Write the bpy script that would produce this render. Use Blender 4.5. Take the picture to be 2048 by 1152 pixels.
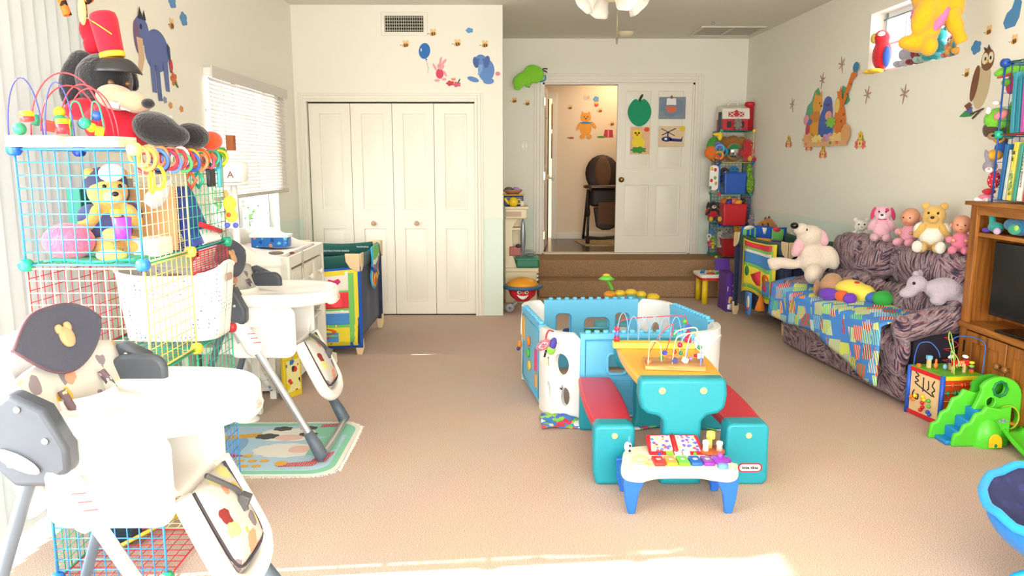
import bpy, bmesh, math, random
from mathutils import Vector, Matrix, Euler, noise
from mathutils.geometry import delaunay_2d_cdt
PI = math.pi; V = Vector
random.seed(7)
for _o in list(bpy.data.objects): bpy.data.objects.remove(_o)
S = bpy.context.scene
COL = S.collection
# ---------------------------------------------------------------- camera
CAMH = 1.45
PITCH = math.radians(9.257); YAW = math.radians(0.514)
cd = bpy.data.cameras.new('camera'); cam = bpy.data.objects.new('camera', cd); COL.objects.link(cam)
cam.location = (0, 0, CAMH); cam.rotation_euler = (PI/2 - PITCH, 0, -YAW)
cd.sensor_width = 36; cd.lens = 1540/2048*36; cd.clip_end = 200; cd.clip_start = .05
S.camera = cam
# ---------------------------------------------------------------- colour management, world, sun, daylight
S.view_settings.view_transform = 'Standard'; S.view_settings.look = 'None'
S.view_settings.exposure = 0.66; S.view_settings.gamma = 1; S.view_settings.use_curve_mapping = False
w = bpy.data.worlds.new('sky'); S.world = w; w.use_nodes = True
nt = w.node_tree; nt.nodes.clear()
bg = nt.nodes.new('ShaderNodeBackground'); wo = nt.nodes.new('ShaderNodeOutputWorld')
bg.inputs[0].default_value = (.86, .93, 1, 1); bg.inputs[1].default_value = 2.6
nt.links.new(bg.outputs[0], wo.inputs[0])
SUN_DIR = Vector((.995, .088, -.665)).normalized()
sd = bpy.data.lights.new('sun', 'SUN'); sun = bpy.data.objects.new('sun', sd); COL.objects.link(sun)
sun.location = (-6, 0, 5); sun.rotation_euler = SUN_DIR.to_track_quat('-Z', 'Y').to_euler()
sd.energy = 10; sd.angle = math.radians(.6); sd.color = (1, .96, .9)
def area(name, loc, direction, sx, sy, power, color=(1, 1, 1)):
    d = bpy.data.lights.new(name, 'AREA'); o = bpy.data.objects.new(name, d); COL.objects.link(o)
    d.shape = 'RECTANGLE'; d.size = sx; d.size_y = sy; d.energy = power; d.color = color
    o.location = loc; o.rotation_euler = Vector(direction).to_track_quat('-Z', 'Y').to_euler()
    return o
area('daylight_patio_door', (-2.12, .9, 1.15), (1, .12, -.05), 2.1, 2.9, 130, (.93, .97, 1))
area('rear_fill_light', (.6, -2.45, 1.5), (0, 1, .05), 3.6, 1.9, 195, (.97, .99, 1))  # added fill behind the camera; the rear wall has no window
area('daylight_blind_window', (-2.2, 5.95, 1.5), (1, 0, 0), 1.6, 1.2, 30, (.97, .99, 1))
area('daylight_right_window', (3.2, 5.5, 2.4), (-1, 0, -.1), 1.1, .4, 14, (.93, .97, 1))
area('hall_ceiling_lamp', (1.6, 10.5, 2.75), (0, 0, -1), .5, .5, 9, (1, .74, .48))
# ---------------------------------------------------------------- helpers
_f = Vector((math.sin(YAW)*math.cos(PITCH), math.cos(YAW)*math.cos(PITCH), -math.sin(PITCH)))
_r = Vector((math.cos(YAW), -math.sin(YAW), 0)); _u = _r.cross(_f)
def _ray(x, y): return _f + _r*((x-1024)/1540) - _u*((y-576)/1540)
def PY(x, y, Y): d = _ray(x, y); return Vector((0, 0, CAMH)) + d*(Y/d.y)
def PX(x, y, X): d = _ray(x, y); return Vector((0, 0, CAMH)) + d*(X/d.x)
def PZ(x, y, Z=0.): d = _ray(x, y); return Vector((0, 0, CAMH)) + d*((Z-CAMH)/d.z)
def lin(h):
    if isinstance(h, (tuple, list)): return (*h, 1) if len(h) == 3 else tuple(h)
    h = h.lstrip('#'); c = [int(h[i:i+2], 16)/255 for i in (0, 2, 4)]
    return tuple([(x/12.92 if x <= .04045 else ((x+.055)/1.055)**2.4) for x in c] + [1])
_mats = {}
def mat(h, rough=.5, metal=0, bump=0, bscale=60, sheen=0, trans=0, alpha=1, emit=0, var=0):
    key = (h, rough, metal, bump, bscale, sheen, trans, alpha, emit, var)
    if key in _mats: return _mats[key]
    m = bpy.data.materials.new('m_'+str(h)); m.use_nodes = True; n = m.node_tree; b = n.nodes['Principled BSDF']
    b.inputs['Base Color'].default_value = lin(h); b.inputs['Roughness'].default_value = rough
    b.inputs['Metallic'].default_value = metal
    if sheen: b.inputs['Sheen Weight'].default_value = sheen
    if trans: b.inputs['Transmission Weight'].default_value = trans; b.inputs['IOR'].default_value = 1.2
    if alpha < 1: b.inputs['Alpha'].default_value = alpha
    if emit: b.inputs['Emission Color'].default_value = lin(h); b.inputs['Emission Strength'].default_value = emit
    tc = n.nodes.new('ShaderNodeTexCoord')
    if bump or var:
        nz = n.nodes.new('ShaderNodeTexNoise'); nz.inputs['Scale'].default_value = bscale; nz.inputs['Detail'].default_value = 3
        n.links.new(tc.outputs['Object'], nz.inputs['Vector'])
        if bump:
            bp = n.nodes.new('ShaderNodeBump'); bp.inputs['Strength'].default_value = min(1, bump); bp.inputs['Distance'].default_value = .006
            n.links.new(nz.outputs['Fac'], bp.inputs['Height']); n.links.new(bp.outputs[0], b.inputs['Normal'])
        if var:
            c = lin(h); mx = n.nodes.new('ShaderNodeMix'); mx.data_type = 'RGBA'
            mx.inputs[6].default_value = tuple([x*(1-var) for x in c[:3]]+[1]); mx.inputs[7].default_value = tuple([min(1, x*(1+var)) for x in c[:3]]+[1])
            n.links.new(nz.outputs['Fac'], mx.inputs[0]); n.links.new(mx.outputs[2], b.inputs['Base Color'])
    _mats[key] = m; return m
def fur(h): return mat(h, .95, 0, .9, 90, .35, 0, 1, 0, .18)
def cloth(h): return mat(h, .9, 0, .35, 220, .15)
def plas(h): return mat(h, .32)
def cells(name, base, cols, scale, thr, extra=None, metric='EUCLIDEAN', rough=.85, rnd=1.0):
    """cloth printed with scattered spots, one colour per spot"""
    m = bpy.data.materials.new(name); m.use_nodes = True; n = m.node_tree; b = n.nodes['Principled BSDF']; b.inputs['Roughness'].default_value = rough
    tc = n.nodes.new('ShaderNodeTexCoord'); vo = n.nodes.new('ShaderNodeTexVoronoi'); vo.distance = metric
    vo.inputs['Scale'].default_value = scale; vo.inputs['Randomness'].default_value = rnd
    nz = n.nodes.new('ShaderNodeTexNoise'); nz.inputs['Scale'].default_value = scale*1.3; mx = n.nodes.new('ShaderNodeMix'); mx.data_type = 'RGBA'; mx.blend_type = 'LINEAR_LIGHT'; mx.inputs[0].default_value = .35/scale
    n.links.new(tc.outputs['Object'], nz.inputs['Vector']); n.links.new(tc.outputs['Object'], mx.inputs[6]); n.links.new(nz.outputs['Color'], mx.inputs[7])
    n.links.new(mx.outputs[2], vo.inputs['Vector'])
    sp = n.nodes.new('ShaderNodeSeparateColor'); n.links.new(vo.outputs['Color'], sp.inputs[0])
    cr = n.nodes.new('ShaderNodeValToRGB'); cr.color_ramp.interpolation = 'CONSTANT'
    e = cr.color_ramp.elements
    while len(e) < len(cols): e.new(.5)
    for i, c in enumerate(cols): e[i].position = i/len(cols); e[i].color = lin(c)
    n.links.new(sp.outputs[0], cr.inputs[0])
    lt = n.nodes.new('ShaderNodeMath'); lt.operation = 'LESS_THAN'; lt.inputs[1].default_value = thr; n.links.new(vo.outputs['Distance'], lt.inputs[0])
    m2 = n.nodes.new('ShaderNodeMix'); m2.data_type = 'RGBA'; m2.inputs[6].default_value = lin(base)
    n.links.new(lt.outputs[0], m2.inputs[0]); n.links.new(cr.outputs[0], m2.inputs[7])
    n.links.new(m2.outputs[2], b.inputs['Base Color'])
    if extra: extra(n, m2, b, tc, sp)
    return m
class MB:
    def __init__(s): s.v = []; s.f = []; s.m = []; s.s = []; s.mi = 0
    def add(s, vs, fs, smooth=True, mi=None):
        o = len(s.v); s.v += [Vector(p) for p in vs]
        for f in fs: s.f.append([o+i for i in f]); s.m.append(s.mi if mi is None else mi); s.s.append(smooth)
        return s
    def box(s, c, d, rot=None, mi=None, taper=1):
        c = Vector(c); h = Vector(d)/2; R = Euler(rot).to_matrix() if rot else Matrix.Identity(3)
        vs = []
        for x, y, z in ((-1,-1,-1),(1,-1,-1),(1,1,-1),(-1,1,-1),(-1,-1,1),(1,-1,1),(1,1,1),(-1,1,1)):
            k = taper if z > 0 else 1
            vs.append(c + R @ Vector((x*h.x*k, y*h.y*k, z*h.z)))
        return s.add(vs, [(3,2,1,0),(4,5,6,7),(0,1,5,4),(1,2,6,5),(2,3,7,6),(3,0,4,7)], False, mi)
    def bb(s, a, b, mi=None):
        a = Vector(a); b = Vector(b); return s.box((a+b)/2, [abs(q) for q in (b-a)], None, mi)
    def ell(s, c, r, rot=None, seg=16, mi=None):
        if isinstance(r, (int, float)): r = (r, r, r)
        c = Vector(c); R = Euler(rot).to_matrix() if rot else Matrix.Identity(3); n = seg; k = max(4, seg//2)
        vs = [c + R @ Vector((0, 0, r[2]))]
        for i in range(1, k):
            t = PI*i/k
            for j in range(n):
                a = 2*PI*j/n; vs.append(c + R @ Vector((r[0]*math.sin(t)*math.cos(a), r[1]*math.sin(t)*math.sin(a), r[2]*math.cos(t))))
        vs.append(c - R @ Vector((0, 0, r[2]))); L = len(vs)-1; fs = []
        for j in range(n): fs.append((0, 1+j, 1+(j+1) % n)); fs.append((L, L-n+(j+1) % n, L-n+j))
        for i in range(k-2):
            for j in range(n): a = 1+i*n; fs.append((a+j, a+n+j, a+n+(j+1) % n, a+(j+1) % n))
        return s.add(vs, fs, True, mi)
    def tube(s, pts, r, n=8, closed=False, mi=None, cap=True):
        pts = [Vector(p) for p in pts]; N = len(pts); rr = r if isinstance(r, (list, tuple)) else [r]*N
        vs = []; up = None
        for i, p in enumerate(pts):
            if closed: t = pts[(i+1) % N]-pts[i-1]
            else: t = pts[min(i+1, N-1)]-pts[max(i-1, 0)]
            t = t.normalized() if t.length > 1e-9 else Vector((0, 0, 1))
            if up is None: up = Vector((0, 0, 1)) if abs(t.z) < .9 else Vector((1, 0, 0))
            a = t.cross(up); a = a.normalized() if a.length > 1e-6 else Vector((1, 0, 0)); b = a.cross(t); up = b
            for j in range(n): q = 2*PI*j/n; vs.append(p + (a*math.cos(q)+b*math.sin(q))*rr[i])
        fs = []
        for i in range(N if closed else N-1):
            i2 = (i+1) % N
            for j in range(n): fs.append((i*n+j, i*n+(j+1) % n, i2*n+(j+1) % n, i2*n+j))
        s.add(vs, fs, True, mi)
        if cap and not closed:
            o = len(s.v)-len(vs); s.f.append([o+j for j in range(n)][::-1]); s.m.append(s.mi if mi is None else mi); s.s.append(False)
            s.f.append([o+(N-1)*n+j for j in range(n)]); s.m.append(s.mi if mi is None else mi); s.s.append(False)
        return s
    def cyl(s, a, b, r, n=16, r2=None, mi=None): return s.tube([a, b], [r, r if r2 is None else r2], n, False, mi)
    def torus(s, c, R, r, axis=(0, 0, 1), n=20, k=8, mi=None, sq=1):
        q = Vector(axis).to_track_quat('Z', 'Y').to_matrix(); c = Vector(c)
        return s.tube([c + q @ Vector((R*math.cos(2*PI*i/n), sq*R*math.sin(2*PI*i/n), 0)) for i in range(n)], r, k, True, mi)
    def lathe(s, prof, c=(0, 0, 0), n=24, axis=(0, 0, 1), mi=None, sx=1, sy=1):
        q = Vector(axis).to_track_quat('Z', 'Y').to_matrix(); c = Vector(c); vs = []; fs = []
        for r, z in prof:
            for j in range(n): a = 2*PI*j/n; vs.append(c + q @ Vector((sx*r*math.cos(a), sy*r*math.sin(a), z)))
        for i in range(len(prof)-1):
            for j in range(n): fs.append((i*n+j, i*n+(j+1) % n, (i+1)*n+(j+1) % n, (i+1)*n+j))
        fs.append(tuple(range(n))[::-1]); fs.append(tuple((len(prof)-1)*n+j for j in range(n)))
        return s.add(vs, fs, True, mi)
    def prism(s, pts, w0, w1, mp=None, mi=None, smooth=False):
        """outline pts (u,v) extruded w0..w1; mp maps (u,v,w) to a point"""
        mp = mp or (lambda u, v, w: Vector((u, v, w))); n = len(pts)
        vs = [mp(u, v, w0) for u, v in pts]+[mp(u, v, w1) for u, v in pts]
        fs = [tuple(range(n))[::-1], tuple(range(n, 2*n))]+[(i, (i+1) % n, n+(i+1) % n, n+i) for i in range(n)]
        return s.add(vs, fs, smooth, mi)
    def holed(s, outer, holes, w0, w1, mp, mi=None, step=.05):
        """panel with openings, cut from its outline and bent by mp"""
        vs = []; es = []
        def loop(L):
            o = len(vs); out = []
            for i in range(len(L)):
                a = Vector(L[i]); b = Vector(L[(i+1) % len(L)]); k = max(1, int((b-a).length/step))
                for j in range(k): out.append(a.lerp(b, j/k))
            vs.extend(out); n = len(out); es.extend([(o+i, o+(i+1) % n) for i in range(n)]); return out
        lo = loop(outer); lh = [loop(h) for h in holes]
        def inside(p, L):
            c = False; j = len(L)-1
            for i in range(len(L)):
                if (L[i].y > p.y) != (L[j].y > p.y) and p.x < (L[j].x-L[i].x)*(p.y-L[i].y)/(L[j].y-L[i].y)+L[i].x: c = not c
                j = i
            return c
        x0 = min(p.x for p in lo); x1 = max(p.x for p in lo); y0 = min(p.y for p in lo); y1 = max(p.y for p in lo)
        nx = int((x1-x0)/step); ny = int((y1-y0)/step)
        for i in range(1, nx):
            for j in range(1, ny):
                p = Vector((x0+i*(x1-x0)/nx, y0+j*(y1-y0)/ny))
                if inside(p, lo) and not any(inside(p, h) for h in lh): vs.append(p)
        V, E, F, _, _, _ = delaunay_2d_cdt(vs, es, [], 0, 1e-5)
        n = len(V); keep = []
        for f in F:
            c = sum((V[i] for i in f), Vector((0, 0)))/len(f)
            if inside(c, lo) and not any(inside(c, h) for h in lh): keep.append(tuple(f))
        pts = [mp(p.x, p.y, w0) for p in V]+[mp(p.x, p.y, w1) for p in V]
        cnt = {}
        for f in keep:
            for i in range(len(f)):
                e = (f[i], f[(i+1) % len(f)]); cnt[tuple(sorted(e))] = cnt.get(tuple(sorted(e)), [])+[e]
        fs = [f[::-1] for f in keep]+[tuple(i+n for i in f) for f in keep]
        for k, l in cnt.items():
            if len(l) == 1: a, b = l[0]; fs.append((a, b, b+n, a+n))
        return s.add(pts, fs, False, mi)
    def surf(s, fn, nu, nv, smooth=True, mi=None, cu=False):
        vs = [fn(i/nu, j/nv) for i in range(nu+1) for j in range(nv+1)]
        fs = [(i*(nv+1)+j, (i+1)*(nv+1)+j, (i+1)*(nv+1)+j+1, i*(nv+1)+j+1) for i in range(nu) for j in range(nv)]
        return s.add(vs, fs, smooth, mi)
    def xf(s, M):
        s.v = [M @ p for p in s.v]; return s
def wloc(o):
    p = Vector((0, 0, 0))
    while o: p += Vector(o.location); o = o.parent
    return p
def link(name, mb, mats, parent=None, w=False, bevel=0, sub=0, remesh=0, thick=0, seg=2):
    me = bpy.data.meshes.new(name)
    off = wloc(parent) if (w and parent) else Vector((0, 0, 0))
    me.from_pydata([tuple(p-off) for p in mb.v], [], mb.f)
    for m in (mats if isinstance(mats, (list, tuple)) else [mats]): me.materials.append(m)
    me.polygons.foreach_set('material_index', mb.m); me.polygons.foreach_set('use_smooth', mb.s)
    bm = bmesh.new(); bm.from_mesh(me); bmesh.ops.recalc_face_normals(bm, faces=bm.faces); bm.to_mesh(me); bm.free()
    o = bpy.data.objects.new(name, me); COL.objects.link(o)
    if parent: o.parent = parent
    if thick: q = o.modifiers.new('thick', 'SOLIDIFY'); q.thickness = thick; q.offset = 0
    if remesh:
        q = o.modifiers.new('remesh', 'REMESH'); q.mode = 'VOXEL'; q.voxel_size = remesh; q.use_smooth_shade = True
        q = o.modifiers.new('smooth', 'SMOOTH'); q.iterations = 6; q.factor = .6
    if bevel: q = o.modifiers.new('bevel', 'BEVEL'); q.width = bevel; q.segments = seg; q.limit_method = 'ANGLE'; q.angle_limit = math.radians(40)
    if sub: q = o.modifiers.new('sub', 'SUBSURF'); q.levels = sub; q.render_levels = sub
    if bevel or sub:
        for p in me.polygons: p.use_smooth = True
        if bevel and not sub: me.set_sharp_from_angle(angle=math.radians(50)) if hasattr(me, 'set_sharp_from_angle') else None
    return o
def tag(o, label, cat, group=None):
    o['label'] = label; o['category'] = cat
    if group: o['group'] = group
    return o
def thing(name, label, cat, loc=(0, 0, 0), rz=0, group=None, scale=1):
    o = bpy.data.objects.new(name, None); COL.objects.link(o); o.location = loc; o.rotation_euler = (0, 0, rz)
    if scale != 1: o.scale = (scale,)*3
    o.empty_display_size = .05
    return tag(o, label, cat, group)
def single(name, mb, mats, label, cat, group=None, **k):
    """a thing that is one mesh, origin at its base"""
    c = sum(mb.v, Vector((0, 0, 0)))/len(mb.v); c.z = min(p.z for p in mb.v)
    mb.v = [p-c for p in mb.v]; o = link(name, mb, mats, **k); o.location = c
    return tag(o, label, cat, group)
def struct(name, mb, mats, parent=None, **k):
    o = link(name, mb, mats, parent, **k)
    if not parent: o['kind'] = 'structure'
    return o
def copytree(o, parent=None):
    c = o.copy(); COL.objects.link(c)
    if parent: c.parent = parent
    for ch in list(o.children): copytree(ch, c)
    return c
def dup(root, loc=None, rz=None, label=None):
    c = copytree(root)
    if loc is not None: c.location = loc
    if rz is not None: c.rotation_euler = (0, 0, rz)
    if label: c['label'] = label
    return c
def text(body, size, m, M, parent, name='lettering', depth=.0006, bold=0):
    cu = bpy.data.curves.new('t', 'FONT'); cu.body = body; cu.size = size; cu.extrude = depth; cu.align_x = 'CENTER'; cu.align_y = 'CENTER'; cu.offset = bold; cu.space_line = .85
    t = bpy.data.objects.new('t', cu); COL.objects.link(t)
    bpy.context.view_layer.update()
    me = bpy.data.meshes.new_from_object(t.evaluated_get(bpy.context.evaluated_depsgraph_get())); bpy.data.objects.remove(t)
    me.transform(M); me.materials.clear(); me.materials.append(m)
    o = bpy.data.objects.new(name, me); COL.objects.link(o); o.parent = parent
    return o
def rrect(x0, y0, x1, y1, r, n=5):
    out = []
    for cx, cy, a in ((x1-r, y0+r, -90), (x1-r, y1-r, 0), (x0+r, y1-r, 90), (x0+r, y0+r, 180)):
        for i in range(n+1): t = math.radians(a+90*i/n); out.append((cx+r*math.cos(t), cy+r*math.sin(t)))
    return out
def oval(cx, cy, rx, ry, n=20, rot=0):
    return [(cx+rx*math.cos(2*PI*i/n)*math.cos(rot)-ry*math.sin(2*PI*i/n)*math.sin(rot), cy+rx*math.cos(2*PI*i/n)*math.sin(rot)+ry*math.sin(2*PI*i/n)*math.cos(rot)) for i in range(n)]
def blobp(cx, cy, rx, ry, k=6, amp=.15, n=36, ph=0):
    return [(cx+rx*(1+amp*(1.8*abs(math.sin(k*t/2+ph))-1))*math.cos(t), cy+ry*(1+amp*(1.8*abs(math.sin(k*t/2+ph))-1))*math.sin(t)) for t in [2*PI*i/n for i in range(n)]]
def arc(p0, p1, h, n=16, up=(0, 0, 1)):
    p0 = Vector(p0); p1 = Vector(p1); up = Vector(up)
    return [p0.lerp(p1, .5-.5*math.cos(PI*i/n)) + up*(h*math.sin(PI*i/n)) for i in range(n+1)]
def spline(pts, k=6):
    pts = [Vector(p) for p in pts]; out = []
    for i in range(len(pts)-1):
        a = pts[max(i-1, 0)]; b = pts[i]; c = pts[i+1]; d = pts[min(i+2, len(pts)-1)]
        for j in range(k):
            t = j/k; out.append(.5*((2*b)+(c-a)*t+(2*a-5*b+4*c-d)*t*t+(3*b-a-3*c+d)*t**3))
    out.append(pts[-1]); return out
# ---------------------------------------------------------------- the room
CEIL = 2.85; XL = -1.93; YC = 7.26; YB = 9.15
def XR(y): return 2.8 + .03*(9.15-y)
def wallmat(name, base, low=None, zlow=.94):
    m = bpy.data.materials.new(name); m.use_nodes = True; n = m.node_tree; b = n.nodes['Principled BSDF']; b.inputs['Roughness'].default_value = .75
    tc = n.nodes.new('ShaderNodeTexCoord'); nz = n.nodes.new('ShaderNodeTexNoise'); nz.inputs['Scale'].default_value = 45; nz.inputs['Detail'].default_value = 4
    n.links.new(tc.outputs['Object'], nz.inputs['Vector'])
    bp = n.nodes.new('ShaderNodeBump'); bp.inputs['Strength'].default_value = .12; bp.inputs['Distance'].default_value = .004
    n.links.new(nz.outputs['Fac'], bp.inputs['Height']); n.links.new(bp.outputs[0], b.inputs['Normal'])
    b.inputs['Base Color'].default_value = lin(base)
    if low:
        sx = n.nodes.new('ShaderNodeSeparateXYZ'); n.links.new(tc.outputs['Object'], sx.inputs[0])
        lt = n.nodes.new('ShaderNodeMath'); lt.operation = 'LESS_THAN'; lt.inputs[1].default_value = zlow; n.links.new(sx.outputs[2], lt.inputs[0])
        mx = n.nodes.new('ShaderNodeMix'); mx.data_type = 'RGBA'; mx.inputs[6].default_value = lin(base); mx.inputs[7].default_value = lin(low)
        n.links.new(lt.outputs[0], mx.inputs[0]); n.links.new(mx.outputs[2], b.inputs['Base Color'])
    return m
WALL = wallmat('wall_paint', '#f2eee0', '#e2eee0')
CEILM = wallmat('ceiling_paint', '#e9e5d8')
HALLM = wallmat('hall_paint', '#f2dfc4')
WTRIM = mat('#efe9db', .45)
DOORM = mat('#f2ecdd', .4)
def carpet(name, c1, c2, c3):
    m = bpy.data.materials.new(name); m.use_nodes = True; n = m.node_tree; b = n.nodes['Principled BSDF']; b.inputs['Roughness'].default_value = 1; b.inputs['Specular IOR Level'].default_value = .1
    tc = n.nodes.new('ShaderNodeTexCoord')
    a = n.nodes.new('ShaderNodeTexNoise'); a.inputs['Scale'].default_value = 230; a.inputs['Detail'].default_value = 2
    mp = n.nodes.new('ShaderNodeMapping'); mp.inputs['Scale'].default_value = (1, 2.2, 1)
    n.links.new(tc.outputs['Object'], mp.inputs[0]); n.links.new(mp.outputs[0], a.inputs['Vector'])
    d = n.nodes.new('ShaderNodeTexNoise'); d.inputs['Scale'].default_value = 2.2; d.inputs['Detail'].default_value = 3; n.links.new(tc.outputs['Object'], d.inputs['Vector'])
    cr = n.nodes.new('ShaderNodeValToRGB'); e = cr.color_ramp.elements; e[0].position = .34; e[0].color = lin(c1); e[1].position = .66; e[1].color = lin(c3); e.new(.5).color = lin(c2)
    n.links.new(a.outputs['Fac'], cr.inputs[0])
    mx = n.nodes.new('ShaderNodeMix'); mx.data_type = 'RGBA'; mx.blend_type = 'MULTIPLY'; mx.inputs[0].default_value = .16
    n.links.new(cr.outputs[0], mx.inputs[6]); n.links.new(d.outputs['Color'], mx.inputs[7]); n.links.new(mx.outputs[2], b.inputs['Base Color'])
    bp = n.nodes.new('ShaderNodeBump'); bp.inputs['Strength'].default_value = .35; bp.inputs['Distance'].default_value = .002; n.links.new(a.outputs['Fac'], bp.inputs['Height']); n.links.new(bp.outputs[0], b.inputs['Normal'])
    return m
CARPET = carpet('carpet', '#a3856f', '#d3b7a4', '#f6e6da')
def wood(name, c1, c2, scale=1, axis=2, rough=.45):
    m = bpy.data.materials.new(name); m.use_nodes = True; n = m.node_tree; b = n.nodes['Principled BSDF']; b.inputs['Roughness'].default_value = rough
    tc = n.nodes.new('ShaderNodeTexCoord'); mp = n.nodes.new('ShaderNodeMapping'); sc = [14*scale]*3; sc[axis] = 1.2*scale; mp.inputs['Scale'].default_value = sc
    nz = n.nodes.new('ShaderNodeTexNoise'); nz.inputs['Scale'].default_value = 2.2; nz.inputs['Detail'].default_value = 6; nz.inputs['Distortion'].default_value = .6
    n.links.new(tc.outputs['Object'], mp.inputs[0]); n.links.new(mp.outputs[0], nz.inputs['Vector'])
    cr = n.nodes.new('ShaderNodeValToRGB'); e = cr.color_ramp.elements; e[0].position = .3; e[0].color = lin(c1); e[1].position = .7; e[1].color = lin(c2)
    n.links.new(nz.outputs['Fac'], cr.inputs[0]); n.links.new(cr.outputs[0], b.inputs['Base Color'])
    return m
struct('floor', MB().bb((XL-.6, -2.6, -.12), (3.5, 9.3, 0)), CARPET)
struct('ceiling', MB().bb((XL-.3, -2.6, CEIL), (3.5, YB+.1, CEIL+.1)), CEILM)
# left wall: patio door opening Y .1..2.42, blind window Y 5.1..6.62
T = .16
lw = MB()
for y0, y1, z0, z1 in ((-2.6, .1, 0, CEIL), (.1, 3.3, 2.1, CEIL), (3.3, 5.1, 0, CEIL), (5.1, 6.62, 0, .8), (5.1, 6.62, 2.05, CEIL), (6.62, YB+.3, 0, CEIL)):
    lw.bb((XL-T, y0, z0), (XL, y1, z1))
struct('wall_left', lw, WALL)
# right wall, slightly skewed, with the high window Y 4.95..6.12, z 2.12..2.55
rw = MB()
def rq(y0, y1, z0, z1):
    rw.add([(XR(y0), y0, z0), (XR(y1), y1, z0), (XR(y1)+T, y1, z0), (XR(y0)+T, y0, z0), (XR(y0), y0, z1), (XR(y1), y1, z1), (XR(y1)+T, y1, z1), (XR(y0)+T, y0, z1)],
           [(3,2,1,0),(4,5,6,7),(0,1,5,4),(1,2,6,5),(2,3,7,6),(3,0,4,7)], False)
a0 = PX(1908, 110, 2.91).y; WZ0 = 2.135; a1 = PX(1738, 100, 2.885).y; WZ1 = 2.60
for y0, y1, z0, z1 in ((-2.6, a0, 0, CEIL), (a0, a1, 0, WZ0), (a0, a1, WZ1, CEIL), (a1, YB+.3, 0, CEIL)): rq(y0, y1, z0, z1)
struct('wall_right', rw, WALL)
struct('wall_rear', MB().bb((XL-.3, -2.72, 0), (3.4, -2.6, CEIL)), WALL)
# closet wall with its opening, and its return to the back wall
cw = MB()
for x0, x1, z0, z1 in ((XL, -1.82, 0, CEIL), (-1.82, -.28, 2.0, CEIL), (-.28, -.02, 0, CEIL)): cw.bb((x0, YC, z0), (x1, YC+.12, z1))
cw.bb((-.14, YC+.12, 0), (-.02, YB+.1, CEIL))
cw.bb((-1.9, YC+.7, 0), (-.14, YC+.75, CEIL))
struct('wall_closet', cw, WALL)
# back wall with doorway X .44..2.2, z .37..2.37
bw = MB()
for x0, x1, z0, z1 in ((-.02, .44, 0, CEIL), (.44, 2.2, 2.36, CEIL), (2.2, 2.9, 0, CEIL)): bw.bb((x0, YB, z0), (x1, YB+.12, z1))
struct('wall_back', bw, WALL)
# two carpeted steps up to the hall
PLAT = .37
st = MB(); st.bb((.36, 8.22, 0), (3.0, 8.6, .185)); st.bb((.36, 8.56, 0), (3.0, YB, PLAT))
struct('steps', st, carpet('stair_carpet', '#8d6c50', '#ae8a67', '#c6a482'), bevel=.02, seg=4)
HF = wood('hall_wood_floor', '#3b2b20', '#5c4636', 1, 0, .25)
struct('floor_hall', MB().bb((-.3, YB+.12, PLAT-.1), (3.2, 11.2, PLAT)), HF)
hw = MB(); HB = 11.0
hw.bb((-.4, HB, 0), (-.02, HB+.1, 2.9)); hw.bb((.68, HB, 0), (3.2, HB+.1, 2.9)); hw.bb((-.02, HB, 2.38), (.68, HB+.1, 2.9)); hw.bb((2.95, YB+.12, 0), (3.05, HB, 2.9)); hw.bb((-.4, YB+.12, 0), (-.3, HB, 2.9))
hw.bb((.3, HB+.9, 0), (1.3, HB+1, 2.9))
struct('wall_hall', hw, HALLM)
struct('ceiling_hall', MB().bb((-.4, YB+.1, 2.86), (3.2, 12.1, 2.95)), HALLM)
struct('baseboard_hall', MB().bb((.74, HB-.015, PLAT), (2.95, HB, PLAT+.09)), WTRIM, bevel=.004)
# casings
def casing(x0, x1, z0, z1, y, wd=.09):
    """stepped door casing standing proud of the wall at y, seen from -Y"""
    m = MB()
    for a, b, t in ((0, .34, .026), (.34, .74, .018), (.74, 1, .012)):
        a *= wd; b *= wd
        m.bb((x0-b, y-t, z0), (x0-a, y, z1+b)); m.bb((x1+a, y-t, z0), (x1+b, y, z1+b)); m.bb((x0-a, y-t, z1+a), (x1+a, y, z1+b))
    return m
struct('trim_1', casing(-1.82, -.28, 0, 2.0, YC, .075), WTRIM, bevel=.003)
struct('trim_2', casing(.44, 2.2, PLAT, 2.36, YB, .1), WTRIM, bevel=.003)
struct('trim_3', casing(0, .66, PLAT, 2.33, HB, .07), WTRIM, bevel=.003)
jm = MB(); jm.bb((.44, YB, PLAT), (.46, YB+.13, 2.36)).bb((2.18, YB, PLAT), (2.2, YB+.13, 2.36)).bb((.44, YB, 2.34), (2.2, YB+.13, 2.36)).bb((.44, YB, PLAT), (2.2, YB+.13, PLAT+.012)).bb((.46, YB, .1), (2.18, YB+.12, PLAT))
struct('trim_4', jm, WTRIM)
DARK = mat('#16130f', .8)
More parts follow.
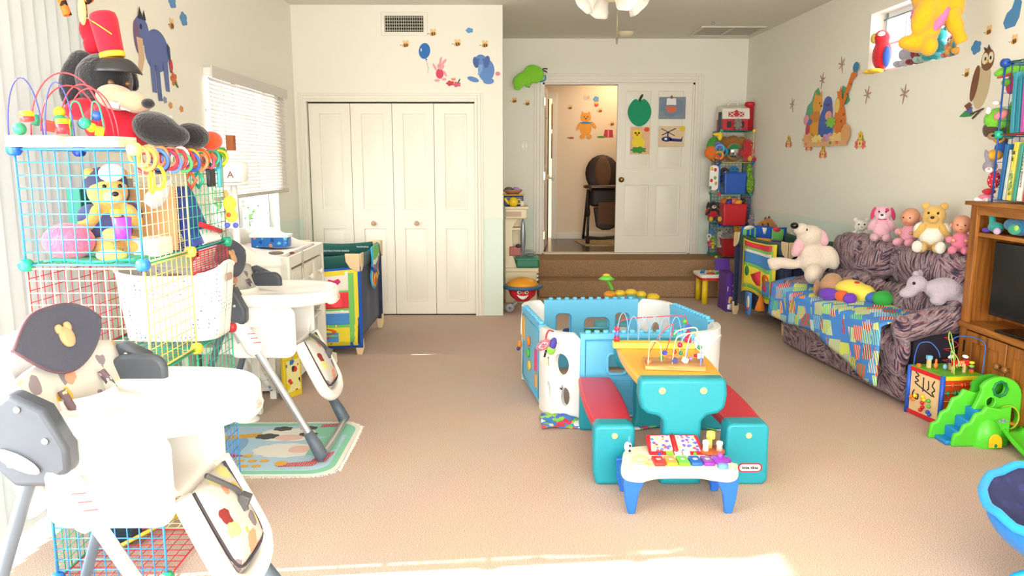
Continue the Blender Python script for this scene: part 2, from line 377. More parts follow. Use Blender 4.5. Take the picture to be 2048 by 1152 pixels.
# near-black colour stands in for the shade inside the closet
def panel_door(w, h, t, panels):
    """leaf in XZ, hinge corner at origin, front face at -Y; raised and recessed panels"""
    m = MB(); m.holed([(0, 0), (w, 0), (w, h), (0, h)], [[(a, b), (c, b), (c, d), (a, d)] for a, b, c, d in panels], 0, t, lambda u, v, q: Vector((u, q, v)), step=9)
    for a, b, c, d in panels:
        m.bb((a, .010, b), (c, t-.010, d))
        e = .018
        vs = [(a+e, .010, b+e), (c-e, .010, b+e), (c-e, .010, d-e), (a+e, .010, d-e)]; e = .05 if c-a > .25 else .04
        vs += [(a+e, .002, b+e), (c-e, .002, b+e), (c-e, .002, d-e), (a+e, .002, d-e)]
        m.add(vs, [(4,5,6,7), (0,1,5,4), (1,2,6,5), (2,3,7,6), (3,0,4,7)], False)
    return m
leafw = .382
for i in range(4):
    x0 = -1.812+i*(leafw+.003)
    d = struct('door_%d' % (i+1), panel_door(leafw, 1.975, .03, [(.10, 1.0, leafw-.08, 1.88), (.10, .12, leafw-.08, .82)]).xf(Matrix.Translation((x0, YC+.02, .012))), DOORM, bevel=.003)
    if i in (1, 2):
        k = MB().lathe([(.004, 0), (.008, .004), (.012, .012), (.022, .02), (.023, .026), (.014, .032), (.002, .033)], (x0+(.19 if i == 1 else .21), YC+.02, .885), axis=(0, -1, 0))
        link('door_knob', k, mat('#c9a183', .4), d)
struct('closet_shade_sheet', MB().bb((-1.82, YC+.05, 1.99), (-.28, YC+.1, 2.0)).bb((-1.82, YC+.06, 0), (-.28, YC+.09, 2)), DARK)  # dark sheet behind the leaves, painting the closet's unlit inside
# right leaf of the double door, closed, six panels
P6 = [(.11, 1.76, .37, 1.88), (.54-.03, 1.76, .77, 1.88), (.11, 1.02, .37, 1.66), (.51, 1.02, .77, 1.66), (.11, .2, .37, .82), (.51, .2, .77, .82)]
P6 = [(.10, 1.00, .385, 1.88), (.475, 1.00, .76, 1.88), (.10, .2, .385, .80), (.475, .2, .76, .80)]
P6 = [(.10, 1.72, .385, 1.88), (.475, 1.72, .76, 1.88), (.10, 1.00, .385, 1.62), (.475, 1.00, .76, 1.62), (.10, .2, .385, .80), (.475, .2, .76, .80)]
d5 = struct('door_5', panel_door(.87, 1.975, .04, P6).xf(Matrix.Translation((1.31, YB+.01, PLAT+.015))), DOORM, bevel=.003)
BRASS = mat('#9c8455', .3, 1)
k = MB().lathe([(.03, 0), (.032, .004), (.03, .008), (.012, .012), (.012, .03), (.026, .036), (.03, .05), (.024, .062), (.004, .066)], (1.37, YB+.012, 1.25), axis=(0, -1, 0))
link('door_knob', k, BRASS, d5)
# left leaf, swung open into the hall
d6 = struct('door_6', panel_door(.87, 1.975, .04, P6).xf(Matrix.Translation((.462, YB+.13, PLAT+.015)) @ Matrix.Rotation(math.radians(84), 4, 'Z')), DOORM, bevel=.003)
for z in (.55, 1.25, 2.1): link('hinge', MB().bb((.452, YB-.028, z), (.47, YB+.02, z+.09)), mat('#e8dfb8', .3, .6), d6)
link('door_knob', MB().lathe([(.012, 0), (.012, .03), (.026, .036), (.03, .05), (.024, .062), (.004, .066)], (.57, YB+.93, 1.25), axis=(1, 0, 0)), mat('#e8e2d2', .3), d6)
d7 = struct('door_7', MB().bb((.0, HB+.06, PLAT), (.62, HB+.1, 2.33)), mat('#3a2416', .4))
# ---------------------------------------------------------------- windows
GLASS = bpy.data.materials.new('window_glass'); GLASS.use_nodes = True
_n = GLASS.node_tree; _n.nodes.clear(); _o = _n.nodes.new('ShaderNodeOutputMaterial'); _a = _n.nodes.new('ShaderNodeBsdfTransparent'); _b = _n.nodes.new('ShaderNodeBsdfGlossy'); _b.inputs['Roughness'].default_value = .02
_x = _n.nodes.new('ShaderNodeMixShader'); _x.inputs[0].default_value = .05; _n.links.new(_a.outputs[0], _x.inputs[1]); _n.links.new(_b.outputs[0], _x.inputs[2]); _n.links.new(_x.outputs[0], _o.inputs[0])
# window 1: blind window in left wall
VIN = mat('#e9ecee', .35); VGR = mat('#7d878d', .4)
wf = MB(); yy0, yy1, zz0, zz1 = 5.1, 6.62, .8, 2.05; xo = XL-.1
wf.bb((xo-.03, yy0, zz0), (xo+.03, yy1, zz0+.05)).bb((xo-.03, yy0, zz1-.05), (xo+.03, yy1, zz1)).bb((xo-.03, yy0, zz0), (xo+.03, yy0+.05, zz1)).bb((xo-.03, yy1-.05, zz0), (xo+.03, yy1, zz1)).bb((xo-.03, 5.82, zz0), (xo+.03, 5.9, zz1))
for y in (5.35, 5.6, 6.1, 6.35): wf.bb((xo-.008, y-.008, zz0), (xo+.008, y+.008, zz1))
for z in (1.1, 1.45, 1.8): wf.bb((xo-.008, yy0, z-.008), (xo+.008, yy1, z+.008))
w1 = struct('window_1', wf, VIN)
link('window_gasket', MB().bb((xo+.03, yy1-.065, zz0), (xo+.034, yy1-.05, zz1)).bb((xo+.03, 5.80, zz0), (xo+.034, 5.82, zz1)).bb((xo+.03, yy0+.05, zz0), (xo+.034, yy0+.065, zz1)), VGR, w1)
link('window_pane', MB().bb((xo-.002, yy0+.05, zz0+.05), (xo+.002, yy1-.05, zz1-.05)), GLASS, w1)
link('window_sill', MB().bb((XL-T, yy0, zz0-.02), (XL+.015, yy1, zz0)), WTRIM, w1)
# venetian blind hung in front of window 1
by0, by1 = 5.08, 6.78
t = thing('venetian_blind', 'white slatted venetian blind hanging over the left window', 'blind', (XL+.03, (by0+by1)/2, 1.2))
BL = mat('#ece4de', .5); 
link('head_rail', MB().bb((XL+.005, by0, 2.0), (XL+.06, by1, 2.05)), BL, t, w=True, bevel=.004)
link('valance', MB().bb((XL+.06, by0-.01, 1.985), (XL+.068, by1+.01, 2.06)), mat('#d8d0c8', .5), t, w=True)
for i in range(29):
    z = 1.245+i*.0262
    link('slat', MB().box((XL+.035, (by0+by1)/2, z), (.03, by1-by0-.01, .0016), (0, math.radians(52), 0)), BL, t, w=True)
link('bottom_rail', MB().bb((XL+.015, by0+.005, 1.2), (XL+.05, by1-.005, 1.228)), mat('#cfc3b8', .5), t, w=True, bevel=.004)
for y in (5.3, 5.95, 6.6): link('ladder_cord', MB().cyl((XL+.052, y, 1.21), (XL+.052, y, 2.0), .0012, 6), mat('#c9c2bb', .7), t, w=True)
link('tilt_wand', MB().cyl((XL+.075, 5.2, 1.45), (XL+.075, 5.2, 1.99), .004, 8), mat('#f4f1ea', .3), t, w=True)
# window 2: high window in right wall
def rbox(m, d0, d1, y0, y1, z0, z1, mi=None):
    """box measured outward (d) from the skewed right wall face"""
    vs = [(XR(y)+d, y, z) for z in (z0, z1) for (d, y) in ((d0, y0), (d1, y0), (d1, y1), (d0, y1))]
    m.add(vs, [(3,2,1,0),(4,5,6,7),(0,1,5,4),(1,2,6,5),(2,3,7,6),(3,0,4,7)], False, mi); return m
f2 = MB(); d0, d1 = .11, .15
for a in ((a0, a1, WZ0, WZ0+.04), (a0, a1, WZ1-.04, WZ1), (a0, a0+.04, WZ0, WZ1), (a1-.04, a1, WZ0, WZ1)): rbox(f2, d0, d1, *a)
for k in range(1, 4): y = a0+(a1-a0)*k/4; rbox(f2, .125, .135, y-.008, y+.008, WZ0, WZ1)
rbox(f2, .125, .135, a0, a1, (WZ0+WZ1)/2-.008, (WZ0+WZ1)/2+.008)
w2 = struct('window_2', f2, VIN)
link('window_gasket', rbox(rbox(MB(), .1, .112, a1-.052, a1-.04, WZ0, WZ1), .1, .112, a0, a1, WZ1-.05, WZ1-.04), VGR, w2)
link('window_pane', rbox(MB(), .138, .142, a0, a1, WZ0, WZ1), GLASS, w2)
# window 3: patio door on the left
f3 = MB()
for y in (.1, 1.2, 3.24): f3.bb((XL-.12, y, 0), (XL-.06, y+.06, 2.1))
f3.bb((XL-.12, .1, 0), (XL-.06, 3.3, .05)).bb((XL-.12, .1, 2.05), (XL-.06, 3.3, 2.1)).bb((XL-.12, 2.2, 0), (XL-.06, 2.26, 2.1))
w3 = struct('window_3', f3, VIN)
link('window_pane', MB().bb((XL-.092, .1, .05), (XL-.088, 3.3, 2.05)), GLASS, w3)
t = thing('vertical_blind', 'white vertical blind slats bunched at the end of the patio door', 'blind', (XL+.1, 2.95, .05))
VB = mat('#cfd4d6', .6, trans=.0)
link('head_rail', MB().bb((XL+.05, .1, 2.18), (XL+.11, 3.52, 2.24)), WTRIM, t, w=True)
for i in range(13):
    y = 2.55+i*.079; link('slat', MB().box((XL+.08, y, 1.11), (.1, .002, 2.12), (0, 0, math.radians(76))), VB, t, w=True)
# greenery outside
def leafball(name, label, c, r, n, col, group):
    m = MB(); random.seed(int(c[0]*100)+n)
    for i in range(n):
        th = random.uniform(0, 2*PI); ph = math.acos(random.uniform(-1, 1)); q = random.uniform(.6, 1)
        p = Vector(c)+Vector((r[0]*math.sin(ph)*math.cos(th), r[1]*math.sin(ph)*math.sin(th), r[2]*math.cos(ph)))*q
        a = Vector((random.gauss(0, 1), random.gauss(0, 1), random.gauss(0, 1))).normalized(); b = a.cross(Vector((random.gauss(0, 1), random.gauss(0, 1), 1))).normalized(); s = .07
        m.add([p-a*s, p+b*s*.4, p+a*s, p-b*s*.4], [(0, 1, 2, 3)], False)
    m.cyl((c[0], c[1], c[2]-r[2]*1.3), (c[0], c[1], c[2]+r[2]*.4), .05, 8)
    single(name, m, mat(col, .7), label, 'shrub', group)
leafball('garden_shrub', 'green shrub outside the window under the venetian blind', (-3.5, 8.2, .9), (.7, 1.6, .9), 900, '#6f9a58', None)
leafball('garden_hedge', 'dense green hedge outside behind the shrub', (-5.2, 6.0, 1.4), (.8, 3.4, 1.9), 3800, '#5f8c4a', None)
leafball('garden_tree', 'pale green tree crown outside the high right window', (7.5, 9.6, 4.2), (1.4, 3.2, 1.6), 1500, '#a9c58e', None)
struct('sun_block_slab', MB().bb((-4.4, 3.7, 2.6), (-2.1, 9.5, 2.7)), WTRIM)  # unseen slab added outside to keep sun off the blind window
struct('ground_outside', MB().bb((-14, -8, -.3), (14, 22, -.14)), mat('#b9b7a4', .9))
# ================================================================ left zone
SILV = mat('#c9cccf', .3, .85); GREYP = mat('#596470', .4); DKGREY = mat('#474c55', .45); WPL = mat('#f7f4ee', .35)
SEATF = cells('animal_print_cloth', '#cfcac2', ['#8d8086', '#e79f7d', '#f2b94a', '#8a2f2c', '#d9d58a', '#8d8086', '#e79f7d'], 15, .40)
DOTF = cells('brown_dot_cloth', '#6d5a62', ['#c9c28a', '#b9a0a0', '#c3ced0'], 60, .38)
NAVYF = cloth('#454759')
def high_chair(label, loc, k=1.0, rz=0, hood='#454759'):
    t = thing('high_chair', label, 'high chair', loc, rz, None)
    s = Vector
    # leg frame: front tubes slant from the hubs down to the toe bar, rear tubes slant back
    for sy in (-1, 1):
        y = sy*.27
        link('front_leg', MB().tube(spline([(-.17, y, .80), (.03, y, .46), (.24, y, .08), (.27, y, .035)], 5), .0185, 12), SILV, t)
        link('rear_leg', MB().tube(spline([(-.15, y, .74), (-.27, y, .42), (-.40, y, .03)], 5), .017, 12), GREYP, t)
        # dark hub that the tubes plug into, with rivets
        hub = MB(); hub.prism([(-.27, .74), (-.25, .86), (-.19, .90), (-.11, .86), (-.06, .76), (-.06, .70), (-.12, .66), (-.20, .66)], y-.03, y+.03, lambda u, v, q: s((u, q, v)))
        h = link('hub', hub, DKGREY, t, bevel=.014, seg=3)
        for a, b in ((-.17, .86), (-.11, .78), (-.2, .72)):
            link('rivet', MB().lathe([(.009, 0), (.008, .004), (.003, .006)], (a, y-.03, b), 10, (0, -1, 0)), SILV, h)
        link('hub_handle', MB().ell((-.18, y+sy*.036, .73), (.06, .012, .018), (0, .5, 0)), WPL, h)
        # white clamp round the front leg, with its height marks
        dr = s((.2, 0, -.34)).normalized()
        c = MB().tube([s((-.115, y, .70))+dr*q for q in (0, .02, .16, .18)], [.03, .036, .04, .03], 16)
        cl = link('height_clamp', c, WPL, t)
        for q in (.07, .095, .12): link('height_mark', MB().box(s((-.09, y-.041, .70))+dr*q+s((.02, 0, .01)), (.035, .002, .0035), (0, -.1, 0)), mat('#c84b4b', .5), cl)
        # toe boot
        link('foot', MB().tube([(.20, y, .15), (.235, y, .085), (.262, y, .03), (.275, y, .018)], [.024, .031, .033, .026], 14), GREYP, t)
        link('rear_foot', MB().tube([(-.375, y, .09), (-.40, y, .022)], [.022, .026], 12), GREYP, t)
    link('toe_bar', MB().tube(spline([(.262, -.27, .03), (.262, -.1, .02), (.262, .1, .02), (.262, .27, .03)], 5), .018, 12), SILV, t)
    link('rear_bar', MB().tube([(-.39, -.27, .03), (-.39, .27, .03)], .014, 10), GREYP, t)
    # white seat shell
    sh = MB()
    sh.surf(lambda a, b: s((-.17+.30*a, -.19+.38*b, .55+.02*abs(2*b-1)**3+.10*abs(2*b-1)**6)), 8, 12)
    sh.surf(lambda a, b: s((-.17-.13*a-.02*math.sin(PI*a), -.19+.38*b, .56+.36*a)) + s((.05*abs(2*b-1)**4, 0, 0)), 8, 12)
    link('seat_shell', sh, WPL, t, thick=.02, sub=1)
    link('seat_side', MB().prism(rrect(-.19, .50, .14, .76, .05), -.20, -.17, lambda u, v, q: s((u, q, v))), WPL, t, bevel=.01)
    link('seat_side', MB().prism(rrect(-.19, .50, .14, .76, .05), .17, .20, lambda u, v, q: s((u, q, v))), WPL, t, bevel=.01)
    link('armrest', MB().prism(rrect(-.20, .74, -.03, .87, .045), .19, .225, lambda u, v, q: s((u, q, v))), DKGREY, t, bevel=.012)
    # leg rest: white U-shaped rim with a cushion
    def lr(u, v, q): return s((.14+.13*v+q*.93, -.15+.30*u, .56-.27*v+q*.36))
    rim = MB(); pts = [(.02, 0), (0, .75), (.08, .95), (.3, 1.06), (.7, 1.06), (.92, .95), (1, .75), (.98, 0)]
    ps = spline([lr(a, b, 0) for a, b in pts], 6)
    link('leg_rest', MB().tube(ps, .028, 12).surf(lambda a, b: lr(.05+.9*a, b*1.0, -.012), 6, 8), WPL, t)
    cu = MB().surf(lambda a, b: lr(.12+.76*a, .02+.86*b, .012+.03*(math.sin(PI*a)*math.sin(PI*min(1, b*1.0)))**.4), 10, 12)
    cs = link('leg_rest_cushion', cu, SEATF, t, thick=.012)
    link('cushion_piping', MB().tube(spline([lr(a, b, .02) for a, b in ((.12, .02), (.11, .5), (.16, .84), (.5, .9), (.84, .84), (.89, .5), (.88, .02))], 5), .0045, 6), mat('#4a4450', .8), cs)
    st = spline([lr(.3, -.05, .045), lr(.45, .12, .055), lr(.62, .3, .055), lr(.6, .5, .05)], 6)
    link('crotch_strap', MB().tube(st, .009, 6).box(st[-4], (.03, .035, .05), (0, .4, 0)), mat('#55565a', .5), cs, bevel=.003)
    # padded back cover with dark hood cap, reclined
    def bk(u, v, q):   # u across 0..1, v up 0..1, q thickness toward the tray
        x = -.155-.15*v; z = .575+.43*v
        return s((x+q*.94, (-.262+.524*u)*(1-.14*v**3), z+q*.34))
    def outl(v0, v1, f):
        return MB().surf(lambda a, b: bk(*f(a, v0+(v1-v0)*b)), 14, 12)
    def prof(a, v):
        e = abs(2*a-1); return (a, v*(1-.10*e**3*max(0, v)), .045*(1-e**4)+.05*e**3)
    bc = link('back_cushion', outl(0, .78, prof), SEATF, t, thick=.02)
    link('back_board', MB().surf(lambda a, b: bk(a, b*(1-.1*abs(2*a-1)**3), -.035), 10, 8), WPL, t, thick=.02)
    HM = cloth(hood)
    def profh(a, v):
        e = abs(2*a-1); v2 = .46+(v-.46)*(1-.75*(1-1)) ; lowv = .90-.24*(1-e**2)
        vv = lowv+(1.06-lowv)*(v); top = vv*(1-.16*e**3*v)
        return (a*.88+.03, top, .06*(1-e**4)+.066*e**3+.012)
    hc = link('head_cover', MB().surf(lambda a, b: bk(*profh(a, b)), 14, 12), HM, t, thick=.012)
    link('cover_piping', MB().tube([bk(*profh(i/20, 0)) for i in range(21)], .005, 6).tube([bk(*profh(i/20, 1)) for i in range(21)], .006, 6), mat('#6e5058', .8), hc)
    # embroidered monkey head on the cover
    mk = MB(); c0 = bk(.5, .86, .083); n0 = s((.94, 0, .34)).normalized(); R = n0.to_track_quat('Z', 'Y').to_matrix()
    for (a, b, r) in ((0, 0, .03), (-.02, .026, .014), (.02, .026, .014)): mk.lathe([(r, -.004), (r, .003), (r*.6, .006), (.001, .007)], c0+R @ s((a, b, 0)), 16, n0)
    link('embroidered_monkey', mk, cloth('#d9a878'), hc)
    for sy in (-1, 1): link('harness', MB().tube(spline([bk(.5+sy*.2, .58, .07), bk(.5+sy*.2, .35, .085), bk(.5+sy*.12, .06, .08)], 6), .011, 6), DOTF, bc)
    # tray
    def outline(sc):
        p = []
        for a, b in ((-.20, -.235), (-.02, -.25), (.17, -.225), (.275, -.13), (.31, 0), (.275, .13), (.17, .225), (-.02, .25), (-.20, .235), (-.235, .18), (-.19, .12), (-.13, .07), (-.11, 0), (-.13, -.07), (-.19, -.12), (-.235, -.18)):
            p.append(((a-.03)*sc+.03, b*sc))
        return [(q.x, q.y) for q in spline([(*a, 0) for a in p+[p[0]]], 4)[:-1]]
    O = outline(1); I = outline(.93); J = outline(.86); Bt = outline(.95)
    n = len(O); rings = [([s((a, b, .757)) for a, b in Bt]), ([s((a, b, .775)) for a, b in O]), ([s((a, b, .812)) for a, b in O]), ([s((a, b, .822)) for a, b in outline(.975)]), ([s((a, b, .818)) for a, b in I]), ([s((a, b, .797)) for a, b in J]), ([s((.03+(a-.03)*.03, b*.03, .797)) for a, b in O])]
    tr = MB(); vs = [p for r in rings for p in r]; fs = []
    for i in range(len(rings)-1):
        for j in range(n): fs.append((i*n+j, i*n+(j+1) % n, (i+1)*n+(j+1) % n, (i+1)*n+j))
    fs.append(tuple(range(n))[::-1]); fs.append(tuple((len(rings)-1)*n+j for j in range(n)))
    tr.add(vs, fs)
    ty = link('tray', tr, WPL, t)
    link('tray_lip', MB().ell((.285, 0, .765), (.03, .10, .028)), WPL, ty)
    link('tray_emblem', MB().ell((.314, 0, .772), (.003, .028, .006)).ell((.314, .0, .784), (.003, .012, .004)), mat('#e8b7a4', .5), ty)
    for q0 in (-.235, .205): link('tray_arm', MB().prism(rrect(-.15, .66, .05, .765, .03), q0, q0+.03, lambda u, v, q: s((u, q, v))), WPL, ty, bevel=.01)
    if k != 1: t.scale = (k, k, k)
    return t
h2 = high_chair('white high chair with grey animal-print seat standing on the farm rug', (-1.16, 3.86, .006))
h1 = high_chair('large white high chair nearest the camera, navy hood with monkey', (-1.01, 2.10, 0))
# ---- farm rug
def chaikin(p): return p
t = MB(); x0, x1, y0, y1 = -1.62, -.80, 3.42, 4.17
o = rrect(x0, y0, x1, y1, .12, 6)
t.prism(o, .0, .005, mi=0)
t.prism([( (a-(x0+x1)/2)*.95+(x0+x1)/2, (b-(y0+y1)/2)*.95+(y0+y1)/2) for a, b in o], .005, .0056, mi=1)
t.prism([( (a-(x0+x1)/2)*.87+(x0+x1)/2, (b-(y0+y1)/2)*.84+(y0+y1)/2) for a, b in o], .0056, .0062, mi=2)
RZ = [.0062]
def rp(p, mi): t.prism(p, RZ[0]-.0004, RZ[0]+.0004, mi=mi); RZ[0] += .00012
rp(blobp(-.97, 4.02, .13, .08, 5, .1), 1); rp(blobp(-1.45, 3.75, .12, .2, 3, .1), 3); rp([(-1.5, 3.95), (-1.1, 4.05), (-1.1, 4.0), (-1.5, 3.88)], 4)
rp(blobp(-1.17, 3.97, .15, .10, 4, .08), 0)                                   # cow
for a, b, r in ((-1.22, 4.06, .05), (-1.08, 4.07, .045), (-1.27, 3.94, .06), (-1.06, 3.97, .05)): rp(blobp(a, b, r, r*.7, 6, .12), 6)
rp(oval(-1.15, 3.92, .075, .045), 5)
rp(blobp(-1.12, 3.74, .16, .095, 11, .07), 0); rp(blobp(-1.05, 3.75, .055, .05, 4, .05), 5)     # sheep
rp([(-1.0, 3.88), (-.88, 4.0), (-.86, 3.75), (-1.0, 3.66)], 1)
for i in range(16): a = -1.5+(i % 6)*.06+.02*(i//6); b = 3.53+(i//6)*.065; rp(oval(a, b, .022, .017), 4)
rp([(-1.1, 3.52), (-.93, 3.53), (-.9, 3.6), (-1.02, 3.57), (-1.1, 3.56)], 7); rp([(-.96, 3.56), (-.88, 3.58), (-.86, 3.72), (-.93, 3.66)], 7); rp([(-1.02, 4.08), (-.9, 4.1), (-.9, 4.14), (-1.02, 4.12)], 7); rp(oval(-1.09, 3.56, .03, .03), 4); rp([(-1.4, 3.62), (-1.3, 3.66), (-1.38, 3.68)], 8)
CHK = cells('red_check', '#f4eeee', ['#c8323f'], 90, .45, metric='CHEBYCHEV', rnd=0)
rug = single('rug', t, [mat('#f3eee4', .95, 0, .4, 200), cells('green_dot', '#8fd0b4', ['#3d8a76'], 70, .18, rnd=.1), mat('#b8d4e6', .95), mat('#8db6dc', .95), mat('#e6b04e', .95), mat('#f0c9bd', .95), mat('#5b5954', .95), CHK, mat('#c33a36', .9)], 'fringed white and mint rug printed with cow and sheep faces', 'rug')
fr = MB(); L = spline([(a, b, .003) for a, b in o+[o[0]]], 3)
for i in range(0, len(L)-1):
    n = max(1, int((L[i+1]-L[i]).length/.007))
    for j in range(n):
        p = L[i].lerp(L[i+1], j/n); d = (p-Vector(((x0+x1)/2, (y0+y1)/2, .003))); d.z = 0; d.normalize()
        fr.tube([p, p+d*.018+Vector((random.uniform(-.004, .004), random.uniform(-.004, .004), -.001))], .0022, 4)
fo = link('fringe', fr, mat('#f6f2ea', .95), rug, w=True)
# ---- wire cube tower
TX0, TX1 = -1.56, -1.18; TY = [2.5, 2.88, 3.26]; TZ = [.012, .375, .748, 1.12, 1.492]
CW = {'blue': '#3f8fdc', 'cream': '#f3e7b4', 'yellow': '#f4de6e', 'red': '#c8303c', 'green': '#2fae86', 'teal': '#1d8f84', 'white': '#f4f1e6', 'navy': '#25489c'}
def wire(mb, a, b, c, n=9, r=.0017, R=.0032):
    """square of wire mesh with corner a and edges a>b, a>c"""
    a = Vector(a); b = Vector(b)-a; c = Vector(c)-a
    for i in range(n+1):
        q = R if i in (0, n) else r; k = 6 if i in (0, n) else 5
        mb.tube([a+b*(i/n), a+b*(i/n)+c], q, k); mb.tube([a+c*(i/n), a+c*(i/n)+b], q, k)
    return mb
def panel(t, col, a, b, c, **k):
    o = link('wire_panel', wire(MB(), a, b, c, **k), mat(CW[col], .35), t, w=True); o['label'] = col+' wire mesh panel'; return o
def connector(t, p, col, r=.02):
    m = MB(); p = Vector(p)
    for ax in ((1, 0, 0), (0, 1, 0), (0, 0, 1)): m.lathe([(r*.55, -r*1.0), (r, -r*.7), (r, -r*.2), (r*.7, -r*.1), (r*.7, r*.1), (r, r*.2), (r, r*.7), (r*.55, r)], p, 12, ax)
    o = link('connector', m, mat(col, .3), t, w=True); return o
tw = thing('wire_cube_shelf', 'tall wire cube shelf of coloured mesh squares beside the patio door', 'shelf', (TX0, TY[0], 0))
a = .004
panel(tw, 'blue', (TX0, TY[0], TZ[3]), (TX1, TY[0], TZ[3]), (TX0, TY[0], TZ[4]), r=.0024, R=.004)
panel(tw, 'cream', (TX0, TY[0], TZ[2]), (TX1, TY[0], TZ[2]), (TX0, TY[0], TZ[3]-.012))
panel(tw, 'green', (TX0, TY[0], TZ[1]), (TX1, TY[0], TZ[1]), (TX0, TY[0], TZ[2]-.012))
panel(tw, 'blue', (TX0, TY[0], TZ[0]), (TX1, TY[0], TZ[0]), (TX0, TY[0], TZ[1]-.012), r=.0024, R=.004)
for (i, z, c) in ((0, 3, 'cream'), (1, 3, 'green'), (0, 2, 'yellow'), (0, 1, 'green'), (1, 1, 'green'), (1, 0, 'blue')):
    panel(tw, c, (TX1, TY[i]+.006, TZ[z]+.006), (TX1, TY[i+1], TZ[z]+.006), (TX1, TY[i]+.006, TZ[z+1]-.006))
o = link('wire_panel', wire(MB(), (TX1, TY[1]+.01, 1.03), (TX1, TY[2], 1.03), (TX1, TY[1]+.01, 1.11)), mat(CW['red'], .35), tw, w=True); o['label'] = 'red wire mesh strip'
for (i, z, c) in ((0, 2, 'red'), (1, 2, 'red'), (0, 1, 'teal'), (0, 0, 'green'), (1, 0, 'green')):
    panel(tw, c, (TX0, TY[i]+.006, TZ[z]+.006), (TX0, TY[i+1], TZ[z]+.006), (TX0, TY[i]+.006, TZ[z+1]-.006))
for (i, z, c) in ((0, 4, 'blue'), (1, 4, 'cream'), (0, 3, 'green'), (1, 3, 'navy'), (0, 2, 'green'), (1, 2, 'teal'), (1, 1, 'green'), (0, 0, 'red'), (1, 0, 'cream')):
    panel(tw, c, (TX0, TY[i]+.006, TZ[z]), (TX1-.003, TY[i]+.006, TZ[z]), (TX0, TY[i+1]-.006, TZ[z]))
panel(tw, 'cream', (TX0, TY[2], TZ[3]+.006), (TX1, TY[2], TZ[3]+.006), (TX0, TY[2], TZ[4]-.006))
for p, c in (((TX0, TY[0], TZ[4]), '#1b5fc0'), ((TX0, TY[0], TZ[3]), '#1aa27c'), ((TX1, TY[0], TZ[3]), '#2f7fd8'), ((TX1, TY[0], TZ[4]), '#f6e27a'), ((TX1, TY[1], TZ[3]), '#f7dc62'), ((TX1, TY[2], TZ[3]), '#1ba57c'), ((TX1, TY[1], TZ[2]), '#f3d23e'), ((TX1, TY[2], TZ[2]), '#c5303a'), ((TX1, TY[2], TZ[0]+.008), '#e0303c'), ((TX1, TY[0], TZ[2]), '#e8e2d0'), ((TX1, TY[2], TZ[1]), '#1fae8a'), ((TX0, TY[1], TZ[4]), '#1f3fae'), ((TX1, TY[2], TZ[4]), '#3bb25a'), ((TX0, TY[0], TZ[0]+.008), '#1f6fd0'), ((TX1, TY[0], TZ[0]+.008), '#2fa36e')):
    connector(tw, p, c)
# flat boards lying on the second shelf of the tower
sh = 1.128
# ---- soft toys
EYE = mat('#0d0b0b', .15)
def plush(name, label, cat, loc, rz, body, bmat, parts=(), vox=.012, group=None, scale=1, tilt=None):
    """one remeshed body plus named parts; shapes are (centre, radii, rotation)"""
    t = thing(name, label, cat, loc, rz, group, scale)
    if tilt: t.rotation_euler = (*tilt, rz)
    m = MB()
    for e in body: m.ell(e[0], e[1], e[2] if len(e) > 2 else None, 14)
    link('body', m, bmat, t, remesh=vox)
    for nm, mt, es in parts:
        m = MB()
        for e in es: m.ell(e[0], e[1], e[2] if len(e) > 2 else None, 14)
        big = max(max(e[1]) if isinstance(e[1], tuple) else e[1] for e in es)
        link(nm, m, mt, t, remesh=vox*.8 if big > vox*2.4 and len(es) > 1 and nm not in ('eye', 'eyes') else 0)
    return t
def bear(name, label, loc, rz, h, col, muz=None, ear=None, cat='soft toy', group=None, wear=None, legs=None, earform='round', parts=(), tilt=None, nose='#1b1515', arms=None, fuzzy=True):
    """seated soft toy facing local -Y, total height h"""
    F = fur if fuzzy else cloth
    col2 = muz or col; E = ear or col
    body = [((0, 0, .24), (.19, .16, .24)), ((0, -.02, .62), (.19, .17, .18)), ((0, 0, .44), (.12, .11, .1)),
            ((-.2, -.07, .36), (.08, .09, .17), (.5, .5, 0)), ((.2, -.07, .36), (.08, .09, .17), (.5, -.5, 0)),
            ((-.13, -.24, .1), (.09, .2, .095), (0, 0, .25)), ((.13, -.24, .1), (.09, .2, .095), (0, 0, -.25))]
    ps = []
    for g in (-1, 1):
        if earform == 'round': ps.append(('ear', F(E), [((g*.14, .0, .78), (.065, .04, .065))]))
        elif earform == 'flop': ps.append(('ear', F(E), [((g*.2, .0, .62), (.05, .08, .15), (0, -g*.25, 0))]))
        elif earform == 'long': ps.append(('ear', F(E), [((g*.08, .02, .9), (.045, .03, .15), (0, g*.15, 0))]))
        elif earform == 'point': ps.append(('ear', F(E), [((g*.12, .0, .8), (.05, .03, .08), (0, g*.3, 0))]))
    ps.append(('muzzle', F(col2), [((0, -.17, .57), (.09, .08, .07))]))
    ps.append(('nose', mat(nose, .3), [((0, -.25, .60), (.032, .022, .024))]))
    ps.append(('eye', EYE, [((-.07, -.175, .67), (.02, .014, .022))])); ps.append(('eye', EYE, [((.07, -.175, .67), (.02, .014, .022))]))
    if legs: ps.append(('foot', F(legs), [((-.17, -.42, .12), (.085, .05, .1))])); ps.append(('foot', F(legs), [((.17, -.42, .12), (.085, .05, .1))]))
    if wear: ps.append(('outfit', cloth(wear), [((0, 0, .26), (.215, .185, .2)), ((-.2, -.06, .4), (.095, .1, .12), (.5, .5, 0)), ((.2, -.06, .4), (.095, .1, .12), (.5, -.5, 0))]))
    ps += list(parts)
    return plush(name, label, cat, loc, rz, body, F(col), ps, .02, group, h/.86, tilt)
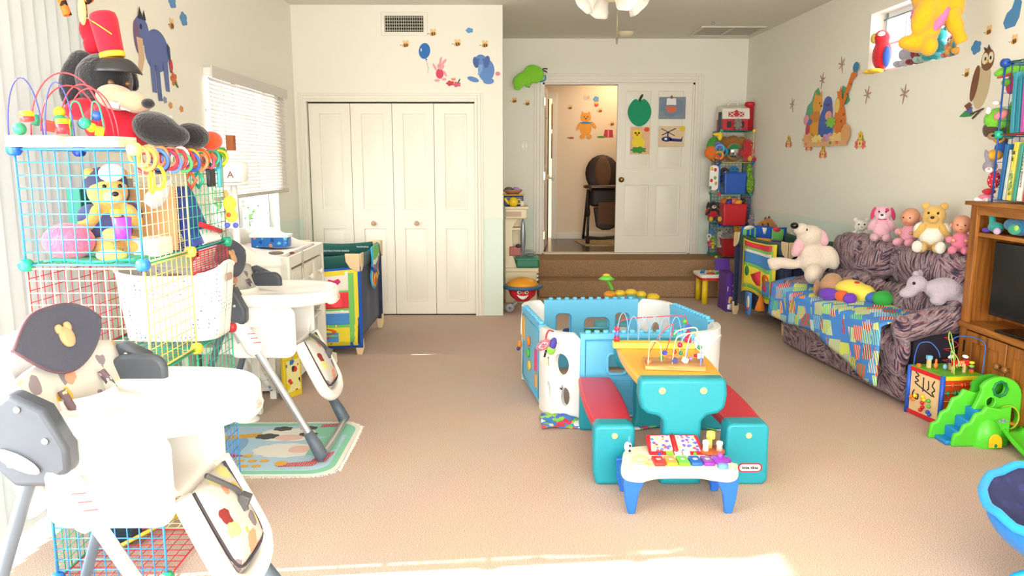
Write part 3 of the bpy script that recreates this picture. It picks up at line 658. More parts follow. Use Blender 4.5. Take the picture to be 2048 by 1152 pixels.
# ---- big dressed dog doll lying back on top of the tower
R90 = PI/2
KB = fur('#17161a'); KR = cloth('#c8102c'); TAN = cloth('#e9c6ab')
bz = 1.50
HS = Matrix.Translation((.055, 0, -.05)); HH = Matrix.Translation((-1.425+.055, 2.78, 1.79)) @ Matrix.Scale(.72, 4) @ Matrix.Translation((1.425, -2.82, -1.905))
t = thing('plush_dog', 'giant black plush animal in red outfit and tall red hat on the wire shelf', 'soft toy', (-1.42, 2.80, bz))
def bp(x, y, Y): return PY(x, y, Y)
link('head', MB().ell(bp(208, 160, 2.88), (.098, .10, .095)).ell(bp(195, 215, 2.9), (.08, .08, .07)), KB, t, w=True, remesh=.009)
link('ear', MB().ell(bp(163, 128, 2.86), (.05, .04, .05), (0, .7, 0), 18).ell(bp(142, 165, 2.84), (.042, .035, .09), (0, .2, 0)), KB, t, w=True, remesh=.008)
link('ear', MB().ell(bp(258, 150, 2.97), (.026, .03, .062), (0, -.35, 0), 18), KB, t, w=True)
GR = fur('#caa184')
link('muzzle', MB().ell(bp(232, 195, 2.76), (.07, .05, .045), (0, .2, 0)).ell(bp(268, 205, 2.72), (.06, .045, .036), (0, .25, 0)), GR, t, w=True, remesh=.007)
link('nose', MB().ell(bp(296, 207, 2.69), (.022, .02, .017)), KB, t, w=True)
link('eye', MB().ell(bp(222, 165, 2.775), .011), mat('#6a4a2c', .2), t, w=True); link('eye', MB().ell(bp(256, 168, 2.82), .010), mat('#6a4a2c', .2), t, w=True)
o = link('jacket', MB().ell(bp(235, 250, 2.86), (.11, .13, .085)).ell(bp(165, 218, 2.84), (.065, .06, .04), (0, -.25, 0)).ell(bp(270, 262, 2.84), (.075, .09, .055)), KR, t, w=True, remesh=.009)
for x, y in ((228, 210), (252, 215)): link('collar_tag', MB().box(bp(x, y, 2.70), (.034, .005, .018), (0, .2, -.1)), mat('#e9ecf4', .5), o, w=True)
link('shoe', MB().ell(bp(313, 258, 2.72), (.082, .07, .058), (0, .35, 0), 20).ell(bp(350, 272, 2.74), (.05, .055, .038)), KB, t, w=True, remesh=.008)
link('shoe', MB().ell(bp(384, 272, 2.98), (.062, .07, .048), (0, .2, 0), 20), KB, t, w=True)
hb_ = bp(226, 116, 2.82); hx_ = V((-.17, 0, 1))
ht = link('hat', MB().lathe([(.036, 0), (.04, .02), (.046, .13), (.042, .15), (.03, .157), (.002, .158)], hb_, 28, hx_), KR, t, w=True)
link('hat_band', MB().lathe([(.038, 0), (.041, .001), (.042, .018), (.039, .02)], hb_, 28, hx_), mat('#e8c22c', .5), ht, w=True)
link('hat_peak', MB().surf(lambda a, b: hb_+V(((.04+.05*b)*math.sin(2.4*(a-.5)+.9), -(.04+.05*b)*math.cos(2.4*(a-.5)+.9), -.05*b*b-.004)), 14, 6), mat('#2a2c2e', .35), ht, w=True, thick=.005)
link('hat_cord', MB().tube(spline([hb_+V((-.055, -.03, .125)), hb_+V((-.02, -.047, .105)), hb_+V((.02, -.035, .075))], 5), .0025, 6), mat('#d8a83c', .5), ht, w=True)
link('sleeve', MB().ell(bp(178, 65, 2.93), (.03, .035, .05), (.1, -.2, 0)).ell(bp(186, 88, 2.93), (.032, .035, .05)), KR, t, w=True)
# tall hanging toy whose striped legs drop into view at the top
t = thing('plush_cat', 'orange striped plush with dangling legs above the tall red hat', 'soft toy', (-1.50, 2.9, 2.2))
OR = cells('striped_fur', '#e9762a', ['#2b1a14', '#e9762a', '#e9762a'], 40, .5)
link('body', MB().ell((-1.46, 2.95, 2.44), (.10, .08, .14)).ell((-1.46, 2.93, 2.62), (.09, .08, .09)), OR, t, w=True, remesh=.01)
for p in ([(-1.52, 2.92, 2.36), (-1.535, 2.92, 2.26), (-1.51, 2.92, 2.165)], [(-1.44, 2.92, 2.36), (-1.45, 2.92, 2.26), (-1.455, 2.92, 2.16)]): link('leg', MB().tube(spline(p, 5), .015, 8), OR, t, w=True)
link('foot', MB().ell((-1.42, 2.88, 2.235), (.035, .03, .04)), OR, t, w=True)
link('belly', MB().ell((-1.425, 2.86, 2.17), (.014, .01, .05)), cloth('#efd87a'), t, w=True)
link('string', MB().cyl((-1.46, 2.95, 2.68), (-1.46, 2.95, CEIL+.18), .002, 6), mat('#d9d4c8', .6), t, w=True)
t.location.z -= .19; t.location.x -= .07
# ---- bead mazes
def bead_maze(name, label, loc, rz, base, basemat, wires, beads, scale=1, basez=0, extra=None):
    t = thing(name, label, 'bead maze', loc, rz, None, scale)
    bs = link('base', base, basemat, t, bevel=.003)
    for col, pts, r in wires: link('wire', MB().tube(pts, r, 8), mat(col, .3), t)
    for kind, col, p, r in beads:
        m = MB()
        if kind == 'b': m.ell(p, r)
        elif kind == 'c': m.box(p, (r*1.7,)*3, (.3, .2, .5))
        elif kind == 'd': m.lathe([(r*.5, -r*.5), (r, -r*.35), (r, r*.35), (r*.5, r*.5)], p, 14, (0, 0, 1))
        elif kind == 'l': m.lathe([(r, -r*.8), (r, r*.8)], p, 14, (0, 0, 1))
        link('bead', m, mat(col, .3), t)
    return t
b = MB().bb((-.16, -.09, 0), (.0, .06, .035)).bb((.0, -.05, 0), (.17, .08, .033))
V = Vector
W1 = [('#3c3f9c', arc((-.19, -.02, .03), (-.08, -.02, .03), .185, 18), .0022), ('#d83a44', arc((-.13, .0, .035), (.09, .04, .035), .20, 24), .0026), ('#d83a44', arc((-.05, .03, .05), (.12, .03, .03), .16, 24), .0026),
      ('#c8323f', arc((-.02, .02, .04), (.15, .0, .03), .15, 24), .0026), ('#d83a44', arc((-.08, -.03, .05), (.06, .06, .06), .14, 24), .0024), ('#4348a8', arc((-.06, -.04, .03), (.03, -.04, .03), .17, 18), .0022),
      ('#2f9d70', spline([(.0, .0, .03), (.005, .0, .13), (.03, .0, .14), (.045, .0, .09), (.065, .0, .085), (.075, .0, .14), (.095, .0, .13), (.105, .0, .06)], 6), .0028)]
B1 = [('b', '#2a9a72', (-.135, -.05, .055), .02), ('d', '#d83a3f', (-.09, -.08, .085), .02), ('d', '#e6c020', (-.09, -.08, .10), .02), ('b', '#2a8f6e', (-.11, 0, .085), .019), ('c', '#d2372f', (-.055, -.02, .065), .017), ('b', '#2aa078', (-.045, .02, .085), .019), ('b', '#e5c11f', (-.05, .03, .112), .018), ('c', '#e8c81f', (-.01, -.01, .075), .014), ('l', '#d22f38', (.005, -.06, .055), .019), ('l', '#e9c01e', (.005, -.06, .072), .018), ('b', '#2b4fb4', (.03, .02, .075), .018), ('b', '#27a07c', (.055, -.02, .075), .018), ('b', '#2b55c8', (.08, .01, .10), .017), ('b', '#e4c41c', (.065, 0, .062), .016), ('c', '#e4c41c', (.095, -.01, .05), .015)]
bead_maze('bead_maze', 'bead maze with looping red wires on top of the wire shelf', (-1.395, 2.54, 1.499), .0, b, wood('pale_wood', '#e9d6b4', '#f6e8cf', 1, 0), W1, B1, 1.0)
# orange cushion and small bits at the far end of the shelf top
single('plush_ball', MB().ell((-1.165, 3.12, 1.535), (.042, .045, .038)), fur('#ee4a1e'), 'bright orange soft ball behind the big black plush shoes', 'ball')
single('toy_block', MB().bb((-1.14, 3.21, 1.499), (-1.11, 3.24, 1.56)), [mat('#8a4a20', .5)], 'small brown striped block behind the orange ball', 'block')
t = thing('water_bottle', 'small dark bottle standing between black plush shoes and blind', 'bottle', (-1.36, 3.2, 1.499))
link('bottle_body', MB().lathe([(.025, 0), (.025, .09), (.018, .11), (.018, .12)], (-1.36, 3.2, 1.499), 16), mat('#3f4a48', .2), t, w=True)
link('cap', MB().lathe([(.016, 0), (.016, .02)], (-1.36, 3.2, 1.617), 16), mat('#c9ccce', .3), t, w=True)
single('toy_apple', MB().ell((-1.28, 3.2, 1.54), (.045, .035, .045)), mat('#d6342c', .4), 'small red toy fruit behind the black plush shoes', 'toy')
# ---- plastic link chain draped along the top rail
rc = ['#f2b06a', '#f6d85a', '#e04a5c', '#f39a6b', '#4f7fe0', '#33323a', '#f0a56c', '#d8304a', '#6a93ea', '#f4a98a', '#d43a48', '#5cc878', '#f2f0ea', '#d83a4c', '#3a6ade', '#f0b03a', '#dc3f52', '#f39a70', '#e9632c', '#f6c64a', '#dd5a78', '#2fae8e', '#f08a3a', '#4aa7d8', '#e8d23c', '#8acb3e']
rn = ['apricot', 'yellow', 'pinkish red', 'peach', 'blue', 'black', 'tan-orange', 'crimson', 'light blue', 'salmon', 'red', 'green', 'white', 'rose red', 'royal blue', 'amber', 'coral red', 'pale orange', 'dark orange', 'gold', 'dusty pink', 'teal', 'vivid orange', 'sky blue', 'lemon', 'lime']
for i, c in enumerate(rc):
    y = 2.53+i*.0285; q = .031 if i < 14 else .027
    o = single('link_ring', MB().torus((0, 0, 0), q, .0062, (.25*math.sin(i*2.3), 1, .35*math.cos(i*1.7)), 18, 6, sq=1.1).xf(Matrix.Translation((TX1+.012*math.sin(i*1.9), y, 1.470-.010*(i % 3)))), mat(c, .3),
        '%s plastic link ring threaded on the top edge of the wire shelf' % rn[i], 'link ring', 'plastic link rings along the wire shelf edge')
t = thing('toy_keys', 'yellow plastic loops hanging from the ring chain', 'toy', (TX1+.01, 2.62, 1.38))
link('loop', MB().torus((TX1+.015, 2.62, 1.40), .032, .006, (.5, 1, 0), sq=1.2), mat('#f6df3c', .3), t, w=True); link('loop', MB().torus((TX1+.01, 2.58, 1.385), .014, .006, (.9, 1, 0), sq=2.4), mat('#f2d83a', .3), t, w=True)
t = thing('link_ring', 'green and orange heart-shaped teether under the ring chain', 'link ring', (TX1+.01, 2.95, 1.38))
link('teether', MB().torus((TX1+.012, 2.90, 1.385), .03, .006, (.6, 1, 0), 4, 6), mat('#e8623c', .3), t, w=True); link('teether', MB().torus((TX1+.012, 2.97, 1.385), .03, .006, (.6, 1, 0), 4, 6), mat('#2fb08c', .3), t, w=True)
t = thing('toy_phone', 'small black plastic toy hanging on the green mesh', 'toy', (TX1+.012, 3.10, 1.39)); link('body', MB().bb((TX1+.004, 3.07, 1.355), (TX1+.02, 3.13, 1.425)), mat('#23252a', .3), t, w=True, bevel=.004); link('strap', MB().cyl((TX1+.012, 3.1, 1.42), (TX1+.012, 3.1, 1.46), .002), mat('#23252a', .5), t, w=True)
t = thing('toy_tube', 'turquoise plastic toy hanging at the far end of ring chain', 'toy', (TX1+.012, 3.20, 1.40)); link('body', MB().bb((TX1+.004, 3.18, 1.35), (TX1+.018, 3.215, 1.435)), mat('#5cc9cf', .3), t, w=True, bevel=.006); link('strap', MB().cyl((TX1+.012, 3.2, 1.43), (TX1+.012, 3.2, 1.46), .002), mat('#e6d24a', .5), t, w=True)
t = plush('plush_giraffe', 'yellow hanging baby toy with spotted legs on the green mesh', 'soft toy', (TX1+.03, 3.24, 1.18), 0, [((0, 0, .10), (.03, .022, .035)), ((.005, 0, .05), (.028, .02, .03))], cloth('#f4e04e'), [('ear', cloth('#e9a25a'), [((-.012, 0, .14), (.01, .008, .016))]), ('foot', cloth('#5a68c8'), [((-.015, 0, .01), (.012, .01, .012)), ((.02, 0, .01), (.012, .01, .012))]), ('patch', cloth('#e9603c'), [((.0, -.018, .055), (.01, .006, .01))])], .005)
single('pencil', MB().tube([(TX1+.01, 2.97, 1.215), (TX1+.012, 3.17, 1.172)], .010, 6), mat('#d02030', .4), 'red stick leaning on the green mesh panel', 'stick')
single('paintbrush', MB().tube([(TX1-.01, 2.92, 1.18), (TX1-.012, 3.16, 1.145)], .004, 6), mat('#2f9a50', .4), 'green stick lying under the red stick on the shelf', 'stick')
# contents of the blue-fronted cell
bear('plush_bear', 'yellow plush bear in navy cap behind the blue wire mesh', (-1.40, 2.74, 1.127), .75, .31, '#efb659', '#f3cf8e', cat='soft toy', wear='#454a78', parts=(('cap', cloth('#3d3e5c'), [((0, .03, .70), (.21, .19, .16)), ((.03, .05, .6), (.2, .17, .16))]), ('cap_brim', cloth('#e6dad6'), [((0, -.19, .80), (.12, .04, .10), (.5, 0, 0))])))
single('soft_ball', MB().ell((-1.465, 2.59, 1.127+.062), (.085, .06, .062), None, 28), mat('#f2607c', 1, 0, 1, 120, .5, 0, 1, 0, .25), 'shaggy pink plush ball behind the lower blue mesh', 'ball')
t = thing('plastic_cup', 'purple plastic cup beside the plush bear in the wire shelf', 'cup', (-1.275, 2.575, 1.19)); link('cup', MB().lathe([(.001, 0), (.024, .001), (.031, .075), (.029, .075), (.022, .006), (.001, .005)], (-1.275, 2.575, 1.195), 20), mat('#a33fd0', .3), t, w=True); link('cup_lid', MB().box((-1.288, 2.565, 1.285), (.03, .02, .026)), mat('#f2d732', .3), t, w=True, bevel=.003)
single('plush_paw', MB().ell((-1.32, 2.6, 1.21), (.04, .025, .025)).ell((-1.31, 2.56, 1.145), (.055, .03, .022)), cloth('#efb75e'), 'yellow plush arm and leg lying in front of the bear', 'soft toy', remesh=.006)
single('toy_blanket', MB().surf(lambda a, b: V((-1.52+.30*a, 2.53+.1*b, 1.128+.004*math.sin(9*a)+.004*b)), 12, 6), cloth('#22b285'), 'green cloth spread under the pink plush ball', 'cloth', thick=.006)
t = thing('plastic_bottle', 'clear bottle with its neck against the cream mesh', 'bottle', (-1.24, 2.78, 1.26)); link('bottle_body', MB().lathe([(.02, 0), (.032, .02), (.033, .06), (.012, .10), (.010, .12)], (-1.25, 2.72, 1.30), 20, (.45, .3, .6)), mat('#e4e8ee', .1, 0, 0, 60, 0, .6), t, w=True)
t = thing('spiral_notebook', 'brown spiral notebook leaning in the cream mesh cell', 'notebook', (-1.3, 2.86, 1.128)); link('cover', MB().box((-1.31, 2.86, 1.245), (.19, .012, .235), (-.12, 0, .15)), mat('#c89a68', .7), t, w=True); 
m = MB()
for i in range(22): m.torus((-1.212, 2.875, 1.14+i*.0098), .006, .0011, (0, .2, 1), 10, 5)
link('spiral_binding', m, mat('#4a4038', .4, .5), t, w=True)
single('ring_binder', MB().box((-1.225, 3.0, 1.245), (.03, .2, .235), (0, -.35, 0)), mat('#2a48a8', .4), 'royal blue binder leaning behind the spiral notebook', 'binder', bevel=.004)
single('cardboard_box', MB().bb((-1.285, 2.66, 1.128), (-1.2, 2.78, 1.19)), mat('#f3efe8', .6), 'small white box on the wire shelf beside the cup', 'box', bevel=.002)
single('book', MB().box((-1.2, 3.08, 1.19), (.02, .16, .12), (0, -.5, 0)), mat('#f4f1ec', .6), 'white booklet leaning at the far end of the wire shelf', 'book')
single('picture_book', MB().box((-1.545, 3.05, 1.26), (.02, .34, .25), (0, .0, 0)), cells('grey_marble', '#b9b3ab', ['#8c857d', '#cfc9c0'], 30, .3), 'grey marbled folder standing at the back of the wire shelf', 'folder')
single('storage_box', MB().bb((-1.55, 2.75, 1.128), (-1.50, 2.86, 1.36)), mat('#1f7d6a', .6), 'dark green box standing behind the plush bear', 'box', bevel=.003)
# white letter tub hung beyond the shelf, in front of the blind
t = thing('plastic_tub', 'white tub printed with a letter in front of the blind', 'tub', (-1.47, 4.22, 1.343))
link('tub', MB().lathe([(.001, 0), (.07, .002), (.085, .012), (.09, .085), (.085, .105), (.06, .11), (.001, .112)], (-1.47, 4.22, 1.345), 28, sx=.9), WPL, t, w=True)
text('A', .05, mat('#7a2b22', .5), Matrix.Translation((-1.45, 4.12, 1.385)) @ Matrix.Rotation(PI/2, 4, 'X') @ Matrix.Rotation(.3, 4, 'Y'), t).matrix_parent_inverse = Matrix.Translation(-t.location)
# it stands on a tall white stool-like diaper stand
t = thing('plant_stand', 'slim white stand holding the lettered tub behind the wire shelf', 'stand', (-1.47, 4.22, 0)); link('post', MB().cyl((-1.47, 4.22, .02), (-1.47, 4.22, 1.33), .018), WPL, t, w=True); link('base', MB().lathe([(.07, 0), (.07, .012), (.03, .03)], (-1.47, 4.22, .0), 24), WPL, t, w=True); link('top_plate', MB().lathe([(.07, 0), (.08, .006), (.08, .014)], (-1.47, 4.22, 1.329), 24), WPL, t, w=True)
# white perforated basket
t = thing('laundry_basket', 'white perforated plastic basket on the middle tier of the wire shelf', 'basket', (-1.33, 2.95, .76))
n = 48
def bsk(a, b):
    q = 2*PI*a; c, s_ = math.cos(q), math.sin(q); k = .86+.14*b; e = 4
    rx = .205*k; ry = .145*k; d = (abs(c)**e+abs(s_)**e)**(-1/e)
    return V((-1.315+rx*d*c, 3.06+ry*d*s_, .765+.25*b+(.045*abs(c)**3*b if b > .8 else 0)))
PERF = cells('perforated_plastic', '#f8f5ef', ['#4f638c', '#8a7aa8'], 58, .20, rnd=.15, rough=.4)
link('basket_wall', MB().surf(bsk, 64, 12), PERF, t, w=True, thick=.006)
link('basket_rim', MB().tube([bsk(i/64, 1) for i in range(64)], .008, 8, True), WPL, t, w=True)
link('basket_floor', MB().prism([(bsk(i/32, 0).x, bsk(i/32, 0).y) for i in range(32)], .762, .768), WPL, t, w=True)
link('handle_hole', MB().prism(rrect(-.035, -.014, .035, .014, .012), -.002, .002, lambda u, v, q: V((-1.106+q, 3.06+u, 1.0+v))), mat('#b09a8c', .6), t, w=True)
single('plush_hand', MB().ell((-1.23, 3.1, .97), (.06, .05, .05)).ell((-1.33, 3.08, .97), (.07, .05, .04)), cloth('#c98f74'), 'brownish soft toy lying inside the white basket', 'soft toy', remesh=.008)
# bunched things on lower shelves
single('folded_blanket', MB().bb((-1.52, 2.92, .385), (-1.22, 3.22, .47)), cells('print_a', '#cfd8cf', ['#d84040', '#3f7fc0', '#4aa060'], 26, .25), 'printed blanket folded on the lower tier of the wire shelf', 'blanket', bevel=.03, seg=4)
single('toy_rake', MB().tube([(-1.45, 2.7, .03), (-1.3, 2.95, .05)], .008, 6).bb((-1.34, 2.93, .03), (-1.27, 2.98, .07)), mat('#d9c040', .4), 'yellow toy rake lying on the bottom tier', 'toy')
single('toy_block', MB().bb((-1.5, 2.75, .02), (-1.42, 2.83, .07)), mat('#1d3040', .4), 'dark block on the floor tier of the wire shelf', 'block')
single('storage_crate', MB().bb((-1.9, 1.75, 0), (-1.74, 2.25, .55)), mat('#2aa4c8', .4), 'turquoise box at the far left edge beneath the near high chair', 'box', bevel=.01)
# ================================================================ changing table, playard, back-left corner
CREAMW = mat('#f3eee2', .45)
t = thing('changing_table', 'cream white changing table with three drawers under the window', 'changing table', (-1.62, 5.17, 0))
X0, X1, Y0, Y1 = -1.9, -1.34, 4.72, 5.62
def endp(y):
    m = MB(); pr = [(X0, .02), (X1, .02), (X1, .875), (X1-.1, .88)]+[(X1-.1-.30*k/8, .88+.11*(.5-.5*math.cos(PI*k/8))) for k in range(1, 9)]+[(X0, .99)]
    m.prism(pr, y-.014, y+.014, lambda u, v, q: V((u, q, v))); return m
for y in (Y0+.014, Y1-.014): link('side_panel', endp(y), CREAMW, t, w=True, bevel=.004)
for y in (Y0+.02, Y1-.02): link('front_post', MB().bb((X1-.05, y-.02, .0), (X1+.01, y+.02, .875)), CREAMW, t, w=True, bevel=.003)
link('back_panel', MB().prism([(Y0, .8), (Y1, .8), (Y1, .98), (Y1-.15, .99), ((Y0+Y1)/2, 1.02), (Y0+.15, .99), (Y0, .98)], X0, X0+.02, lambda u, v, q: V((q, u, v))), CREAMW, t, w=True, bevel=.003)
link('back_panel', MB().bb((X0, Y0, .1), (X0+.01, Y1, .8)), CREAMW, t, w=True)
link('top_board', MB().bb((X0, Y0, .80), (X1, Y1, .825)), CREAMW, t, w=True, bevel=.003)
link('top_rail', MB().bb((X1-.015, Y0+.03, .80), (X1+.008, Y1-.03, .872)), CREAMW, t, w=True, bevel=.003)
for i in range(3):
    a = Y0+.05+i*.272; d = link('drawer', MB().bb((X1-.02, a, .60), (X1+.006, a+.262, .785)).bb((X1+.004, a+.02, .62), (X1+.010, a+.242, .765)), mat('#efe9dc', .4), t, w=True, bevel=.003)
    link('knob', MB().lathe([(.008, 0), (.008, .012), (.02, .022), (.02, .03), (.008, .036)], (X1+.008, a+.131, .69), 14, (1, 0, 0)), mat('#f5efe4', .3), d, w=True)
for z in (.12, .36): link('shelf_board', MB().bb((X0, Y0+.02, z), (X1-.01, Y1-.02, z+.02)), CREAMW, t, w=True, bevel=.002)
link('bottom_rail', MB().bb((X1-.02, Y0, .07), (X1, Y1, .12)), CREAMW, t, w=True)
single('changing_pad', MB().surf(lambda a, b: V((X0+.05+.47*a, Y0+.05+.78*b, .835+.035*abs(2*a-1)**2)), 14, 10), mat('#efe3dd', .7), 'pinkish white contoured pad on top of the changing table', 'changing pad', thick=.018)
t = thing('wipes_tub', 'blue fish-printed wipes tub at the back of changing table', 'tub', (-1.66, 5.46, .86))
link('tub', MB().prism(rrect(-1.79, 5.40, -1.53, 5.53, .03), .86, .93), cells('sea_print', '#1f6fc4', ['#2aa9d8', '#f08a3c', '#1b3f8c', '#63c6d8'], 26, .36, rough=.35), t, w=True, bevel=.004)
link('tub_lid', MB().prism(rrect(-1.80, 5.39, -1.52, 5.54, .03), .93, .95), mat('#eef0f4', .3), t, w=True, bevel=.004)
t = thing('pump_bottle', 'clear pump bottle by the window above the changing table', 'bottle', (-1.86, 4.95, .99))
t.location = (-1.80, 4.98, .86)
link('bottle_body', MB().lathe([(.035, 0), (.04, .01), (.04, .11), (.03, .14), (.014, .15), (.014, .165)], (-1.8, 4.98, .862), 20), mat('#e9eef2', .1, 0, 0, 60, 0, .5), t, w=True)
link('pump', MB().cyl((-1.8, 4.98, 1.02), (-1.8, 4.98, 1.06), .008).tube([(-1.8, 4.98, 1.06), (-1.765, 4.965, 1.055)], .009), WPL, t, w=True)
single('hair_brush', MB().ell((-1.45, 4.86, .885), (.05, .02, .012)), mat('#7d7264', .5), 'small grey-brown brush on the changing pad', 'brush')
single('toy_pebble', MB().ell((-1.37, 4.93, .878), (.018, .014, .008)), mat('#8c3a2a', .5), 'small dark red pebble on the changing table edge', 'pebble')
t = thing('hanging_tag', 'clear tag hanging on the changing table drawer', 'tag', (X1+.02, 5.02, .74)); link('tag', MB().bb((X1+.014, 5.0, .70), (X1+.018, 5.035, .77)), mat('#e8e6e0', .2), t, w=True); link('clip', MB().bb((X1+.009, 5.01, .77), (X1+.02, 5.02, .885)), mat('#b9b6ae', .3, .8), t, w=True)
# printed bedding piled in front of the table
BED = cells('toy_print', '#d9d6cb', ['#e06a62', '#5f8fc0', '#62b080', '#c7c3b8', '#b6b1c4'], 24, .27)
single('folded_quilt', MB().surf(lambda a, b: V((-1.86+.50*b, 4.78+.80*a, .50+.06*math.sin(3*a)+.012*math.sin(17*a+5*b)-.10*b*b)), 20, 12), BED, 'pale quilt printed with small toys folded on the upper shelf', 'quilt', thick=.05)
single('play_mat', MB().surf(lambda a, b: V((-1.84+.46*b, 4.33+.31*a, .47-.13*a+.012*math.sin(14*a)-.30*b**3)), 16, 14), BED, 'pale printed mat hanging over the bench beside the changing table', 'mat', thick=.03)
t = thing('low_bench', 'low cream bench beside the changing table under the mat', 'bench', (-1.62, 4.46, 0))
link('bench_top', MB().bb((-1.86, 4.32, .36), (-1.42, 4.66, .40)), CREAMW, t, w=True, bevel=.004)
for x in (-1.84, -1.44):
    for y in (4.34, 4.64): link('leg', MB().bb((x-.02, y-.02, 0), (x+.02, y+.02, .36)), CREAMW, t, w=True, bevel=.003)
t = thing('board_book', 'yellow board book with wire carry handle standing on the floor', 'book', (-1.38, 4.70, 0))
bb_ = link('cover', MB().box((-1.335, 4.67, .135), (.02, .16, .27), (0, 0, -.45)), mat('#efd023', .5), t, w=True, bevel=.002)
link('cover_picture', MB().box((-1.322, 4.664, .14), (.003, .12, .2), (0, 0, -.45)), cells('cover_art', '#efe9a0', ['#d8402c', '#3a78c0', '#efd023', '#3a3a34'], 18, .4), bb_, w=True)
link('carry_loop', MB().torus((-1.32, 4.66, .30), .035, .003, (1, .3, 0), sq=1.8), mat('#dfe3e4', .3, .8), t, w=True)
single('paper_sheet', MB().box((-1.36, 4.80, .34), (.16, .14, .004), (.4, .5, .3)), mat('#bcd6e0', .8), 'pale blue paper sticking out above the yellow book', 'paper')
single('paper_bag', MB().box((-1.25, 5.3, .06), (.1, .14, .11), (.2, .3, .3)), mat('#ece3cc', .8), 'crumpled cream paper beside the changing table leg', 'paper', bevel=.01)
# ---- playard builder
NAVY = cloth('#1d2b4e'); DGREEN = cloth('#0f4f46'); BEIGE = mat('#e3c79c', .5); MESHN = mat('#22325a', .9, alpha=.75)
def playard(label, loc, rz, w, L, h, top, skirt):
    """top rail padded, beige plastic corners, mesh and skirt walls; local x 0..w, y 0..L"""
    t = thing('playard', label, 'playpen', loc, rz)
    TM = cloth(top); SK = cloth(skirt)
    C = [(0, 0), (w, 0), (w, L), (0, L)]
    for i in range(4):
        a = V((*C[i], 0)); b = V((*C[(i+1) % 4], 0)); d = (b-a).normalized(); n = V((-d.y, d.x, 0)); a2 = a+d*.05; b2 = b-d*.05
        m = MB(); Hh = [h-.035, h-.035]
        link('top_rail', MB().surf(lambda u, v: a2.lerp(b2, u)+n*(.022*math.sin(2*PI*v))+V((0, 0, h-.055+.055*math.cos(2*PI*v)-.02*math.sin(PI*u))), 14, 12), TM, t)
        link('side_wall', MB().surf(lambda u, v: a2.lerp(b2, u)+n*(.008*math.sin(5*PI*u)*math.sin(PI*v))+V((0, 0, .12+(h-.20)*v)), 14, 6), SK, t, thick=.006)
        link('corner_post', MB().tube([a+V((0, 0, .09)), a+V((0, 0, h-.03))], .026, 10), SK, t)
        cc = V((w/2, L/2, 0)); o = (a-cc); o.normalize()
        m = MB()
        for dd in (d, V((C[i-1][0], C[i-1][1], 0))-a):
            dd = dd.normalized(); nn = V((-dd.y, dd.x, 0)); nn = nn if nn.dot(o) > 0 else -nn
            pts = [(-.025, .01), (.085, .01), (.08, -.05), (.05, -.10), (.0, -.125), (-.025, -.125)]
            m.prism(pts, .024, .036, lambda u, v, q, dd=dd, nn=nn: a+dd*u+nn*q+V((0, 0, h+v)))
        link('corner_cap', m, BEIGE, t, bevel=.006)
        link('foot', MB().prism([(-.03, .13), (.03, .13), (.035, .06), (.02, 0), (-.02, 0), (-.028, .05)], -.018, .018, lambda u, v, q: a+V((u, q, v))), BEIGE, t, bevel=.006)
    link('floor_pad', MB().bb((.03, .03, .13), (w-.03, L-.03, .16)), mat('#6a6f78', .8), t, bevel=.01)
    return t
QC = [mat(c, .9) for c in ('#1b57b5', '#f2dc3c', '#7cc96a', '#f4efe2', '#e8404a', '#4f92d8', '#e06a1f', '#d83a78', '#2a8a4a', '#f0a13a', '#7b2f96', '#3aa8d8', '#12294f')]
QN = ('blue', 'yellow', 'green', 'white', 'red', 'skyblue', 'orange', 'pink', 'dkgreen', 'peach', 'purple', 'cyan', 'navy')
def quilt(name, label, fn, rects, group=None):
    """hanging cloth toy: fn(u,v,q) maps its face; rects are (u0,v0,u1,v1,colour) stacked in order"""
    m = MB(); q = 0
    def f(u, v, w): return fn(u, v, w)
    nu = 10
    for r in rects:
        if len(r) == 5:
            u0, v0, u1, v1, c = r; P = [(u0+(u1-u0)*i/nu, v0) for i in range(nu+1)]+[(u1, v0+(v1-v0)*i/nu) for i in range(1, nu+1)]+[(u1-(u1-u0)*i/nu, v1) for i in range(1, nu+1)]+[(u0, v1-(v1-v0)*i/nu) for i in range(1, nu)]
            o = q
            vs = [fn(u0+(u1-u0)*i/nu, v0+(v1-v0)*j/nu, o) for i in range(nu+1) for j in range(nu+1)]
            m.add(vs, [(i*(nu+1)+j, (i+1)*(nu+1)+j, (i+1)*(nu+1)+j+1, i*(nu+1)+j+1) for i in range(nu) for j in range(nu)], True, QN.index(c))
        else:
            P, c = r; m.add([fn(a, b, q) for a, b in P], [tuple(range(len(P)))], True, QN.index(c))
        q += .0006
    return m
# playard beside the closet: outer side faces the room
c1 = playard('dark green and navy playard in front of the closet doors', (-1.79, 5.74, 0), 0, .68, .97, .77, '#115048', '#26324f')
def wrk(t, body, size, pos, rx=PI/2, rz=0, col='#cfe0da'): return text(body, size, mat(col, .7), Matrix.Translation(V(pos)) @ Matrix.Rotation(rz, 4, 'Z') @ Matrix.Rotation(rx, 4, 'X'), t)
single('bulk', MB().bb((-1.60, 6.655, .48), (-1.15, 6.68, .60)), DGREEN, 'dark green flap inside the near playard', 'cloth') if False else None
wrk(c1, 'WARNING', .022, (.55, .94, .725)); wrk(c1, 'INSTRUCTIONS INSIDE', .022, (.32, .94, .69))
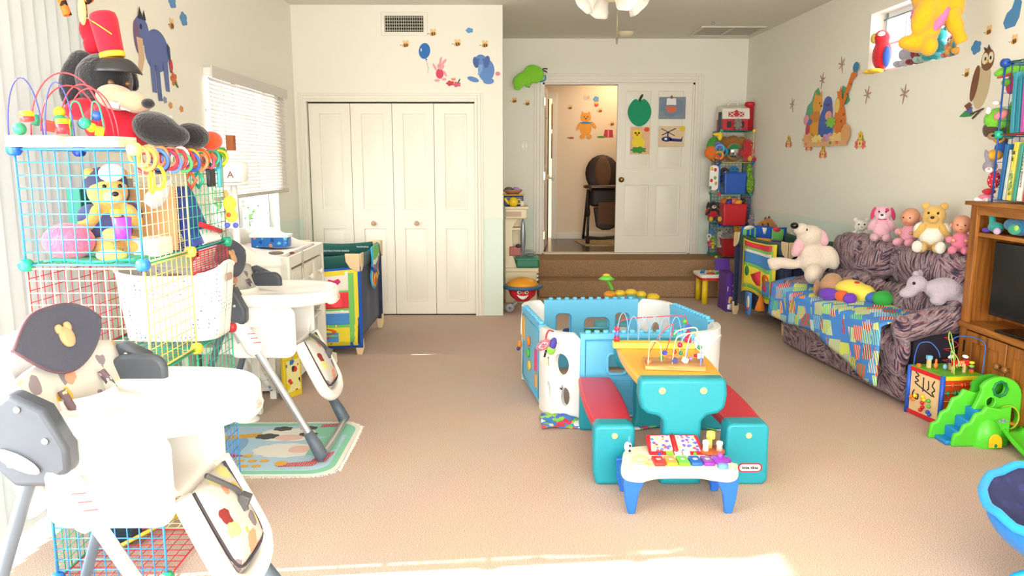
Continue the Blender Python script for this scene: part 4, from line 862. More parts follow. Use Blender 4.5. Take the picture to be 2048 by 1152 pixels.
# quilted play mat over the near rail of playard
def q1(u, v, q): return V((-1.68+.60*u, 5.712-.012*math.sin(9*u+3*v)*v-q, .66-.60*v-.0*u+.05*(u-.5)*(1-v)))
qm = quilt('x', '', q1, [(0, 0, 1, 1, 'blue'), (.0, .03, .96, .97, 'yellow'), (.0, .07, .91, .93, 'green'), (.0, .05, .84, .28, 'white'), (.0, .03, .80, .09, 'yellow'), (.0, .30, .84, .50, 'red'), (.0, .53, .84, .56, 'white'), (.0, .56, .84, .70, 'skyblue'), (.05, .74, .84, .93, 'yellow'), (.3, .80, .7, .92, 'skyblue'),
  ([(.66, .15), (.60, .13), (.57, .17), (.66, .25), (.75, .17), (.72, .13)], 'pink'), (oval(.35, .15, .08, .03), 'yellow'), (oval(.2, .18, .06, .03), 'red'), (oval(.50, .79, .18, .045), 'orange'), (oval(.5, .86, .1, .03), 'pink'), (oval(.62, .845, .08, .015), 'green')])
single('play_quilt', qm, QC, 'patchwork play quilt hanging over the green playard facing the room', 'play quilt', thick=.008)
single('quilt_carrot', MB().lathe([(.04, 0), (.035, .02), (.003, .11)], (-1.37, 5.69, .0), 12), cloth('#f08022'), 'orange cloth cone on the floor beneath the green playard quilt', 'cloth')
def q2(u, v, q): return V((-1.055+.015*math.sin(7*v)*v+q, 6.05+.34*u, .79-.34*v-.05*math.sin(5*u)*v))
qm = quilt('x', '', q2, [(0, 0, 1, .9, 'cyan'), (.08, 0, .92, .3, 'green'), (.08, .28, .92, .38, 'white'), (.1, .38, .9, .55, 'green'), (.1, .55, .9, .85, 'yellow'), (oval(.5, .5, .25, .12), 'skyblue'), (.12, .38, .25, .85, 'red'), (.7, .3, .8, .8, 'red'), (.35, .7, .6, .85, 'orange')])
single('cloth_book', qm, QC, 'bright cloth activity book draped over the outer playard rail', 'cloth book', thick=.012)
single('cloth_ribbon', MB().tube(spline([(-1.05, 6.02, .63), (-1.04, 6.10, .60), (-1.04, 6.16, .59)], 5), .012, 6), cloth('#1d3fae'), 'blue cloth tab hanging below the beige playard corner', 'ribbon')
# ================================================================ toy kitchen
t = thing('play_kitchen', 'tall beige toy kitchen between the closet wall and steps', 'toy kitchen', (.10, 8.05, 0))
KC = mat('#ecdcb8', .45)
kx0, kx1, ky0, ky1 = -.0, .235, 7.9, 8.16
link('base_cabinet', MB().bb((kx0, ky0, 0), (.33, ky1, .37)), KC, t, w=True, bevel=.012)
link('counter_edge', MB().bb((kx0, ky0-.015, .33), (.345, ky1, .375)), KC, t, w=True, bevel=.01)
link('sink_basin', MB().bb((.115, 7.87, .375), (.35, 8.12, .47)), mat('#1d7a58', .3), t, w=True, bevel=.015)
link('sink_rim', MB().bb((.11, 7.865, .455), (.355, 8.13, .475)), mat('#23906a', .3), t, w=True, bevel=.006)
link('faucet', MB().tube(spline([(.2, 8.02, .47), (.2, 8.0, .53), (.28, 7.97, .545), (.31, 7.96, .53)], 5), .012, 8), mat('#b9bec0', .3, .5), t, w=True)
link('side_column', MB().prism([(kx0, .37), (.13, .37), (.11, .42), (.08, .5), (.075, .78), (.10, .83), (.14, .88), (kx0, .88)], ky0+.02, ky1-.02, lambda u, v, q: V((u, q, v))), KC, t, w=True, bevel=.006)
link('back_panel', MB().bb((kx0, ky1-.03, .37), (.17, ky1, .9)), KC, t, w=True)
link('oven_door', MB().bb((.045, ky0-.01, .50), (.16, ky0+.02, .595)), mat('#a8524a', .4), t, w=True, bevel=.006)
link('phone', MB().ell((.135, ky0+.0, .60), (.03, .02, .022)), mat('#3a2a2a', .4), t, w=True)
link('mirror_panel', MB().ell((.185, ky0+.06, .68), (.028, .02, .20)), mat('#8d9398', .25, .4), t, w=True)
link('mid_shelf', MB().bb((.07, ky0+.02, .765), (.16, ky1, .785)), KC, t, w=True)
link('canopy', MB().bb((kx0, ky0-.02, .88), (.225, ky1, .985)), KC, t, w=True, bevel=.012)
link('canopy_rim', MB().bb((kx0, ky0-.03, .98), (.24, ky1+.01, 1.005)), KC, t, w=True, bevel=.006)
link('canopy_grille', MB().bb((.01, ky0-.026, .905), (.165, ky0-.015, .955)), mat('#c9a890', .5), t, w=True)
for z in (.2, .24, .28): link('latch_bump', MB().ell((.335, ky0, z+.05), (.012, .012, .014)), WPL, t, w=True)
t = thing('toy_teapot', 'yellow toy teapot on top of the beige toy kitchen', 'teapot', (.09, 7.93, 1.006))
link('pot_body', MB().lathe([(.03, 0), (.05, .03), (.05, .06), (.03, .085), (.008, .095)], (.085, 7.93, 1.006), 20), mat('#f2cf1c', .3), t, w=True)
link('spout', MB().tube(spline([(.045, 7.93, 1.03), (.015, 7.93, 1.06), (.0, 7.93, 1.09)], 5), [.014]*5+[.013]*6, 8), mat('#f2cf1c', .3), t, w=True)
link('handle', MB().torus((.14, 7.93, 1.055), .022, .006, (0, 1, 0)), mat('#f2cf1c', .3), t, w=True)
single('toy_mug', MB().lathe([(.02, 0), (.024, .055), (.021, .055), (.018, .004)], (.175, 7.93, 1.006), 16), mat('#e9dfc4', .4), 'cream toy mug beside the yellow toy teapot', 'mug')
single('toy_tub', MB().bb((-.01, 8.0, 1.006), (.19, 8.14, 1.11)), mat('#243f86', .4), 'navy blue tub behind the yellow toy teapot', 'tub', bevel=.01)
single('toy_tray', MB().bb((-.02, 7.99, 1.112), (.2, 8.15, 1.125)), mat('#f0b424', .4), 'amber tray lying on the navy tub', 'tray', bevel=.004)
t = thing('toy_basket', 'brownish basket of toy dishes at the very top of the kitchen', 'basket', (.08, 8.07, 1.127)); link('basket', MB().lathe([(.06, 0), (.10, .03), (.10, .045), (.092, .045), (.055, .006)], (.08, 8.07, 1.127), 20), mat('#b07a5c', .6), t, w=True)
single('toy_cup', MB().lathe([(.03, 0), (.04, .04), (.002, .05)], (.115, 8.04, 1.15), 16, (.3, 0, 1)), mat('#b58ad0', .4), 'lilac toy cup lying in the brownish basket', 'cup')
single('toy_pan', MB().ell((.04, 8.06, 1.17), (.05, .04, .03)), mat('#5a5a5e', .4), 'grey toy pan lying in the brownish basket', 'pan')
single('toy_helmet', MB().ell((.265, 7.98, .50), (.06, .05, .02)), mat('#6d8074', .4), 'grey-green toy dish lying in the green toy sink', 'dish')
# barbecue toy with a smiling face
t = thing('toy_barbecue', 'red smiling toy barbecue with orange lid in front of kitchen', 'toy barbecue', (.16, 7.45, 0))
bx, by = .17, 7.45
link('bowl', MB().lathe([(.002, .10), (.06, .11), (.12, .16), (.145, .235)], (bx, by, 0), 28), mat('#dd1f2d', .3), t, w=True)
lid = link('lid', MB().lathe([(.158, .262), (.155, .28), (.12, .315), (.06, .338), (.002, .343)], (bx, by, 0), 28), mat('#f0a024', .3), t, w=True)
rg = link('side_tray', MB().lathe([(.15, .235), (.18, .238), (.182, .262), (.15, .265)], (bx, by, 0), 28, sx=1.08), mat('#2f6a94', .35), t, w=True)
for dx in (-.035, .035):
    e = link('eye', MB().ell((bx+dx, by-.133, .215), (.019, .008, .019)), mat('#ffffff', .3), t, w=True); link('pupil', MB().ell((bx+dx+.003, by-.141, .214), (.009, .005, .010)), EYE, e, w=True)
link('nose', MB().ell((bx, by-.14, .195), .012), mat('#e8452c', .3), t, w=True)
link('mouth', MB().surf(lambda a, b: V((bx-.06+.12*a, by-.128+.02*abs(2*a-1)**2+.02*b*0-.001, .178-.035*(1-(2*a-1)**2)*(b)-.0+.012*abs(2*a-1)**2)), 12, 3), mat('#fffaf2', .3), t, w=True, thick=.006)
for sx in (-1, 1):
    link('leg', MB().tube([(bx+sx*.04, by, .11), (bx+sx*.11, by-.02, .05)], .016, 8), mat('#a9aeb2', .4), t, w=True)
w_ = link('wheel', MB().lathe([(.02, -.016), (.042, -.014), (.045, 0), (.042, .014), (.02, .016)], (bx-.125, by-.03, .045), 20, (0, 1, 0)), mat('#a5abb0', .4), t, w=True)
link('wheel_hub', MB().lathe([(.014, 0), (.01, .006)], (bx-.125, by-.046, .045), 12, (0, -1, 0)), mat('#6f777d', .4), w_, w=True)
# green butterfly plush hung over the doorway corner
t = thing('plush_butterfly', 'lime green plush butterfly hanging at the doorway corner', 'soft toy', (.28, 9.05, 2.3))
LG = fur('#8fe03a'); 
def pb(x, y): return PY(x, y, 9.06)
for (x, y, rx, rz, a) in ((1046, 158, .125, .075, -.5), (1068, 148, .12, .10, .3)):
    link('wing', MB().ell(pb(x, y), (rx, .03, rz), (0, a, 0), 20), LG, t, w=True)
link('wing', MB().ell(pb(1038, 166), (.06, .03, .09), (0, .3, 0), 18).ell(pb(1056, 163), (.045, .03, .07)), LG, t, w=True, remesh=.01)
link('body', MB().ell(pb(1052, 165), (.018, .02, .07), (0, -.6, 0)), mat('#2a6ac0', .8), t, w=True)
link('antenna', MB().tube(spline([pb(1083, 140), pb(1089, 137), pb(1095, 138)], 4), .007, 6).tube(spline([pb(1083, 141), pb(1090, 142), pb(1094, 145)], 4), .007, 6), mat('#35203a', .6), t, w=True)
link('wing_trim', MB().tube(spline([pb(1090, 150), pb(1091, 158), pb(1084, 163), pb(1075, 162)], 5), .008, 6), mat('#1f8fb8', .6), t, w=True)
# light switch, artwork on the closed leaf
t = thing('light_switch', 'white light switch plate beside the doorway', 'light switch', (.23, YB-.006, 1.58)); link('plate', MB().bb((.19, YB-.007, 1.58), (.27, YB-.001, 1.70)), WTRIM, t, w=True, bevel=.002)
for dx in (-.02, .02): link('toggle', MB().bb((.23+dx-.008, YB-.014, 1.62), (.23+dx+.008, YB-.006, 1.66)), mat('#fbf7ee', .3), t, w=True)
def fl(y0): return lambda u, v, q: V((u, y0-q, v))
PAPER = mat('#e6cfae', .9)
AY = YB+.003
m = MB(); ap = [(1.565+.13*1.0*math.cos(a)*(1+.06*math.cos(2*a)), 2.03+.165*math.sin(a)*(1-.10*abs(math.cos(a))**6)-(.03 if False else 0)) for a in [2*PI*i/36 for i in range(36)]]
ap = [(x, y-(.04*math.exp(-((x-1.565)/.035)**2) if y > 2.1 else 0)) for x, y in ap]
m.prism(ap, .0, .003, fl(AY), mi=0); m.prism([(1.565, 2.14), (1.55, 2.17), (1.575, 2.22), (1.60, 2.235), (1.60, 2.21), (1.578, 2.16)], .001, .004, fl(AY), mi=1)
single('paper_apple', m, [mat('#149a6a', .8, 0, .3, 40, 0, 0, 1, 0, .15), mat('#2c3f2c', .8)], 'green paper apple taped to the closed white door', 'artwork')
def sheet(x0, z0, x1, z1): return MB().prism([(x0, z0), (x1, z0), (x1, z1), (x0, z1)], 0, .0015, fl(AY), mi=0)
m = sheet(1.79, 1.95, 2.10, 2.20); m.prism(blobp(1.94, 2.08, .13, .10, 5, .1), .0015, .002, fl(AY), mi=1); m.prism([(1.875, 2.11), (1.99, 2.11), (1.985, 2.185), (1.88, 2.185)], .002, .0026, fl(AY), mi=2); m.prism([(1.86, 2.095), (2.0, 2.095), (1.99, 2.04), (1.95, 2.015), (1.90, 2.02)], .002, .0028, fl(AY), mi=3); m.prism([(1.925, 2.18), (1.945, 2.18), (1.945, 2.215), (1.925, 2.215)], .002, .003, fl(AY), mi=4)
single('boat_drawing', m, [mat('#8b96a0', .9, 0, 0, 60, 0, 0, 1, 0, .3), mat('#7d8ea3', .9), mat('#f6f6f4', .8), mat('#d7785a', .8), mat('#8a5a3a', .8)], 'painting of a sailing boat taped on the upper right of the door', 'artwork')
m = sheet(1.465, 1.545, 1.695, 1.86); m.prism(blobp(1.545, 1.775, .055, .055, 8, .1), .0015, .002, fl(AY), mi=1); m.prism(oval(1.56, 1.68, .075, .06), .0015, .0021, fl(AY), mi=1); m.prism(blobp(1.565, 1.595, .085, .035, 7, .2), .0015, .0024, fl(AY), mi=2)
for a, b, r, k in ((1.525, 1.79, .012, 3), (1.565, 1.79, .012, 3), (1.545, 1.77, .014, 4)): m.prism(oval(a, b, r, r, 10), .002, .003, fl(AY), mi=k)
m.prism(blobp(1.655, 1.83, .03, .025, 8, .2), .0015, .002, fl(AY), mi=4)
single('chick_drawing', m, [mat('#f0c49a', .9), mat('#f7dc3a', .8), mat('#3f9a44', .8), mat('#3a2a1a', .8), mat('#e8582a', .8)], 'painting of a yellow animal on grass, lower left on the door', 'artwork')
m = sheet(1.80, 1.63, 2.10, 1.87); m.prism(oval(1.89, 1.72, .06, .03), .0015, .002, fl(AY), mi=1); m.prism([(1.93, 1.73), (2.06, 1.72), (2.08, 1.76), (2.07, 1.69), (1.93, 1.695)], .0015, .002, fl(AY), mi=1); m.prism([(1.865, 1.71), (1.895, 1.71), (1.895, 1.735), (1.865, 1.735)], .002, .0025, fl(AY), mi=2)
for pp in ([(1.82, 1.84), (1.83, 1.845), (1.99, 1.76), (1.98, 1.755)], [(1.83, 1.77), (1.84, 1.762), (2.0, 1.84), (1.99, 1.847)], [(1.895, 1.74), (1.91, 1.74), (1.91, 1.80), (1.895, 1.80)]): m.prism(pp, .002, .0026, fl(AY), mi=1)
m.prism(oval(2.07, 1.84, .035, .03), .0015, .002, fl(AY), mi=3)
single('helicopter_drawing', m, [mat('#ecd0a8', .9), mat('#1c2f78', .7), mat('#f4f2ea', .8), mat('#f0d040', .8)], 'painting of a blue helicopter, lower right on the door', 'artwork')
# picture sheets on the open leaf, edge on
for i, (z0, c, n) in enumerate(((1.85, '#e8a06a', 'upper'), (1.5, '#e0b48c', 'lower'))): single('paper_drawing', MB().bb((.572, YB+.32, z0), (.574, YB+.56, z0+.30)), cells('kid_art%d' % i, c, ['#c84a3a', '#4a8a5a', '#e8c89a'], 22, .3), '%s drawing taped on the door leaf that stands open' % n, 'artwork')
# hall: brown high chair on a mat
t = thing('hall_high_chair', 'dark brown high chair standing in the hall behind the doorway', 'high chair', (1.28, 10.45, PLAT)); t.name = 'high_chair'
BR = mat('#2b1c15', .6); BR2 = cloth('#6a4a35'); GM = mat('#3f3f3a', .4, .4)
P_ = PLAT
for sx in (-1, 1):
    x = 1.33+sx*.235
    link('front_leg', MB().tube([(x, 10.2, P_+.03), (x-sx*.03, 10.4, P_+.70)], .018, 8), GM, t, w=True); link('rear_leg', MB().tube([(x, 10.78, P_+.03), (x-sx*.03, 10.5, P_+.72)], .018, 8), GM, t, w=True)
    link('leg_joint', MB().ell((x-sx*.015, 10.32, P_+.42), (.03, .05, .08)), BR, t, w=True); link('foot', MB().tube([(x, 10.19, P_+.10), (x, 10.17, P_+.02)], .028, 8), BR, t, w=True)
link('cross_bar', MB().tube(spline([(1.1, 10.75, P_+.05), (1.33, 10.78, P_+.03), (1.56, 10.75, P_+.05)], 5), .02, 8), GM, t, w=True)
link('tray', MB().prism(rrect(1.04, 10.08, 1.62, 10.42, .1), P_+.745, P_+.785), mat('#4a3328', .35), t, w=True, bevel=.012)
link('seat', MB().bb((1.14, 10.22, P_+.50), (1.52, 10.6, P_+.74)), BR, t, w=True, bevel=.04, seg=3)
bkx = MB().ell((1.33, 10.62, P_+.93), (.235, .06, .26), (-.2, 0, 0), 20)
o = link('backrest', bkx, BR, t, w=True); link('backrest_insert', MB().ell((1.33, 10.57, P_+.94), (.11, .03, .22), (-.2, 0, 0), 18), BR2, o, w=True)
link('leg_rest', MB().prism([(1.16, P_+.5), (1.5, P_+.5), (1.46, P_+.24), (1.38, P_+.2), (1.28, P_+.2), (1.2, P_+.24)], 10.14, 10.18, lambda u, v, q: V((u, q, v))), BR, t, w=True, bevel=.02, seg=3)
link('leg_rest_pad', MB().box((1.33, 10.13, P_+.42), (.22, .02, .3)), BR2, t, w=True, bevel=.01)
single('floor_mat', MB().add([(.95, 10.75, P_+.001), (1.05, 10.02, P_+.001), (2.0, 10.02, P_+.001), (2.0, 10.75, P_+.001), (.95, 10.75, P_+.006), (1.05, 10.02, P_+.006), (2.0, 10.02, P_+.006), (2.0, 10.75, P_+.006)], [(3,2,1,0),(4,5,6,7),(0,1,5,4),(1,2,6,5),(2,3,7,6),(3,0,4,7)], False), cells('mat_print', '#d9c8a0', ['#efe6cc', '#b8a884'], 14, .4), 'beige patterned floor mat under the brown high chair', 'mat')
single('door_stop', MB().bb((.53, HB+.02, PLAT+.85), (.57, HB+.06, PLAT+.93)), mat('#efe9dc', .3), 'white door knob seen in the dark hall doorway', 'knob') if False else link('door_knob', MB().lathe([(.012, 0), (.012, .03), (.03, .036), (.032, .055), (.004, .066)], (.60, HB+.06, 1.25), axis=(0, -1, 0)), mat('#efe9dc', .3), d7)
# ================================================================ play yard castle
PB = mat('#6cc6ee', .35); PBD = mat('#5abbe6', .35); PW = mat('#f6f4f1', .32)
H_ = .505
t = thing('play_fence', 'blue and white castle play fence standing in the middle of the carpet', 'play fence', (.68, 4.78, 0))
# corner points, going round: back-left, back-right, right, front-right, front, front-left, left
def stud_row(m, f, u0, u1, n):
    for i in range(n):
        u = u0+(u1-u0)*(i+.5)/n; c = f(u, H_, .02); m.lathe([(.016, -.004), (.016, .012), (.013, .016)], c, 12)
def straight(A, B, holes, name='wall_panel', studs=10, deco=None, drop=0):
    A = V((*A, 0)); B = V((*B, 0)); d = (B-A).normalized(); L = (B-A).length; n = V((d.y, -d.x, 0))
    if n.dot(A-V((.68, 4.78, 0))) < 0: n = -n
    f = lambda u, v, q: A+d*u+n*(q-.02)+V((0, 0, v))
    m = MB().holed([(0, .02), (L, .02), (L, H_-.01), (0, H_-.01)], holes, .0, .035, f, step=.6)
    o = link(name, m, PB, t, w=True, bevel=.003)
    # raised frame round the whole panel and round each opening
    def ring(P, r=.008, q=.036): return MB().tube([f(a, b, q) for a, b in P], r, 8, True)
    link('panel_rim', ring([(.03, .05), (L-.03, .05), (L-.03, H_-.04), (.03, H_-.04)], .006), PBD, o, w=True)
    for h in holes:
        link('window_rim', ring(h, .010), PB, o, w=True); 
    s_ = MB(); s_.prism([(0, H_-.03), (L, H_-.03), (L, H_), (0, H_)], -.002, .042, f)
    stud_row(s_, f, 0.02, L-.02, studs); link('studded_rail', s_, PB, o, w=True)
    return o, f, L
def curved(A, B, C, holes, nm='corner_panel'):
    """bezier bend from A through control B to C"""
    A, B, C = [V((*p, 0)) for p in (A, B, C)]
    def P(s): return A.lerp(B, s).lerp(B.lerp(C, s), s)
    L = sum((P((i+1)/20)-P(i/20)).length for i in range(20))
    def f(u, v, q):
        s = max(0, min(1, u/L)); p = P(s); d = (P(min(1, s+.01))-P(max(0, s-.01))).normalized(); n = V((d.y, -d.x, 0))
        if n.dot(p-V((.68, 4.78, 0))) < 0: n = -n
        return p+n*(q-.02)+V((0, 0, v))
    m = MB().holed([(0, .0), (L, .0), (L, H_-.03), (L*.9, H_), (L*.1, H_), (0, H_-.03)], holes(L), 0, .04, f, step=.045)
    o = link(nm, m, PW, t, w=True, bevel=.004)
    link('arch_rim', MB().tube([f(L/2+.36*L*math.cos(a), .30+.16*math.sin(a), .041) for a in [PI*i/14 for i in range(15)]], .006, 6), PW, o, w=True)
    return o, f, L
pBL, pBR, pR1, pR2, pF2, pF1, pL2, pL1 = (.27, 5.28), (.93, 5.32), (1.13, 5.10), (1.25, 4.58), (1.06, 4.24), (.42, 4.22), (.22, 4.44), (.13, 5.04)
rr = rrect
o1, f1, L1 = straight(pBR, pBL, [rr(.47, .25, .58, .41, .03), rr(.20, .22, .38, .38, .04), rr(.06, .25, .16, .41, .03)], studs=11)
link('window_bar', MB().tube([f1(.20, .30, .02), f1(.38, .30, .02)], .006, 8), PB, o1, w=True)
for (a, b, c, d) in ((-.02, 5.28, .02, .3),): pass
oL, fL, LL = straight(pL1, pL2, [], studs=13)
link('activity_arch', MB().prism([(.03, .30), (.10, .30), (.10, .43), (.065, .46), (.03, .43)], .036, .042, fL), mat('#f2b24a', .4), oL, w=True)
for a, b, c in ((.27, .33, '#f08a2c'), (.25, .25, '#5fc04a'), (.30, .18, '#f2c24a')): link('turning_disc', MB().lathe([(.03, 0), (.03, .012), (.02, .016)], fL(a, b, .036), 14, (-1, -.15, 0)), mat(c, .35), oL, w=True)
link('activity_slot', MB().prism([(.47, .20), (.52, .20), (.52, .33), (.47, .33)], .036, .044, fL), mat('#e8407a', .4), oL, w=True)
link('activity_slot', MB().prism([(.48, .10), (.52, .10), (.52, .18), (.48, .18)], .036, .044, fL), mat('#f2a24a', .4), oL, w=True)
oF, fF, LF = straight(pF1, pF2, [rr(.155, .27, .265, .39, .025), [(.31, .02), (.46, .02), (.46, .11)]+[(.385+.075*math.cos(a), .11+.07*math.sin(a)) for a in [PI*i/10 for i in range(1, 10)]]+[(.31, .11)]], studs=12)
link('brick_groove', MB().tube([fF(.04, .235, .037), fF(.6, .235, .037)], .003, 6), PBD, oF, w=True)
for u in (.12, .2, .29, .37): link('brick_groove', MB().tube([fF(u, .195, .037), fF(u, .235, .037)], .003, 6), PBD, oF, w=True)
oR, fR, LR = straight(pR1, pR2, [], studs=12)
link('brick_groove', MB().tube([fR(.04, .3, -.002), fR(LR-.04, .3, -.002)], .003, 6), PBD, oR, w=True)
curved(pL1, (.12, 5.26), pBL, lambda L: [])
curved(pBR, (1.10, 5.32), pR1, lambda L: [oval(L*.5, .28, .05, .07, 14)])
curved(pR2, (1.29, 4.30), pF2, lambda L: [oval(L*.35, .27, .045, .07, 14)])
oc, fc, Lc = curved(pF1, (.25, 4.22), pL2, lambda L: [oval(L*.33, .32, .05, .065, 16), oval(L*.24, .135, .026, .055, 14), oval(L*.62, .15, .022, .055, 14)])
# crinkly sheet under the play fence
CRK = cells('swirl_print', '#4a8ad8', ['#e04458', '#9cd45a', '#f4f2ee', '#5a6ad8', '#e04458', '#8ad04a', '#f0eee8'], 24, .62)
single('play_sheet', MB().surf(lambda a, b: V((.20+1.0*a, 4.04+.24*b+.02*math.sin(11*a), .006+(.012+.012*math.sin(31*a+7*b)+.012*math.sin(19*b+23*a))*(.35+.65*math.sin(PI*b)))), 60, 12), CRK, 'crinkled blue, red and green printed sheet along the foot of the castle play fence', 'sheet', thick=.004)
# rattle toys clipped over the near white corner
t2 = thing('rattle_toy', 'red strap with checked leaf rattle hung on the white play fence corner', 'rattle', (.27, 4.28, .42))
def pf(x, y, Y=4.18): return PY(x, y, Y)
link('strap', MB().tube(spline([pf(1106, 663, 4.26), pf(1098, 661), pf(1093, 670), pf(1092, 680)], 6), .005, 6), mat('#d0303c', .5), t2, w=True)
link('leaf', MB().ell(pf(1087, 690), (.045, .015, .027), (0, -.6, 0)), cells('checked_cloth', '#f6f4f4', ['#c0284c'], 120, .46, metric='CHEBYCHEV', rnd=0), t2, w=True)
link('leaf', MB().ell(pf(1105, 690), (.022, .015, .045), (0, .3, 0)), mat('#4a3c9c', .6), t2, w=True)
link('leaf', MB().ell(pf(1102, 699), (.025, .015, .03)), mat('#8ed04a', .6), t2, w=True)
link('handle', MB().torus(pf(1093, 722), .022, .005, (0, 1, 0), 3, 8, sq=1.2), mat('#e8e06a', .4), t2, w=True)
link('clip', MB().tube([pf(1092, 700), pf(1089, 714)], .006, 6), mat('#23252a', .4), t2, w=True)
t2 = thing('rattle_toy', 'small dark insect rattle clipped outside the left play fence panel', 'rattle', (.12, 4.9, .26)); link('body', MB().ell((.095, 4.93, .27), (.015, .02, .03)), mat('#f08a2c', .5), t2, w=True); link('wing', MB().ell((.085, 4.9, .25), (.012, .03, .012)), mat('#4a3a7c', .5), t2, w=True)
# things seen inside and behind the fence
def toy_instr(name, label, cat, c, cols, keycols=None):
    t = thing(name, label, cat, c); return t
t = thing('toy_drum', 'white and green toy drum behind the back play fence window', 'toy drum', (.42, 5.55, 0)); link('drum_shell', MB().lathe([(.07, 0), (.085, .02), (.085, .12)], (.42, 5.55, 0), 24), mat('#2f9a4a', .4), t, w=True); link('drum_head', MB().lathe([(.085, .12), (.09, .13), (.085, .20), (.06, .22), (.002, .225)], (.42, 5.55, 0), 24), mat('#e8eaea', .4), t, w=True); link('drum_knob', MB().ell((.46, 5.53, .23), (.04, .03, .02)), mat('#2a4a9c', .4), t, w=True)
t = thing('toy_piano', 'green toy piano with coloured keys behind the play fence', 'toy piano', (.63, 5.5, 0)); link('body', MB().lathe([(.02, 0), (.15, .0), (.155, .16), (.12, .22), (.002, .24)], (.63, 5.58, 0), 28, sy=.5), mat('#2f8a3c', .4), t, w=True)
for i, c in enumerate(('#2a4a9c', '#6ac04a', '#f0b43a', '#f0902c')): link('key', MB().bb((.52+i*.055, 5.44, .03), (.565+i*.055, 5.47, .13)), mat(c, .35), t, w=True, bevel=.005)
single('toy_wagon', MB().bb((.80, 5.5, 0), (.94, 5.62, .11)).bb((.78, 5.48, .11), (.96, 5.64, .17), mi=1).bb((.80, 5.5, .17), (.94, 5.62, .24), mi=2), [mat('#c8283a', .4), mat('#22262a', .5), mat('#e8ece8', .4)], 'red, black and white stacked toy seen through the back right window of the fence', 'toy', bevel=.008)
single('toy_bin', MB().bb((1.0, 5.45, 0), (1.07, 5.55, .22)), mat('#2f8a4a', .4), 'green toy block at the back right corner outside the fence', 'toy', bevel=.01)
single('seat_cushion', MB().ell((.72, 4.40, .10), (.09, .05, .09)), cells('dot_cushion', '#20262e', ['#d83a3a', '#e8c23a', '#4aa04a', '#4a7ac8'], 40, .34), 'black cushion with coloured dots inside the play fence arch', 'cushion')
# activity toy behind the fence, lying on the carpet near the steps
t = thing('activity_gym', 'blue and yellow baby activity toy with green palm behind the play fence', 'baby toy', (.9, 6.3, 0))
def pg(x, y, Y=6.3): return PY(x, y, Y)
SKY = mat('#58b8cc', .35); YEL = mat('#f0cc2c', .35); 
for x, y, r in ((1220, 590, .045), (1240, 588, .04), (1262, 586, .045), (1282, 590, .04), (1306, 595, .05)):
    p = pg(x, y); c_ = link('cup', MB().lathe([(.6*r, -.10), (r*1.05, -.06), (r*1.05, -.01)], p, 16), SKY, t, w=True); link('cup_top', MB().lathe([(r*1.1, -.01), (r*1.15, .012), (r*.7, .03), (.002, .034)], p, 16), YEL if x != 1220 else mat('#f0a02c', .35), c_, w=True)
link('arch', MB().tube([pg(1255, 606)+V((.11*math.cos(a), 0, .0+.06*math.sin(a))) for a in [PI*i/12 for i in range(13)]], .02, 8), mat('#e8825a', .4), t, w=True)
link('base', MB().bb((.75, 6.25, .0), (1.22, 6.42, .14)), SKY, t, w=True, bevel=.03, seg=3)
link('knob', MB().ell(pg(1285, 600), (.05, .03, .02)), mat('#2a6ad0', .4), t, w=True)
link('palm_stem', MB().tube(spline([pg(1225, 580), pg(1218, 566), pg(1212, 556)], 5), .014, 8), mat('#6ac03a', .4), t, w=True)
pl_ = link('palm_leaf', MB().lathe([(.002, .03), (.03, .02), (.07, -.01), (.05, -.015), (.002, -.005)], pg(1213, 556), 14), mat('#7ad04a', .4), t, w=True); link('palm_fruit', MB().ell(pg(1213, 550), (.03, .03, .012)), mat('#f2d43a', .4), pl_, w=True)
# ================================================================ picnic table
TEAL = mat('#1b96a6', .38, 0, .12, 300); RED = mat('#d3253f', .35, 0, .12, 300); YT = mat('#f2b540', .4)
t = thing('picnic_table', 'children\'s picnic table with yellow top, teal legs and red benches', 'picnic table', (.80, 3.75, 0))
tm = MB(); xs = lambda y: .008*math.sin((y-3.36)/.78*PI)
def top(u, v, q): return V((u, v, q))
N = 14
def slab(m, xc0, xc1, y0, y1, z0, z1, bulge, mi=0):
    pts = [(xc0-bulge*math.sin(PI*i/N), y0+(y1-y0)*i/N) for i in range(N+1)]+[(xc1+bulge*math.sin(PI*i/N), y0+(y1-y0)*i/N) for i in range(N, -1, -1)]
    m.prism(pts, z0, z1, mi=mi); return m
link('tabletop', slab(MB(), .605, .99, 3.36, 4.12, .44, .492, .02), YT, t, w=True, bevel=.014, seg=3)
def tleg(y0, y1):
    P = [(.60, .485), (.615, .497), (.975, .497), (.99, .485), (.995, .42), (.985, .36), (.955, .335), (.905, .325), (.885, .30), (.88, .06), (.895, .0), (.70, .0), (.715, .06), (.71, .30), (.69, .325), (.64, .335), (.61, .36), (.597, .42)]
    return MB().prism(P, y0, y1, lambda u, v, q: V((u, q, v)))
for y0, y1 in ((3.31, 3.40), (4.06, 4.15)):
    l = link('table_leg', tleg(y0, y1), TEAL, t, w=True, bevel=.018, seg=3)
    if y0 < 3.5:
        for x in (.70, .885): link('bolt', MB().lathe([(.016, -.002), (.016, .004), (.012, .008), (.002, .009)], (x, y0, .445), 16, (0, -1, 0)), mat('#e3d68c', .4), l, w=True)
